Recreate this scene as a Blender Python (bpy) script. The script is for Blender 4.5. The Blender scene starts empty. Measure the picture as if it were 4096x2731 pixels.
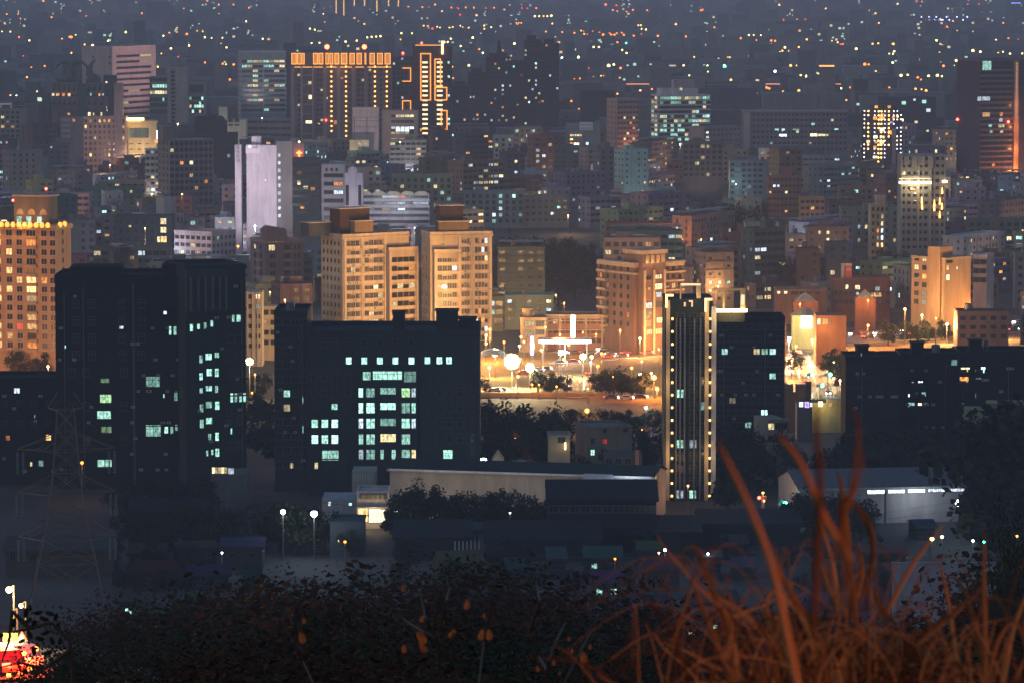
import bpy, math, random
from mathutils import Vector, Matrix
R = random.Random(11)
rad = math.radians
SC = bpy.context.scene
COL = SC.collection
# ---------------------------------------------------------------- camera, world, exposure
F = 4200.0            # focal length in render pixels
H = 140.0             # camera height over the city plain
PIT = rad(5.346)      # looking down
SP, CP = math.sin(PIT), math.cos(PIT)
cd = bpy.data.cameras.new('camera'); cam = bpy.data.objects.new('camera', cd); COL.objects.link(cam)
cd.sensor_width = 36.0; cd.lens = 36.0 * F / 1024; cd.clip_start = 0.3; cd.clip_end = 90000
cam.location = (0, 0, H); cam.rotation_euler = (math.pi / 2 - PIT, 0, 0)
cd.dof.use_dof = True; cd.dof.focus_distance = 900; cd.dof.aperture_fstop = 20
SC.camera = cam
W = bpy.data.worlds.new('World'); SC.world = W; W.use_nodes = True
wn = W.node_tree.nodes; wl = W.node_tree.links
sky = wn.new('ShaderNodeTexSky'); sky.sky_type = 'NISHITA'; sky.sun_disc = False
sky.sun_elevation = rad(10.0); sky.sun_rotation = rad(250); sky.air_density = 1.6; sky.dust_density = 1.2; sky.ozone_density = 3.0
tint = wn.new('ShaderNodeMix'); tint.data_type = 'RGBA'; tint.blend_type = 'MULTIPLY'; tint.inputs[0].default_value = 1.0
tint.inputs[7].default_value = (0.84, 0.91, 1.22, 1)
wl.new(sky.outputs[0], tint.inputs[6]); wl.new(tint.outputs[2], wn['Background'].inputs[0])
wn['Background'].inputs[1].default_value = 0.15
SC.view_settings.view_transform = 'Standard'; SC.view_settings.look = 'None'
SC.view_settings.exposure = 0.0; SC.view_settings.gamma = 1.0
SC.render.engine = 'CYCLES'
cy = SC.cycles
cy.use_denoising = True
cy.max_bounces = 3; cy.diffuse_bounces = 1; cy.glossy_bounces = 1; cy.transmission_bounces = 2; cy.volume_bounces = 0
cy.sample_clamp_indirect = 1.0; cy.sample_clamp_direct = 0
cy.caustics_reflective = False; cy.caustics_refractive = False
HAZE_DENSITY = 1.15e-4

# ---------------------------------------------------------------- pixel <-> world
def ray(px, py):
    u = (px - 512) / F; v = (341 - py) / F
    return u, CP + v * SP, -SP + v * CP
def G(px, py, z=0.0):
    u, a, b = ray(px, py); t = (z - H) / b
    return Vector((u * t, a * t, z))
def P(px, py, Y):
    u, a, b = ray(px, py); t = Y / a
    return Vector((u * t, Y, H + b * t))
def dist(yb): return G(512, yb).y
def px_of(p):
    q = p - Vector((0, 0, H)); f = q.y * CP - q.z * SP; up = q.y * SP + q.z * CP
    return 512 + F * q.x / f, 341 - F * up / f
def scale(Y): return F / (Y * CP + H * SP)
def nscale(Y): return F / (Y * 1.015)     # for things near the camera's own height

# ---------------------------------------------------------------- materials
MC = {}
def newmat(name):
    m = bpy.data.materials.new(name); m.use_nodes = True
    return m, m.node_tree.nodes, m.node_tree.links, m.node_tree.nodes['Principled BSDF']
def wall(c, rough=0.85, var=0.35, sc=0.12, streak=True):
    k = ('wall', tuple(round(x, 3) for x in c), rough, var, sc)
    if k in MC: return MC[k]
    m, n, l, b = newmat('wall_paint')
    tc = n.new('ShaderNodeTexCoord'); mp = n.new('ShaderNodeMapping'); mp.inputs[3].default_value = (1, 1, 0.22 if streak else 1)
    no = n.new('ShaderNodeTexNoise'); no.inputs['Scale'].default_value = sc * 3; no.inputs['Detail'].default_value = 8; no.inputs['Roughness'].default_value = 0.7
    cr = n.new('ShaderNodeValToRGB'); cr.color_ramp.elements[0].position = 0.3; cr.color_ramp.elements[1].position = 0.72
    cr.color_ramp.elements[0].color = tuple(x * (1 - var) for x in c) + (1,)
    cr.color_ramp.elements[1].color = tuple(min(.9, x * (1 + var * .5)) for x in c) + (1,)
    l.new(tc.outputs['Object'], mp.inputs[0]); l.new(mp.outputs[0], no.inputs['Vector']); l.new(no.outputs[0], cr.inputs[0]); l.new(cr.outputs[0], b.inputs['Base Color'])
    b.inputs['Roughness'].default_value = rough; b.inputs['Specular IOR Level'].default_value = 0.04
    MC[k] = m; return m
def plain(name, c, rough=0.6, metal=0.0):
    k = ('p', name)
    if k in MC: return MC[k]
    m, n, l, b = newmat(name)
    no = n.new('ShaderNodeTexNoise'); no.inputs['Scale'].default_value = 2.0; no.inputs['Detail'].default_value = 4
    mx = n.new('ShaderNodeMix'); mx.data_type = 'RGBA'; mx.inputs[6].default_value = tuple(x * .7 for x in c) + (1,); mx.inputs[7].default_value = tuple(min(1, x * 1.2) for x in c) + (1,)
    tc = n.new('ShaderNodeTexCoord'); l.new(tc.outputs['Object'], no.inputs['Vector']); l.new(no.outputs[0], mx.inputs[0]); l.new(mx.outputs[2], b.inputs['Base Color'])
    b.inputs['Roughness'].default_value = rough; b.inputs['Metallic'].default_value = metal
    MC[k] = m; return m
def glass():
    k = 'glass'
    if k in MC: return MC[k]
    m, n, l, b = newmat('dark_glass')
    b.inputs['Base Color'].default_value = (.012, .016, .02, 1); b.inputs['Roughness'].default_value = 0.25
    MC[k] = m; return m
def emit(c, s, vary=0.0, tex=True):
    k = ('e', c, s, vary)
    if k in MC: return MC[k]
    m, n, l, b = newmat('glowing_light')
    b.inputs['Base Color'].default_value = (.05, .05, .05, 1); b.inputs['Emission Color'].default_value = tuple(c) + (1,)
    b.inputs['Emission Strength'].default_value = s
    if vary:   # curtains, furniture and lamps inside a lit room
        oi = n.new('ShaderNodeObjectInfo'); tc = n.new('ShaderNodeTexCoord'); mp = n.new('ShaderNodeMapping'); mp.inputs[3].default_value = (1.1, 1.1, .5)
        ad = n.new('ShaderNodeVectorMath'); ad.operation = 'ADD'
        sc = n.new('ShaderNodeVectorMath'); sc.operation = 'SCALE'; sc.inputs[0].default_value = (37, 11, 23); l.new(oi.outputs['Random'], sc.inputs['Scale'])
        l.new(tc.outputs['Object'], mp.inputs[0]); l.new(mp.outputs[0], ad.inputs[0]); l.new(sc.outputs[0], ad.inputs[1])
        no = n.new('ShaderNodeTexNoise'); no.inputs['Scale'].default_value = 1.9; no.inputs['Detail'].default_value = 3; l.new(ad.outputs[0], no.inputs['Vector'])
        mr = n.new('ShaderNodeMapRange'); mr.inputs[1].default_value = .3; mr.inputs[2].default_value = .7; mr.inputs[3].default_value = 1 - vary; mr.inputs[4].default_value = 1 + vary * .6
        l.new(no.outputs[0], mr.inputs[0])
        m2 = n.new('ShaderNodeMapRange'); m2.inputs[3].default_value = s * (1 - vary * .8); m2.inputs[4].default_value = s * (1 + vary * .5); l.new(oi.outputs['Random'], m2.inputs[0])
        mu = n.new('ShaderNodeMath'); mu.operation = 'MULTIPLY'; l.new(mr.outputs[0], mu.inputs[0]); l.new(m2.outputs[0], mu.inputs[1]); l.new(mu.outputs[0], b.inputs['Emission Strength'])
    m.cycles.emission_sampling = 'NONE'
    MC[k] = m; return m
LC = {'W': (1, .56, .2), 'Y': (1, .8, .42), 'C': (.5, 1, .82), 'B': (.72, .88, 1), 'O': (1, .33, .06), 'R': (1, .05, .03), 'G': (.55, 1, .5), 'T': (.08, .9, .65), 'V': (.55, .4, 1)}
def lit(c, s=1.1): return emit(LC[c], s, .8)
def leafmat(name, c1, c2, rough=.7):
    k = ('leaf', name)
    if k in MC: return MC[k]
    m, n, l, b = newmat(name)
    ge = n.new('ShaderNodeNewGeometry'); oi = n.new('ShaderNodeObjectInfo')
    ad = n.new('ShaderNodeMath'); ad.operation = 'ADD'; l.new(ge.outputs['Random Per Island'], ad.inputs[0]); l.new(oi.outputs['Random'], ad.inputs[1])
    fr = n.new('ShaderNodeMath'); fr.operation = 'FRACT'; l.new(ad.outputs[0], fr.inputs[0])
    mx = n.new('ShaderNodeMix'); mx.data_type = 'RGBA'; mx.inputs[6].default_value = c1 + (1,); mx.inputs[7].default_value = c2 + (1,)
    l.new(fr.outputs[0], mx.inputs[0]); l.new(mx.outputs[2], b.inputs['Base Color']); b.inputs['Roughness'].default_value = rough
    b.inputs['Specular IOR Level'].default_value = .03
    MC[k] = m; return m
LAMPC = {'O': (1, .20, .012), 'W': (1, .42, .07), 'Y': (1, .72, .22), 'G': (.5, 1, .2), 'R': (1, .03, .02), 'T': (.05, .9, .6), 'C': (.6, 1, .85), 'B': (.78, .9, 1), 'V': (.25, .25, 1)}
CONC = wall((.26, .25, .25)); DARKC = wall((.05, .055, .06)); FRAME = plain('window_frame_metal', (.12, .12, .12)); STEEL = plain('galvanised_steel', (.16, .15, .14), .5, .3)
WFRAME = plain('pale_window_frame', (.42, .38, .34)); BARK = wall((.07, .05, .035)); BLACK = plain('black_rubber', (.02, .02, .02))

# ---------------------------------------------------------------- mesh builder
class MB:
    def __init__(s): s.v = []; s.f = []; s.m = []; s.mats = []
    def mi(s, mat):
        if mat not in s.mats: s.mats.append(mat)
        return s.mats.index(mat)
    def box(s, x0, x1, y0, y1, z0, z1, mat):
        i = len(s.v); k = s.mi(mat)
        s.v += [(x0, y0, z0), (x1, y0, z0), (x1, y1, z0), (x0, y1, z0), (x0, y0, z1), (x1, y0, z1), (x1, y1, z1), (x0, y1, z1)]
        for q in ((0, 3, 2, 1), (4, 5, 6, 7), (0, 1, 5, 4), (1, 2, 6, 5), (2, 3, 7, 6), (3, 0, 4, 7)): s.f.append(tuple(i + a for a in q)); s.m.append(k)
        return s
    def poly(s, pts, mat):
        i = len(s.v); s.v += [tuple(p) for p in pts]; s.f.append(tuple(range(i, i + len(pts)))); s.m.append(s.mi(mat)); return s
    def prism(s, pts, y0, y1, mat):   # xz outline extruded along y
        n = len(pts)
        s.poly([(p[0], y0, p[1]) for p in pts], mat); s.poly([(p[0], y1, p[1]) for p in reversed(pts)], mat)
        for a in range(n):
            p, q = pts[a], pts[(a + 1) % n]; s.poly([(q[0], y0, q[1]), (p[0], y0, p[1]), (p[0], y1, p[1]), (q[0], y1, q[1])], mat)
        return s
    def tube(s, a, b, r0, r1, mat, n=6):
        a = Vector(a); b = Vector(b); d = (b - a)
        if d.length < 1e-6: return s
        d.normalize(); u = d.orthogonal().normalized(); w = d.cross(u); i = len(s.v); k = s.mi(mat)
        for c, r in ((a, r0), (b, r1)):
            for j in range(n):
                t = 2 * math.pi * j / n; s.v.append(tuple(c + (u * math.cos(t) + w * math.sin(t)) * r))
        for j in range(n):
            j2 = (j + 1) % n; s.f.append((i + j, i + j2, i + n + j2, i + n + j)); s.m.append(k)
        s.f.append(tuple(i + n + j for j in range(n))); s.m.append(k); s.f.append(tuple(i + n - 1 - j for j in range(n))); s.m.append(k)
        return s
    def path(s, pts, rs, mat, n=6):
        for j in range(len(pts) - 1): s.tube(pts[j], pts[j + 1], rs[j], rs[j + 1], mat, n)
        return s
    def ball(s, c, r, mat, n=8, m=5, sz=1.0):
        i = len(s.v); k = s.mi(mat)
        s.v.append((c[0], c[1], c[2] - r * sz))
        for a in range(1, m):
            t = math.pi * a / m
            for j in range(n):
                p = 2 * math.pi * j / n; s.v.append((c[0] + r * math.sin(t) * math.cos(p), c[1] + r * math.sin(t) * math.sin(p), c[2] - r * sz * math.cos(t)))
        s.v.append((c[0], c[1], c[2] + r * sz)); e = len(s.v) - 1
        for j in range(n):
            j2 = (j + 1) % n
            s.f.append((i, i + 1 + j2, i + 1 + j)); s.m.append(k)
            for a in range(m - 2):
                q = i + 1 + a * n; s.f.append((q + j, q + j2, q + n + j2, q + n + j)); s.m.append(k)
            q = i + 1 + (m - 2) * n; s.f.append((q + j, q + j2, e)); s.m.append(k)
        return s
    def mesh(s, name):
        me = bpy.data.meshes.new(name); me.from_pydata(s.v, [], s.f)
        for mt in s.mats: me.materials.append(mt)
        me.polygons.foreach_set('material_index', s.m); me.update(); return me
    def build(s, name, parent=None, loc=(0, 0, 0), rz=0):
        return link(name, s.mesh(name), parent, loc, rz)
def link(name, data, parent=None, loc=(0, 0, 0), rz=0):
    o = bpy.data.objects.new(name, data); COL.objects.link(o); o.location = loc; o.rotation_euler = (0, 0, rz)
    if parent: o.parent = parent
    return o
USED = set()
def tag(o, label=None, cat=None, group=None, kind=None):
    if label:
        o['label'] = label
        if cat and label in USED: print('DUPLABEL', label)
        USED.add(label)
    if cat: o['category'] = cat
    if group: o['group'] = group
    if kind: o['kind'] = kind
    return o
def thing(name, label, cat, loc=(0, 0, 0), rz=0, group=None):
    o = bpy.data.objects.new(name, None); COL.objects.link(o); o.location = loc; o.rotation_euler = (0, 0, rz); o.empty_display_size = .5
    return tag(o, label, cat, group)
# unique place phrases for repeats
LM = []          # landmarks: (px, py, phrase)
ORD = ['nearest', 'second nearest', 'third nearest', 'fourth nearest', 'fifth nearest', 'sixth nearest', 'seventh nearest', 'eighth nearest', 'ninth nearest', 'tenth nearest', 'eleventh nearest', 'twelfth nearest']
PENDING = []     # (obj, px, py, adjective noun)
def later(o, px, py, what): PENDING.append((o, px, py, what))
def name_pending():
    byk = {}
    for o, px, py, what in PENDING:
        c = sorted(LM, key=lambda m: (m[0] - px) ** 2 + ((m[1] - py) * 1.3) ** 2)[0]
        dx, dy = px - c[0], py - c[1]
        side = ('left' if dx < 0 else 'right') if abs(dx) > abs(dy) * 1.2 else ('above' if dy < 0 else 'below')
        byk.setdefault((what, side, c[2]), []).append(((dx * dx + dy * dy), o))
    for (what, side, ph), L in byk.items():
        L.sort(key=lambda t: t[0])
        rel = {'left': 'left of', 'right': 'right of', 'above': 'above', 'below': 'below'}[side]
        for i, (_, o) in enumerate(L):
            o['label'] = '%s, %s %s %s' % (what, ORD[i] if i < len(ORD) else {2: '%dnd', 3: '%drd'}.get((i + 1) % 10 if i > 19 else 0, '%dst' if (i + 1) % 10 == 1 and i > 19 else '%dth') % (i + 1) + ' nearest', rel, ph)
            if len(o['label'].split()) > 16: o['label'] = o['label'].replace(' apartment block', ' block', 1).replace(' street lamp', ' lamp', 1).replace(' on the avenue', '', 1)
            if len(o['label'].split()) > 16: print('LONG', o['label'])

# ---------------------------------------------------------------- windows
WC = {}
def wmesh(w, h, key, mull, fr, deep=.12):
    k = (round(w, 1), round(h, 1), key, mull, fr.name)
    if k in WC: return WC[k]
    w, h = k[0], k[1]
    g = glass() if key == '-' else (lit(key[0], float(key[1:]) if len(key) > 1 else 1.1))
    b = MB(); t = max(.07, min(.14, w * .06))
    b.poly([(0, -.03, 0), (w, -.03, 0), (w, -.03, h), (0, -.03, h)], g)
    b.box(-t, w + t, -deep, .02, -t, 0, fr); b.box(-t, w + t, -deep, .02, h, h + t, fr); b.box(-t, 0, -deep, .02, 0, h, fr); b.box(w, w + t, -deep, .02, 0, h, fr)
    for j in range(1, mull): x = w * j / mull; b.box(x - t * .4, x + t * .4, -deep + .03, -.02, 0, h, fr)
    if h > 1.9: b.box(0, w, -deep + .04, -.02, h * .66 - .04, h * .66 + .04, fr)
    WC[k] = b.mesh('window'); return WC[k]

NW = 0
ACM = []
def clutter(k, n, seed, fh=3.2, v=-.05, col=(.3, .3, .3), z0=4, pitch=None):
    q = random.Random(seed)
    if not ACM:
        for w in (.8, 1.0): b = MB(); m = plain('ac_casing', (.38, .38, .36)); b.box(-w / 2, w / 2, -.42, 0, 0, .6, m); b.tube((0, -.43, .3), (0, -.40, .3), .22, .22, BLACK, 10); b.box(-w / 2, w / 2, -.4, 0, -.08, -.02, STEEL); ACM.append(b.mesh('air_conditioner'))
    for i in range(n):
        j = q.randrange(max(1, int((k.h - z0) / fh))); x = q.uniform(k.a + .8, k.b - .8)
        link('air_conditioner', q.choice(ACM), k.root, (x, v, k.h - 1.2 - fh * j - fh + .25))
    for i in range(max(1, n // 8)):
        x = q.uniform(k.a + 1, k.b - 1); MB().tube((x, v - .12, 1), (x, v - .12, k.h - q.uniform(1, 4)), .08, .08, STEEL, 5).build('drain_pipe', k.root)
PROT = []     # protected visible rectangles: x0, x1, ytop, yvis, ybase, depth Y range
class Bld:
    def __init__(s, name, label, cat, x0, x1, yt, yb, xc=None, main='R', D=16, col=(.3, .3, .3), trim=None, yv=None, frame=None, lm=None, group=None, flip=False, protect=True, top='back'):
        s.yb = yb; s.Y = dist(yb); s.s = scale(s.Y); s.D = D; s.main = main
        s.col = wall(col); s.trim = wall(trim) if trim else s.col; s.fr = frame or FRAME
        if xc is None: xc = x0 if main == 'R' else x1
        s.xc = xc
        L = (xc - x0) if main == 'R' else (x1 - xc); M = (x1 - xc) if main == 'R' else (xc - x0)
        th = math.asin(min(.9, L / (D * s.s))) if L > 0 else 0.0
        s.ct = math.cos(th); s.W = M / (s.s * s.ct); s.th = th if main == 'R' else -th
        g = G(xc, yb); s.root = thing(name, label, cat, (g.x, g.y, 0), s.th, group)
        s.h = P(xc, yt, s.Y + (D * .9 if top == 'back' else 0)).z - (.5 if top == 'back' else 0); s.wb = MB(); s.nw = 0; s.extra = MB()
        s.a, s.b = (0, s.W) if main == 'R' else (-s.W, 0)
        s.wb.box(s.a, s.b, 0, D, 0, s.h, s.col)
        s.box = (x0, x1, yt, yv if yv else yb)
        if protect: PROT.append((x0, x1, yt, yv if yv else yb, yb, s.Y - 3, s.Y + D + 8 + s.W * abs(math.sin(th))))
        if lm: LM.append(((x0 + x1) / 2, (yt + (yv or yb)) / 2, lm))
    def X(s, px): return (px - s.xc) / (s.s * s.ct)
    def Z(s, py): return P(s.xc, py, s.Y).z
    def parapet(s, h=1.0, t=.35, mat=None):
        m = mat or s.trim; a, b, D, z = s.a, s.b, s.D, s.h
        s.wb.box(a - .15, b + .15, -.15, t, z, z + h, m); s.wb.box(a - .15, b + .15, D - t, D + .15, z, z + h, m)
        s.wb.box(a - .15, a + t, t, D - t, z, z + h, m); s.wb.box(b - t, b + .15, t, D - t, z, z + h, m); return s
    def ledges(s, zs, h=.35, out=.25, mat=None, a=None, b=None, side=True):
        m = mat or s.trim
        for z in zs: s.wb.box((s.a if a is None else a) - (out if a is None else 0), (s.b if b is None else b) + (out if b is None else 0), -out, s.D * .98 if side and a is None else 0, z, z + h, m)
        return s
    def piers(s, xs, w=.6, out=.35, z0=0, z1=None, mat=None):
        for x in xs: s.wb.box(x - w / 2, x + w / 2, -out, .01, z0, s.h - .02 if z1 is None else z1, mat or s.trim)
        return s
    def win(s, x, z, w, h, key='-', face='m', mull=2, v=0.0, inwall=False):
        """x is the left edge along the face, z the sill"""
        global NW
        if inwall or s.nw >= 100:
            t = s.wb if inwall else s.extra
            g = glass() if key == '-' else lit(key[0])
            if face == 'm':
                t.box(x, x + w, v - .04, v + .02, z, z + h, g)
            elif face == 's' and s.main == 'R': t.box(-.04, .02, s.D - x - w, s.D - x, z, z + h, g)
            else: t.box(-.02, .04, x, x + w, z, z + h, g)
            return
        me = wmesh(w, h, key, mull, s.fr)
        if face == 'm': o = link('window', me, s.root, (x, v, z))
        elif s.main == 'R': o = link('window', me, s.root, (0, s.D - x, z), -math.pi / 2)
        else: o = link('window', me, s.root, (0, x, z), math.pi / 2)
        s.nw += 1; NW += 1
    def grid(s, n, fh, w, h, x0=None, x1=None, ztop=None, zbot=None, p=.1, cols='WYYC', face='m', mull=2, v=0.0, lits=None, inwall=None, off=.9, xs=None, pat=None):
        if face == 'm': a = s.a if x0 is None else x0; b = s.b if x1 is None else x1
        else: a, b = (0, s.D) if x0 is None else (x0, x1)
        zt = (s.h if ztop is None else ztop); zb = s.Z(s.box[3] + 14) if zbot is None else zbot; zb = max(zb, .5)
        k = 0
        while zt - off - h - k * fh > zb:
            z = zt - off - h - k * fh
            for i in range(n):
                if pat and not pat(k, i): continue
                cx = a + (b - a) * (i + .5) / n if xs is None else xs[i]
                key = '-'
                if lits is not None and (k, i) in lits: key = lits[(k, i)]
                elif R.random() < p: key = R.choice(cols) + R.choice(['0.5', '1.1', '1.1', '2.2'])
                s.win(cx - w / 2, z, w, h, key, face, mull, v, inwall=(inwall == 'dark' and key == '-') or inwall == 'all')
            k += 1
        return s
    def rects(s, L, v=0.0, mull=2, st=1.6, default='C'):
        for r in L:
            x0, x1, y0, y1 = r[:4]; c = r[4] if len(r) > 4 else default
            if c in LC: c += str(st)
            z0, z1 = s.Z(y1), s.Z(y0); s.win(s.X(x0), z0, (x1 - x0) / (s.s * s.ct), z1 - z0, c, 'm', mull, v)
        return s
    def roof_house(s, px0, px1, pyt, dep=5, back=3, mat=None, name='roof_house'):
        b = MB(); m = mat or s.col; x0, x1 = s.X(px0), s.X(px1); z = P(s.xc, pyt, s.Y + back).z
        b.box(x0, x1, back, back + dep, s.h + .01, z, m); b.box(x0 - .3, x1 + .3, back - .3, back + dep + .3, z, z + .3, s.trim)
        b.build(name, s.root); return s
    def tank(s, x=None):
        b = MB(); x = x if x is not None else s.a + (s.b - s.a) * R.uniform(.15, .85); y = R.uniform(2.5, max(3, s.D - 3)); r = R.uniform(.8, 1.3)
        for q in ((-.6, -.6), (.6, -.6), (.6, .6), (-.6, .6)): b.tube((x + q[0], y + q[1], s.h), (x + q[0], y + q[1], s.h + .9), .07, .07, STEEL, 4)
        b.tube((x, y, s.h + .9), (x, y, s.h + 2.8), r, r, STEEL, 10); b.ball((x, y, s.h + 2.8), r * .98, STEEL, 10, 4, .35)
        b.build('water_tank', s.root); return s
    def done(s):
        s.wb.build('wall', s.root)
        if s.extra.f: tag(s.extra.build('window', s.root), kind='stuff')
        return s

def flood(k, power, col, px=None, dist_=55, pz=None, z=7, ang=60):  # adds an unseen spot light to brighten one facade, with no fixture
    d = bpy.data.lights.new('added_facade_spot', 'SPOT'); d.color = col; d.energy = power; d.spot_size = rad(ang); d.spot_blend = .6; d.shadow_soft_size = .6
    x = k.X(px) if px else (k.a + k.b) / 2; o = bpy.data.objects.new('added_facade_spot', d); COL.objects.link(o); o.parent = k.root; o.location = (x, -dist_, z)
    o.rotation_euler = (Vector((x, 0, pz if pz else k.h * .6)) - o.location).to_track_quat('-Z', 'Y').to_euler()
def pointlight(name, loc, col, power, parent=None, r=.5):
    d = bpy.data.lights.new(name, 'POINT'); d.color = col; d.energy = power; d.shadow_soft_size = r
    o = bpy.data.objects.new(name, d); COL.objects.link(o); o.location = loc
    if parent: o.parent = parent
    return o
# street lamps: (pole > arm) and head; far ones are one mesh
def lamp(px, py, yb=None, c='W', size=.5, st=30, power=0, label=None, what=None, name='street_lamp', cat='street lamp', group=None, far=False, h=None, kind='globe', lift=0):
    if yb is None: yb = (py + (h or 9) * 52 / 140) / (1 - (h or 9) / 140.)
    Y = dist(yb); p = P(px, py, Y); g = Vector((p.x, Y, lift)); z = p.z - lift
    size = size * (1 if far else .66); colr = LC[c]; hm = emit(LAMPC[c], st * (.35 if c in 'OWR' else .6 if c == 'Y' else 1))
    s = scale(Y)
    if far:
        b = MB(); b.tube((0, 0, 0), (0, 0, z - size), .14, .09, STEEL, 4); b.tube((0, 0, z - size * 1.1), (0, 0, z - size * .7), size * .5, size * .7, STEEL, 6); b.ball((0, 0, z), size, hm, 8, 5)
        o = b.build(name, None, g); tag(o, label, cat, group)
        if not label: later(o, px, py, what)
        if power: pointlight('lamp_light', (0, -.3, z), colr, power, o, .4)
        return o
    r = thing(name, label, cat, g, 0, group)
    if not label: later(r, px, py, what)
    b = MB(); b.tube((0, 0, 0), (0, 0, .5), .28, .22, STEEL, 8); b.tube((0, 0, .5), (0, .7, z + .3) if kind == 'arm' else (0, 0, z - size), .14, .08, STEEL, 8)
    if kind == 'arm': b.tube((0, .7, z + .3), (0, -.2, z + size * .8), .07, .06, STEEL, 6)
    b.build('pole', r)
    b = MB()
    if kind == 'bank':
        n = 4
        b.tube((0, .1, z), (0, .35, z), size * 1.9, size * 1.9, STEEL, 14)
        b.ball((0, 0, z), size * .75, hm, 12, 7)
        for i in range(7): b.ball((size * 1.2 * math.cos(i * .898), -.1, z + size * 1.2 * math.sin(i * .898)), size * .6, hm, 10, 6)
    else:
        b.ball((0, 0, z), size, hm, 12, 8); b.tube((0, 0, z + size * .5), (0, 0, z + size * 1.15), size * .8, size * .35, STEEL, 10)
    b.build('lamp_head', r)
    if power: pointlight('lamp_light', (0, -size * 1.3, z), colr, power, r, .5)
    return r

# ================================================================ GROUND, ROADS
def hill(x, y):
    z = 138.3 - 0.182 * y
    z += 0.9 * math.sin(x * .045 + 1) * math.cos(y * .021) * min(1, max(0, y) / 60)
    b = math.exp(-((x + 37) / 15) ** 2 - ((y - 262) / 26) ** 2)     # terrace that carries the hillside street
    z = z * (1 - min(1, b * 1.7)) + 95.0 * min(1, b * 1.7)
    return max(z, 0.0)
def grid_sheet(name, xs, ys, zf, mat):
    v = [(x, y, zf(x, y)) for y in ys for x in xs]; n = len(xs)
    f = [(j * n + i, j * n + i + 1, (j + 1) * n + i + 1, (j + 1) * n + i) for j in range(len(ys) - 1) for i in range(n - 1)]
    me = bpy.data.meshes.new(name); me.from_pydata(v, [], f); me.materials.append(mat); me.update()
    o = link(name, me); tag(o, kind='structure'); return o
m, n, l, b = newmat('ground_soil_asphalt')
tc = n.new('ShaderNodeTexCoord'); no = n.new('ShaderNodeTexNoise'); no.inputs['Scale'].default_value = .03; no.inputs['Detail'].default_value = 9
cr = n.new('ShaderNodeValToRGB'); cr.color_ramp.elements[0].color = (.008, .010, .008, 1); cr.color_ramp.elements[1].color = (.035, .033, .03, 1)
cr.color_ramp.elements[0].position = .4; cr.color_ramp.elements[1].position = .62
l.new(tc.outputs['Object'], no.inputs['Vector']); l.new(no.outputs[0], cr.inputs[0]); l.new(cr.outputs[0], b.inputs['Base Color']); b.inputs['Roughness'].default_value = .9
GROUND = m
xs = [-30000, -3000, -800, -300] + [i * 8 for i in range(-25, 26)] + [300, 800, 3000, 30000]
ys = [-80] + [i * 8 for i in range(0, 101)] + [900, 1200, 2000, 5000, 12000, 60000]
grid_sheet('ground', xs, ys, hill, GROUND)

m, n, l, b = newmat('asphalt')
tc = n.new('ShaderNodeTexCoord'); no = n.new('ShaderNodeTexNoise'); no.inputs['Scale'].default_value = .25; no.inputs['Detail'].default_value = 8
cr = n.new('ShaderNodeValToRGB'); cr.color_ramp.elements[0].color = (.06, .055, .05, 1); cr.color_ramp.elements[1].color = (.15, .14, .13, 1)
l.new(tc.outputs['Object'], no.inputs['Vector']); l.new(no.outputs[0], cr.inputs[0]); l.new(cr.outputs[0], b.inputs['Base Color']); b.inputs['Roughness'].default_value = .55
ASPH = m
PAINT = plain('road_marking_paint', (.7, .68, .6)); PAVE = wall((.22, .2, .18), .85, .3, .3, False); KERB = plain('kerb_stone', (.35, .33, .3))
def road(a, b, w, name='road', z=.1, dashes=True):
    a = Vector(a); b = Vector(b); d = (b - a).normalized(); nrm = Vector((-d.y, d.x, 0)); L = (b - a).length
    mb = MB(); hw = w / 2
    def q(s0, s1, t0, t1, zz, mt): mb.poly([tuple(a + d * s + nrm * t + Vector((0, 0, zz))) for s, t in ((s0, t0), (s1, t0), (s1, t1), (s0, t1))], mt)
    q(0, L, -hw, hw, z, ASPH)
    for t in (-hw + .4, hw - .6): q(0, L, t, t + .18, z + .03, PAINT)
    q(0, L, -.25, -.1, z + .03, PAINT); q(0, L, .1, .25, z + .03, PAINT)
    if dashes:
        s = 0
        while s < L - 4:
            for t in (-hw * .5, hw * .5): q(s, s + 4, t - .08, t + .08, z + .03, PAINT)
            s += 10
    o = mb.build(name); tag(o, kind='structure')
    mb = MB()
    for t0, t1 in ((-hw - 3.5, -hw), (hw, hw + 3.5)):
        c = [a + nrm * t0, b + nrm * t0, b + nrm * t1, a + nrm * t1]; e = Vector((0, 0, .24))
        mb.poly([tuple(p + e) for p in c], PAVE); mb.poly([tuple(c[0]), tuple(c[1]), tuple(c[1] + e), tuple(c[0] + e)], KERB); mb.poly([tuple(c[2]), tuple(c[3]), tuple(c[3] + e), tuple(c[2] + e)], KERB)
    o = mb.build('pavement'); tag(o, kind='structure')
    return a, d, nrm, L
mb = MB(); mb.poly([tuple(G(x, y, .06)) for x, y in ((590, 404), (1110, 400), (1110, 308), (590, 346))], wall((.17, .13, .09), .9, .45, .12, False)); tag(mb.build('pavement'), kind='structure')
BLV = road(G(560, 357), G(1180, 316), 30)
CRS = road(G(822, 408), G(806, 346), 19, z=.15)
mb = MB(); mb.poly([tuple(G(x, y, .16)) for x, y in ((474, 397), (604, 397), (604, 352), (474, 352))], wall((.27, .17, .07), .8, .35, .15, False)); o = mb.build('paved_yard'); tag(o, kind='structure')
mb = MB(); mb.poly([tuple(G(x, y, .11)) for x, y in ((606, 402), (668, 402), (668, 372), (606, 372))], wall((.30, .17, .06), .9, .4, .3, False)); o = mb.build('park_lawn'); tag(o, kind='structure')

# ================================================================ KEY BUILDINGS (near to far)
B_ = Bld
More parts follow.
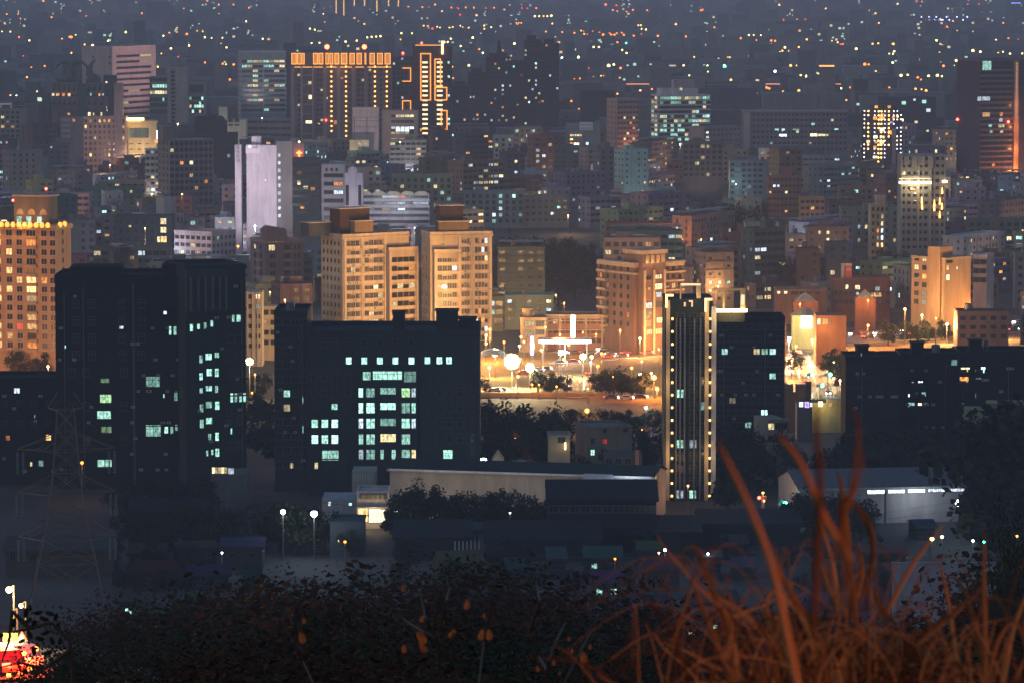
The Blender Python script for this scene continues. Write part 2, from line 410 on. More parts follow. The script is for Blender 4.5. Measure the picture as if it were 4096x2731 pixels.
# --- dark office with the lit glass bay
LM.append((400, 390, 'the dark office with the lit glass bay'))
k = B_('office_building', 'dark grey office with tall white lit glass bay, in front of the twin orange apartments', 'office', 308, 480, 324, 495, D=26, col=(.028, .042, .042), yv=466)
k.parapet(1.2); s_ = k
s_.wb.box(s_.X(420), s_.X(480), -.6, 0, 0, s_.h - .6, s_.col)
s_.wb.box(s_.X(357), s_.X(418), -.9, 0, 0, s_.Z(367), s_.col)
k.ledges([s_.Z(y) for y in (350, 366, 382.5, 397, 413, 428, 444, 459)], .3, .15, a=s_.X(308), b=s_.X(356))
k.ledges([s_.Z(y) for y in (366, 382.5, 397, 413, 428, 444, 459)], .25, 1.0, a=s_.X(357), b=s_.X(418))
k.ledges([s_.Z(y) for y in (350, 366, 382.5, 397, 413, 428, 444)], .22, .72, a=s_.X(420), b=s_.X(480))
k.rects([(x, x + 5.6, 357, 363.5) for x in (346.5, 362, 377.5, 393, 409)], mull=1, st=2.0)
k.rects([(x, x + 5.4, 356.5, 363) for x in (425, 437, 446.5)], v=-.65, mull=1, st=1.8)
rb = []
for y0, y1 in ((387, 396.5), (402, 412), (417.5, 428), (433, 444), (448.5, 459)):
    rb += [(359.2, 363.6, y0, y1), (366.8, 374.8, y0, y1), (402, 410, y0, y1), (412, 416, y0, y1)]
    rb += [(380.8, 395.8, y0, y1 - 3.4)] if y0 < 440 else [(380.8, 384, y0, y1), (392, 396, y0, y1)]
rb = [r for r in rb if not (r[0] > 411 and r[2] > 430 and r[2] < 440)]
R.seed(15); k.rects([r + (R.choice(('C1.1', 'C1.7', 'C.8', 'Y1.2', 'G1.1', 'B1.5', 'C1.4')),) for r in rb], v=-.95, mull=2)
k.rects([(363.5, 371, 371, 379), (373.4, 402, 370.5, 378.5), (404.5, 416, 370.5, 381)], v=-.95, mull=6, st=1.0, default='C')
k.rects([(x, x + 6.2, y0, y1) for y0, y1 in ((419, 427.5), (434.5, 443)) for x in (312, 322, 332)] + [(332, 338, 403, 409)], mull=1, st=2.4)
k.rects([(322.3, 338.5, 450, 459.5)], mull=3, st=1.7); k.rects([(289.9 + 25, 293 + 25, 462, 468, 'Y')])
k.rects([(443.5, 452.5, 449, 457.5, 'C1.1')], v=-.65, mull=2)
dk = [(x, x + 5.5, y, y + 8.5, '-') for y in (387, 402, 417.5, 433) for x in (437.5, 447, 457.5)] + [(471.5, 474, y, y + 8, '-') for y in (387, 402, 417.5, 433, 446)]
k.rects(dk, v=-.65, mull=1)
k.rects([(x, x + 5, y, y + 8, '-') for y in (339, 372, 387) for x in (312, 322, 332, 346)] + [(x, x + 5, 339, 346, '-') for x in (362, 377.5, 393, 409)], mull=1)
k.roof_house(436, 458, 311, 6, 3); k.roof_house(393, 405, 312, 4, 3, name='lift_house'); k.roof_house(459, 476, 319, 6, 4)
b = MB(); x0, x1 = k.X(439), k.X(446)
for xx in (x0, x1): b.tube((xx, 5, k.Z(312)), (xx, 5, k.Z(307)), .06, .06, STEEL, 4)
b.tube((x0, 5, k.Z(307.5)), (x1, 5, k.Z(307.5)), .06, .06, STEEL, 4); b.build('antenna_frame', k.root)
k.done()
k = B_('office_wing', 'unlit lower block joined left of the dark office with glass bay', 'office', 275, 308, 306, 490, D=24, col=(.03, .04, .04), yv=466)
k.grid(4, 3.7, 1.6, 1.7, p=.03, cols='CY', mull=2); k.rects([(290, 293.5, 462, 467.5, 'Y2.5'), (302.5, 303.8, 425, 433, 'C1'), (302.5, 303.8, 395, 403, 'C.8')], mull=1); k.parapet(1).tank().done()
clutter(k, 8, 1, 3.7)

# --- dark blocks at the left
LM.append((230, 380, 'the dark columned office with teal windows')); LM.append((110, 350, 'the big unlit block at left'))
k = B_('office_building', 'dark columned office with scattered teal lit windows, left of the white flare', 'office', 163, 245.5, 262, 492, xc=187, main='R', D=20, col=(.035, .045, .04), yv=464)
k.wb.box(k.X(187) - .1, k.X(226), -1.2, 0, k.Z(312), k.h, wall((.06, .07, .065)))
k.piers([k.X(x) for x in (191, 198, 205, 212, 219, 225)], .5, 1.9, k.Z(310), k.Z(277), mat=wall((.12, .13, .12)))
k.ledges([k.Z(y) for y in (311, 348, 364, 381, 397, 413, 429, 445, 460)], .3, .25, side=False)
k.rects([(200, 203, 355, 364), (206, 212, 354, 360), (215, 219, 353, 358), (200, 203, 373, 381), (207, 212, 369, 376), (215, 218.5, 369, 377), (200, 203, 388, 393), (206, 212, 386, 391), (215, 218, 386, 393), (200, 203.2, 404, 413), (206, 212, 402, 408), (215, 219, 402, 410), (200, 203.5, 419.5, 429), (206, 212, 418, 424), (208, 211, 434, 440), (215, 218.4, 433, 441), (206, 208, 450.5, 456), (211, 213, 450, 455), (215, 218.5, 449, 457)], mull=2, st=1.3)
k.rects([(x, x + 2.4, 394, 403) for x in (230, 234, 238.6, 242.6)] + [(230, 231.6, 428, 435), (236.5, 240.5, 316, 323), (232, 234.5, 316, 323), (191, 194, 324, 331), (198, 200.5, 324, 329), (204.5, 207, 323, 329), (211, 213.5, 321, 327)], mull=1, st=1.1)
k.rects([(x, x + 5, y, y + 6.5, '-') for y in (337, 354, 371) for x in (228, 236)] + [(x, x + 5, y, y + 6.5, '-') for y in (410, 420, 443) for x in (226, 236)], mull=2)
k.grid(2, 4.0, 1.2, 2.2, p=0, face='s', ztop=k.Z(340), zbot=k.Z(462), mull=1)
k.parapet(1.0); k.done()
clutter(k, 12, 2, 4.0)
k = B_('apartment_block', 'big unlit block behind the pylon, a column of pale green stair windows', 'apartment block', 57, 187, 270, 488, D=22, col=(.016, .022, .022), yv=462, lm=None)
k.ledges([k.Z(y) for y in range(290, 460, 17)], .25, .15, side=False)
k.rects([(101, 112, 394, 402, 'G1.2'), (98, 111.5, 410.5, 418, 'C1.3'), (102, 112, 426, 432, 'G.2'), (102, 110, 378, 382, 'G.25'), (98, 112, 459, 466, 'C.8'), (147, 160.5, 376, 386, 'C.35'), (146.5, 161, 424.5, 435.5, 'C1.5'), (165, 168.5, 426, 432.5), (171, 173.8, 425, 433), (175.8, 178.2, 424, 430), (180, 182, 424, 429, 'C.5'), (175, 178, 391, 400), (180, 183, 390, 400), (180, 182.6, 456, 461)], mull=2, st=1.0)
k.rects([(170.2, 172.6, 326, 334.5), (174.9, 177.4, 326, 334.5), (179.6, 182, 325.5, 333), (66, 67, 345, 348), (165, 168, 311, 314, 'B2')], mull=1, st=1.3)
k.rects([(x, x + 6, y, y + 8, '-') for y in (300, 317, 334, 351) for x in (74, 90, 120, 140)] + [(x, x + 6, y, y + 8, '-') for y in (368, 402, 436) for x in (70, 84, 122)], mull=2)
k.rects([(164, 165.3, 393, 397), (121, 125, 326, 328.5, 'B1')], mull=1)
k.wb.box(k.X(163), k.X(186), 2, 14, k.h, k.h + 3.4, k.col); k.wb.box(k.X(70), k.X(120), 4, 16, k.h, k.h + 2.6, k.col)
k.parapet(.8); k.done()
clutter(k, 34, 3, 4.1)
k = B_('apartment_block', 'low unlit block at the left edge with two small amber windows', 'apartment block', -30, 57, 372, 484, D=18, col=(.015, .024, .026), yv=458)
k.rects([(15.2, 20.4, 387.5, 392.4, 'B1.6'), (6.5, 10.5, 435, 439.5, 'O1.1'), (46.5, 51.5, 434, 439.6, 'W2.4'), (55.5, 56.8, 434, 436, 'B2'), (35.2, 36, 414, 417, 'C1'), (30.5, 32.4, 461.5, 465.5, 'Y.9'), (39, 43.4, 460, 465.5, 'C.8')], mull=2)
k.rects([(x, x + 5, y, y + 5, '-') for y in (400, 420) for x in (3, 18, 32, 46)], mull=2)
k.parapet(.8); k.tank(-8); k.done()
clutter(k, 12, 4, 3.3)

# --- orange tower at the left edge
LM.append((34, 290, 'the orange tower with the glowing cornice'))
k = B_('apartment_tower', 'orange lit tower with glowing cornice lamps at the left edge', 'tower', -34, 68, 226, 376, xc=56, main='L', D=14, col=(.36, .24, .15), yv=372, frame=WFRAME)
flood(k, 110000, (1, .42, .12), dist_=60, pz=26, z=6, ang=80)
TOW = k
xs = [k.X(x) for x in (-24, -12, -2.5, 9, 19.5, 31.8, 45, 54)]
lits = {(2, 3): 'W1.6', (4, 3): 'W2', (6, 3): 'W1.6', (11, 3): 'W1.4', (5, 4): 'W1.4', (10, 4): 'R.9', (1, 5): 'O1.6', (5, 5): 'W2.4', (6, 5): 'W2.4', (9, 5): 'W2.2', (10, 5): 'W1.8', (5, 6): 'O1.4', (7, 5): 'Y.5', (4, 5): 'O.5', (12, 5): 'O.9', (13, 4): 'O.7'}
for i in range(0, 3):
    for j in range(13):
        if R.random() < .6: lits[(j, i)] = 'W1.6'
k.grid(8, 3.07, 1.9, 1.9, xs=xs, p=0, lits=lits, ztop=k.Z(229.5), zbot=k.Z(352), off=.4, pat=lambda r, i: i != 5)
for j in range(13):
    z = k.Z(229.5) - .4 - 1.9 - j * 3.07
    key = lits.get((j, 5), '-'); k.win(k.X(27), z, 3.2, 1.9, key, mull=3)
    k.wb.box(k.X(26.2), k.X(37.8), -.9, 0, z - 1.05, z - .15, k.trim)
k.grid(1, 3.07, 1.2, 1.6, face='s', p=0, ztop=k.Z(229.5), zbot=k.Z(350), off=.5, mull=1)
k.ledges([k.Z(351), k.Z(226.5)], .5, .45, mat=wall((.42, .3, .2)))
k.wb.box(k.a - .8, k.b + .8, -.8, k.D, k.h, k.h + 1.3, wall((.42, .3, .2)))
k.wb.box(k.a - .8, k.b + .8, -1.2, -.8, k.h + .2, k.h + .5, k.trim)
for i in range(17):      # cornice uplights
    b = MB(); b.ball((0, 0, 0), .8, emit((1, .36, .04), 2.6), 8, 6, 1.2); b.tube((0, 0, -1), (0, 0, -.5), .35, .5, STEEL, 6)
    b.build('cornice_lamp', k.root, (k.b - 2 - i * 2.05, -.9, k.h + 1.6)) if i < 15 else b.build('cornice_lamp', k.root, (k.b + .7, 3 + (i - 15) * 4, k.h + 1.6))
pointlight('cornice_light', (k.b - 10, -2.5, k.h + 2.5), (1, .38, .06), 3200, k.root); pointlight('cornice_light', (k.b - 22, -2.5, k.h + 2.5), (1, .38, .06), 3200, k.root)
b = MB(); x0, x1 = k.X(10), k.X(46)      # rooftop belvedere with arched openings
z0, z1 = k.h + 1.3, k.Z(197.5); b.box(x0, x1, 3.5, 11, z0, z1, wall((.13, .12, .12))); b.box(x0 - .5, x1 + .5, 3, 11.5, z1, z1 + .5, wall((.34, .3, .27)))
for j in range(3):
    cx = x0 + 2.2 + j * 4.1; b.box(cx - 1.3, cx + 1.3, 3.4, 3.5, z0 + 3.4, z0 + 3.9, wall((.34, .3, .27)))
    b.prism([(cx - 1.2, z0 + 3.9), (cx - .85, z0 + 4.9), (cx, z0 + 5.4), (cx + .85, z0 + 4.9), (cx + 1.2, z0 + 3.9)], 3.38, 3.5, wall((.4, .35, .31)))
b.build('roof_belvedere', k.root)
for xx in (13, 23, 34): k.win(k.X(xx), k.h + 1.9, 1.7, 2.2, 'C1.3', mull=1, v=3.4)
for xx in (6, 40.5):
    b = MB(); b.tube((0, 0, 0), (0, 0, 2.2), .08, .06, STEEL, 5); b.ball((0, 0, 2.5), .42, emit(LC['R'], 25), 8, 6); b.build('aviation_lamp', k.root, (k.X(xx), 6, z1 - (4 if xx < 8 else 0)))
k.done()

# --- the twin orange apartment blocks
PIERC = (.55, .44, .32)
LM.append((366, 280, 'the left twin orange apartment block')); LM.append((462, 290, 'the right twin orange apartment block'))
def twin(x0, xc, x1, yt, name_lm, label, wings, bays, D, seed, yv):
    R.seed(seed)
    k = B_('apartment_block', label, 'apartment block', x0, x1, yt, 342, xc=xc, main='R', D=D, col=(.46, .37, .26), trim=PIERC, yv=yv, frame=WFRAME)
    fh = 3.16; nf = 15
    zt = [k.h - 1.2 - fh * j for j in range(nf)]
    for wx0, wx1, wy, pr in wings: k.wb.box(k.X(wx0), k.X(wx1), -pr, 0, 0, k.Z(wy), k.col); k.wb.box(k.X(wx0) - .2, k.X(wx1) + .2, -pr - .2, -pr + .3, k.Z(wy), k.Z(wy) + 1.1, k.trim)
    for (bx0, bx1, nw, pr, wy, parts) in bays:
        z1 = min(k.h - .3, k.Z(wy))
        for e in (bx0, bx1): k.wb.box(k.X(e) - .45, k.X(e) + .45, -pr - .55, -pr, 0, z1, k.trim)
        for j in range(nf):
            z = zt[j]
            if z > z1: continue
            k.wb.box(k.X(bx0) + .45, k.X(bx1) - .45, -pr - .38, -pr, z - fh, z - fh + 1.0, k.trim)
            w = (k.X(bx1) - k.X(bx0) - 1.5) / nw
            for i in range(nw):
                key = '-'
                q = R.random()
                if q < .13: key = R.choice(['Y2', 'B2.5', 'W1.6', 'O.7', 'Y.8', 'O.5'])
                h = 1.75 if R.random() < .7 else 1.3
                k.win(k.X(bx0) + .75 + i * w, z - fh + 1.1, w - .22, h, key, mull=3 if w > 1.8 else 2, v=-pr - .02)
    ns = 5 if xc - x0 > 15 else 2
    for j in range(nf - 1):
        for i in range(ns): k.win(1.4 + i * (D - 2) / ns, zt[j] - fh + 1.1, 1.0, 1.5, 'Y.7' if R.random() < .03 else '-', 's', 1)
        k.wb.box(-.12, 0, 0, D, zt[j] - fh + .1, zt[j] - fh + .35, k.trim)
    k.ledges([k.h - .7], .5, .45, side=True); k.parapet(1.0)
    return k
k = twin(320, 343, 408, 233, 'left', 'left one of the two orange lit apartment blocks, its pale side wall turned left', [(384.5, 413, 252, 2.6)],
         [(345, 361.5, 3, 0, 235, 0), (362.5, 384, 4, 0, 233, 0), (385.5, 412, 4, 2.6, 253, 0)], 15, 3, 323)
flood(k, 150000, (1, .5, .16), dist_=62, pz=20, z=6, ang=66); flood(k, 45000, (1, .6, .28), 328, dist_=60, pz=32, ang=60)
k.roof_house(346, 375, 209, 7, 4, wall((.07, .045, .035)), 'stair_tower'); k.roof_house(356, 374, 222, 3, .8, wall((.22, .15, .09))); k.roof_house(323, 344, 222, 6, 9, wall((.07, .08, .08))); k.tank(); k.done(); TW1 = k; clutter(k, 26, 5, 3.16, -.4)
k = twin(421, 430.5, 492, 231, 'right', 'right one of the two orange lit apartment blocks, with the dark narrow side wall', [(433, 458, 252, 2.4)],
         [(434, 457.5, 4, 2.4, 253, 0), (459.5, 472, 3, 0, 232, 0), (473, 490, 4, 0, 232, 0)], 13, 5, 332)
flood(k, 150000, (1, .5, .16), dist_=62, pz=20, z=6, ang=66)
k.roof_house(443, 466, 206, 7, 4, wall((.07, .045, .035)), 'stair_tower'); k.roof_house(440, 470, 222, 3, 1, wall((.2, .14, .08))); k.tank(); k.done(); TW2 = k; clutter(k, 26, 6, 3.16, -.4)

# --- tall dark tower with glowing edges, right of centre
LM.append((690, 400, 'the dark tower with lamp strung edges'))
k = B_('residential_tower', 'tall dark tower with lamp strung vertical edges and glowing roof frames', 'tower', 664, 712, 292, 500, D=17, col=(.025, .035, .04), yv=482)
GL = wall((.5, .4, .26)); PB = wall((.42, .44, .5))
def strip(px0, px1, z1, mat, out=1.3): k.wb.box(k.X(px0), k.X(px1), -out, .0, .2, z1, mat)
strip(665.4, 669.2, k.Z(300), GL); strip(704, 708, k.Z(300), GL); strip(710.5, 715.4, k.Z(306), PB, .8); strip(663, 664.6, k.Z(305), wall((.1, .1, .11)))
for x in (675, 679, 683.5, 693, 699): strip(x, x + 1.5, k.Z(318), wall((.13, .15, .17)), .7)
for j in range(17):
    z = k.Z(318 + j * 12.6); y = 0
    for xx, col in ((671.6, 'a'), (709.2, 'b')):
        b = MB(); b.ball((0, 0, 0), .30, emit((1, .5, .14), 5), 8, 6); b.box(-.35, .35, 0, 1.2, -.6, -.35, STEEL); b.build('edge_lamp', k.root, (k.X(xx), -1.5, z))
    for i, xx in enumerate((673, 686, 695.5)):
        kk = '-' if R.random() < .86 else R.choice(['C.9', 'B.6', 'C.35'])
        k.win(k.X(xx + 3.4), z - .8, 1.7, 2.0, kk, mull=1)
for ex in (667.2, 706.2):      # warm light washing the two edge strips
    for zz in (12, 30, 48): pointlight('edge_light', (k.X(ex), -5.5, zz), (1, .62, .25), 750, k.root, .3)
def neon(kb, x0, x1, y0, y1, v, c, st, t=.35, sides='ltrb', name='neon_frame', dpt=.3):
    b = MB(); e = emit(c, st); X0, X1, Z0, Z1 = kb.X(x0), kb.X(x1), kb.Z(y1), kb.Z(y0)
    if 't' in sides: b.box(X0, X1, v - dpt, v, Z1 - t, Z1, e)
    if 'b' in sides: b.box(X0, X1, v - dpt, v, Z0, Z0 + t, e)
    if 'l' in sides: b.box(X0, X0 + t, v - dpt, v, Z0 + t, Z1 - t, e)
    if 'r' in sides: b.box(X1 - t, X1, v - dpt, v, Z0 + t, Z1 - t, e)
    return b.build(name, kb.root)
CR = wall((.5, .4, .27)); 
b = MB(); b.box(k.X(679), k.X(700), -.5, .6, k.Z(285), k.Z(283), CR); b.box(k.X(695.5), k.X(700), -.5, .6, k.Z(298), k.Z(285), CR); b.box(k.X(679), k.X(680.5), -.4, .5, k.h, k.Z(285), CR); b.build('roof_frame', k.root)
neon(k, 680, 699.5, 283, 285.6, -.55, (1, .62, .3), 1.6, .5, 't', 'neon_strip'); neon(k, 664.5, 672.5, 293.5, 309, -1.4, (1, .55, .2), 3.5, .55, 'tl', 'neon_strip'); neon(k, 703.5, 711, 297.5, 313, -1.4, (1, .6, .24), 3.2, .55, 'tl', 'neon_strip')
b = MB(); b.box(k.X(712), k.X(744.5), 0, .8, k.Z(290.4), k.Z(288), CR); b.box(k.X(739.5), k.X(744.5), 0, .8, k.Z(309), k.Z(290.4), CR); b.box(k.X(712), k.X(744), 1, 9, k.Z(322), k.Z(312.5), DARKC); b.box(k.X(722), k.X(724), 1, 2, k.Z(312), k.Z(290), CR)
b.build('roof_frame', k.root)
neon(k, 740, 743.5, 291, 308, -.1, (1, .72, .4), 1.4, .9, 'l', 'neon_strip'); neon(k, 715, 746, 308.5, 312, -.3, (1, .72, .25), 12, .8, 't', 'neon_strip')
pointlight('roof_light', (k.X(728), -3.5, k.Z(314)), (1, .6, .2), 1800, k.root); pointlight('roof_light', (k.X(690), -2.5, k.Z(296)), (1, .6, .25), 500, k.root)
neon(k, 683, 685, 300, 308, -.2, (1, .55, .25), 1.2, .5, 'l', 'neon_strip'); neon(k, 688, 692, 300, 308, -.2, (1, .6, .3), 1.2, .4, 'tr', 'neon_strip')
k.done()
# podium block behind/right of that tower
k = B_('apartment_block', 'dark lightless slab behind the strung tower, roof glowing amber', 'apartment block', 712, 784, 314, 470, D=16, col=(.03, .03, .03), yv=440)
k.grid(9, 3.3, 1.6, 1.5, p=.05, cols='YCC', zbot=k.Z(430)); k.parapet().done()
clutter(k, 20, 7)

# --- art deco apartment house
LM.append((640, 292, 'the stepped brown apartment house'))
k = B_('apartment_house', 'stepped brown apartment house with cream bands and uplit arched crown', 'apartment house', 598, 685, 262, 354, xc=634, main='R', D=22, col=(.16, .1, .075), trim=(.4, .32, .24), yv=337)
flood(k, 22000, (1, .52, .2), 660, dist_=40, pz=14, z=5, ang=70)
k.wb.box(k.X(638), k.X(662), -2.5, 8, 0, k.Z(254), k.col); k.wb.box(k.X(636.5), k.X(663), -2.9, 8.5, k.Z(254), k.Z(250), k.trim)
for x in (639, 648.5, 659.5): k.wb.box(k.X(x), k.X(x + 1.9), -3.0, -2.4, 0, k.Z(270), k.trim)
for j in range(4):
    x = 641 + j * 5.3; k.wb.box(k.X(x), k.X(x) + .55, -2.95, -2.5, k.Z(263), k.Z(254.6), k.trim)
    pointlight('crown_light', (k.X(x + 1), -3.6, k.Z(263)), (1, .6, .25), 130, k.root, .2) if j < 3 else None
    k.win(k.X(x + 1.8), k.Z(263), .9, 2.6, 'O.8', mull=1, v=-2.55)
zs = [k.Z(y) for y in (264, 274, 284, 293, 302, 312, 321)]
k.ledges([k.Z(264.5), k.Z(274.5)], .6, .5); k.parapet(1.2)
for j in range(7):
    z = k.Z(271.5 + j * 9.2)
    for x in (666, 672.5, 679): k.win(k.X(x), z, 1.5, 1.7, '-' if R.random() < .9 else 'W1')
    for i in range(5): k.win(1.8 + i * 4, z, 1.3, 1.6, '-' if R.random() < .93 else 'O.7', 's')
    k.wb.box(-1.2, -.05, 15.5, 21, z - 1.0, z - .2, k.trim); k.wb.box(k.X(664), k.X(685), -.45, 0, z - .9, z - .35, k.trim)
k.rects([(651, 657.5, 275, 279, 'Y2.2'), (651, 658, 284, 289.5, 'Y2'), (652, 657, 292.5, 297.5, 'B.9'), (641, 647.5, 302.5, 308, 'B1.6'), (641, 646.8, 320, 326, 'W.8'), (642, 648, 329.5, 334, 'W1.6'), (652.5, 658, 318, 323, 'W3'), (651.5, 658, 329, 334, 'W1.7'), (643, 646, 287, 290, 'O1.6'), (642, 646.5, 275.5, 279.5, '-'), (641, 647, 311, 317, '-'), (651, 658, 302, 308, '-')], v=-2.6, mull=3)
pointlight('entrance_light', (k.X(650), -8, 4), (1, .6, .25), 1500, k.root)
k.tank(); k.done()
clutter(k, 14, 8, 3.2, -.4)
# --- school
LM.append((570, 322, 'the orange brick school'))
k = B_('school_building', 'orange brick school with cream pillars behind the floodlit yard', 'school', 546, 622, 312, 350, D=14, col=(.34, .16, .1), trim=(.46, .34, .22), yv=340)
k.ledges([k.h - .5, k.Z(321), k.Z(330)], .4, .3); k.piers([k.X(x) for x in (547, 560, 586, 602, 621)], .6, .4)
k.grid(12, 3.3, 1.7, 1.5, p=.05, cols='YW'); k.parapet(.8).done()
k = B_('apartment_house', 'cream four storey house at left end of the brick school', 'house', 520.5, 546, 315.5, 352, D=12, col=(.42, .32, .22), yv=341)
flood(k, 12000, (1, .6, .25), dist_=30, pz=8, z=5, ang=70)
k.rects([(525, 534, 320.5, 326, 'Y.5'), (536, 544, 320.5, 326, '-'), (525, 533, 330, 336, 'Y.3'), (535.5, 544, 329, 334, '-'), (527, 534, 338, 341, 'O.5')], mull=3); k.parapet(.9).tank().roof_house(522, 532, 309, 4, 4).done()

# --- near left dark pinkish gabled house
LM.append((275, 255, 'the dusky pink gabled apartment house'))
k = B_('apartment_house', 'dusky pink apartment house with lit gable windows left of the twin blocks', 'apartment house', 248.5, 303, 238, 320, xc=266, main='R', D=15, col=(.24, .165, .17), trim=(.36, .27, .27), yv=286)
k.wb.prism([(k.X(267), k.h), (k.X(267), k.Z(229)), (k.X(272), k.Z(226)), (k.X(285), k.Z(229)), (k.X(287), k.h)], -.7, 6, k.col)
for x in (268, 271.6, 275.2, 278.8, 282.4): k.rects([(x, x + 2.1, 236.7, 242.2, 'W1.9')], v=-.1, mull=1)
k.rects([(269, 275, 245, 250.5, 'Y2.2'), (267.5, 275, 278.5, 284, 'W2.4'), (279.5, 282.5, 280, 283.5, 'B1.6'), (295, 297.5, 279, 282.5, 'W1')], mull=2)
for j in range(5):
    z = k.Z(250 + j * 8.6)
    if j: k.win(k.X(270), z, 2.2, 1.7, '-')
    k.win(k.X(284), z, 2.4, 1.7, '-', mull=3); k.win(k.X(294), z, .8, 1.6, '-', mull=1); k.win(k.X(297.5), z, .8, 1.6, '-', mull=1)
    k.wb.box(k.X(283.4), k.X(291.5), -1.0, 0, z - 1.1, z - .3, k.trim)
    k.win(4, z, 1.6, 1.7, 'Y1.6' if j == 0 else '-', 's'); k.win(9.5, z, 1.8, 1.7, '-', 's'); k.wb.box(-.9, 0, 3, 7.5, z - 1.1, z - .3, k.trim)
k.ledges([k.Z(243), k.Z(285)], .35, .3); k.parapet(.8).done()
# --- cream-lit low building in front of it
k = B_('shop_house', 'cream lit building with a thin flat canopy, left of the dark office roof', 'shop house', 263, 304, 303, 360, D=12, col=(.5, .42, .28), yv=340)
k.wb.box(k.X(262), k.X(304), -2.2, 3, k.h, k.h + .6, k.trim); k.grid(6, 3.4, 1.5, 1.6, p=.15, cols='YW', zbot=k.Z(345)).done()
k = B_('shop_house', 'slim cream house wall beside the tall pale canopy building', 'house', 246, 262.5, 288, 366, D=10, col=(.42, .36, .28), yv=341)
k.piers([k.X(x) for x in (248, 253, 258)], .5, .3); k.grid(2, 3.3, 1.3, 1.4, p=.15, cols='YC').done()

# --- white tall blank slab with sign
LM.append((262, 190, 'the tall blank white slab'))
k = B_('office_tower', 'tall blank white lit slab with painted lettering near its top', 'tower', 247, 277, 143, 262, D=12, col=(.66, .6, .64), yv=237)
k.wb.box(k.X(252), k.X(261), 2, 8, k.h, k.Z(136.5), k.col)
k.wb.box(k.X(246.5), k.X(261), -.5, 0, k.Z(153), k.h + .2, wall((.74, .68, .72), .8, .12)); k.wb.box(k.X(247), k.X(248.4), -.5, 0, k.Z(164), k.Z(153), k.trim)
def letters(kb, txt, px, py, hpx, v, mat, name='painted_letters', vert=False, depth=.03):
    c = bpy.data.curves.new(name, 'FONT'); c.body = '\n'.join(txt) if vert else txt; c.size = hpx / kb.s * 1.35; c.extrude = depth; c.space_line = .8; c.materials.append(mat)
    c.align_x = 'CENTER'
    o = bpy.data.objects.new(name, c); COL.objects.link(o); o.parent = kb.root; o.location = (kb.X(px), v, kb.Z(py)); o.rotation_euler = (math.pi / 2, 0, 0); return o
INK = plain('dark_sign_paint', (.08, .07, .08)); 
b = MB(); b.box(k.X(253), k.X(258.7), -.6, -.5, k.Z(147.9), k.Z(147.3), INK); b.build('painted_line', k.root)
def glyph(b, x, z, u, mat, v, sty=0):      # a square, many stroked character
    t = u * .13
    b.box(x, x + u, v - .05, v, z + u - t, z + u, mat); b.box(x, x + u, v - .05, v, z + u * .45, z + u * .45 + t, mat); b.box(x, x + u, v - .05, v, z, z + t, mat)
    b.box(x + u * (.42 if sty % 2 else .15), x + u * (.42 if sty % 2 else .15) + t, v - .06, v, z, z + u, mat)
    if sty != 1: b.box(x + u * .75, x + u * .75 + t, v - .06, v, z, z + u * .6, mat)
b = MB()
for j in range(3): glyph(b, k.X(256.6), k.Z(147.8 - 0) + (2 - j) * .95, .75, INK, -.5, j)
b.build('painted_letters', k.root)
b = MB(); b.ball((k.X(250.5), -.7, k.Z(146.5)), .3, emit(LC['B'], 8), 8, 6); b.build('wall_lamp', k.root)
b = MB(); b.ball((k.X(266), -.5, k.Z(180)), .22, emit(LC['Y'], 5), 8, 6); b.build('wall_lamp', k.root)
flood(k, 120000, (1, .84, .95), dist_=60, pz=45, z=20, ang=75)
k.done()
k = B_('office_tower', 'grey slab with one column of pale stair windows, touching the white slab', 'tower', 277.2, 293, 139, 262, D=12, col=(.22, .21, .2), yv=219)
k.rects([(278.5, 281, 153.4 + j * 7.55, 156.8 + j * 7.55, 'B1.2') for j in range(9)], mull=1); k.piers([k.X(283.5)], .5, .4); k.done()
k = B_('sign_tower', 'narrow white tower with four dark characters stacked down it', 'tower', 235.5, 242, 143, 262, D=7, col=(.6, .55, .58), yv=166)
flood(k, 26000, (1, .85, .95), dist_=50, pz=45, z=25, ang=30)
b = MB()
for j in range(4): glyph(b, k.X(237.2), k.Z(148.5 + j * 4.4), 1.3, INK, -.01, j)
b.build('painted_letters', k.root); k.done()
k = B_('apartment_block', 'shadowed grey green apartment block right below the red cross sign', 'apartment block', 293, 320, 158, 280, D=14, col=(.13, .14, .15), yv=218)
k.grid(6, 3.4, 1.9, 1.4, p=.04, cols='WYO', zbot=k.Z(215)); k.rects([(301, 304.5, 206, 208.5, 'O2.4'), (298, 301, 180.5, 184.5, 'Y1.8'), (304, 308, 186, 189, 'Y1.4')]); k.parapet().done()
b = thing('cross_sign', 'small billboard with glowing orange red cross on a rooftop', 'sign', (P(293, 157, dist(279)).x, dist(279) - 0, 0))
kk = type('o', (), {})(); Yq = dist(279) - .2; s_ = scale(Yq); zb = P(300, 157, Yq).z
q = MB(); q.box(0, 11 / s_, 0, .4, zb, zb + 13.5 / s_, plain('billboard_panel', (.55, .4, .35))); q.build('panel', b)
q = MB(); ex = emit((1, .28, .03), 7); cx = 6.2 / s_; q.box(cx - .2, cx + .2, -.3, -.05, zb + .2, zb + 6.2 / s_, ex); q.box(cx - 1.1, cx + 1.1, -.3, -.05, zb + 3.7 / s_, zb + 4.7 / s_, ex); q.build('neon_cross', b)
pointlight('neon_light', (cx, -1.5, zb + 1.5), (1, .08, .05), 220, b)
q = MB(); q.tube((cx, .3, zb + 13.5 / s_), (cx, .3, zb + 14.5 / s_), .08, .08, STEEL, 5); q.ball((cx, .3, zb + 15.2 / s_), .4, emit(LC['W'], 12), 8, 6); q.build('lamp_head', b)
LM.append((299, 150, 'the red cross billboard'))

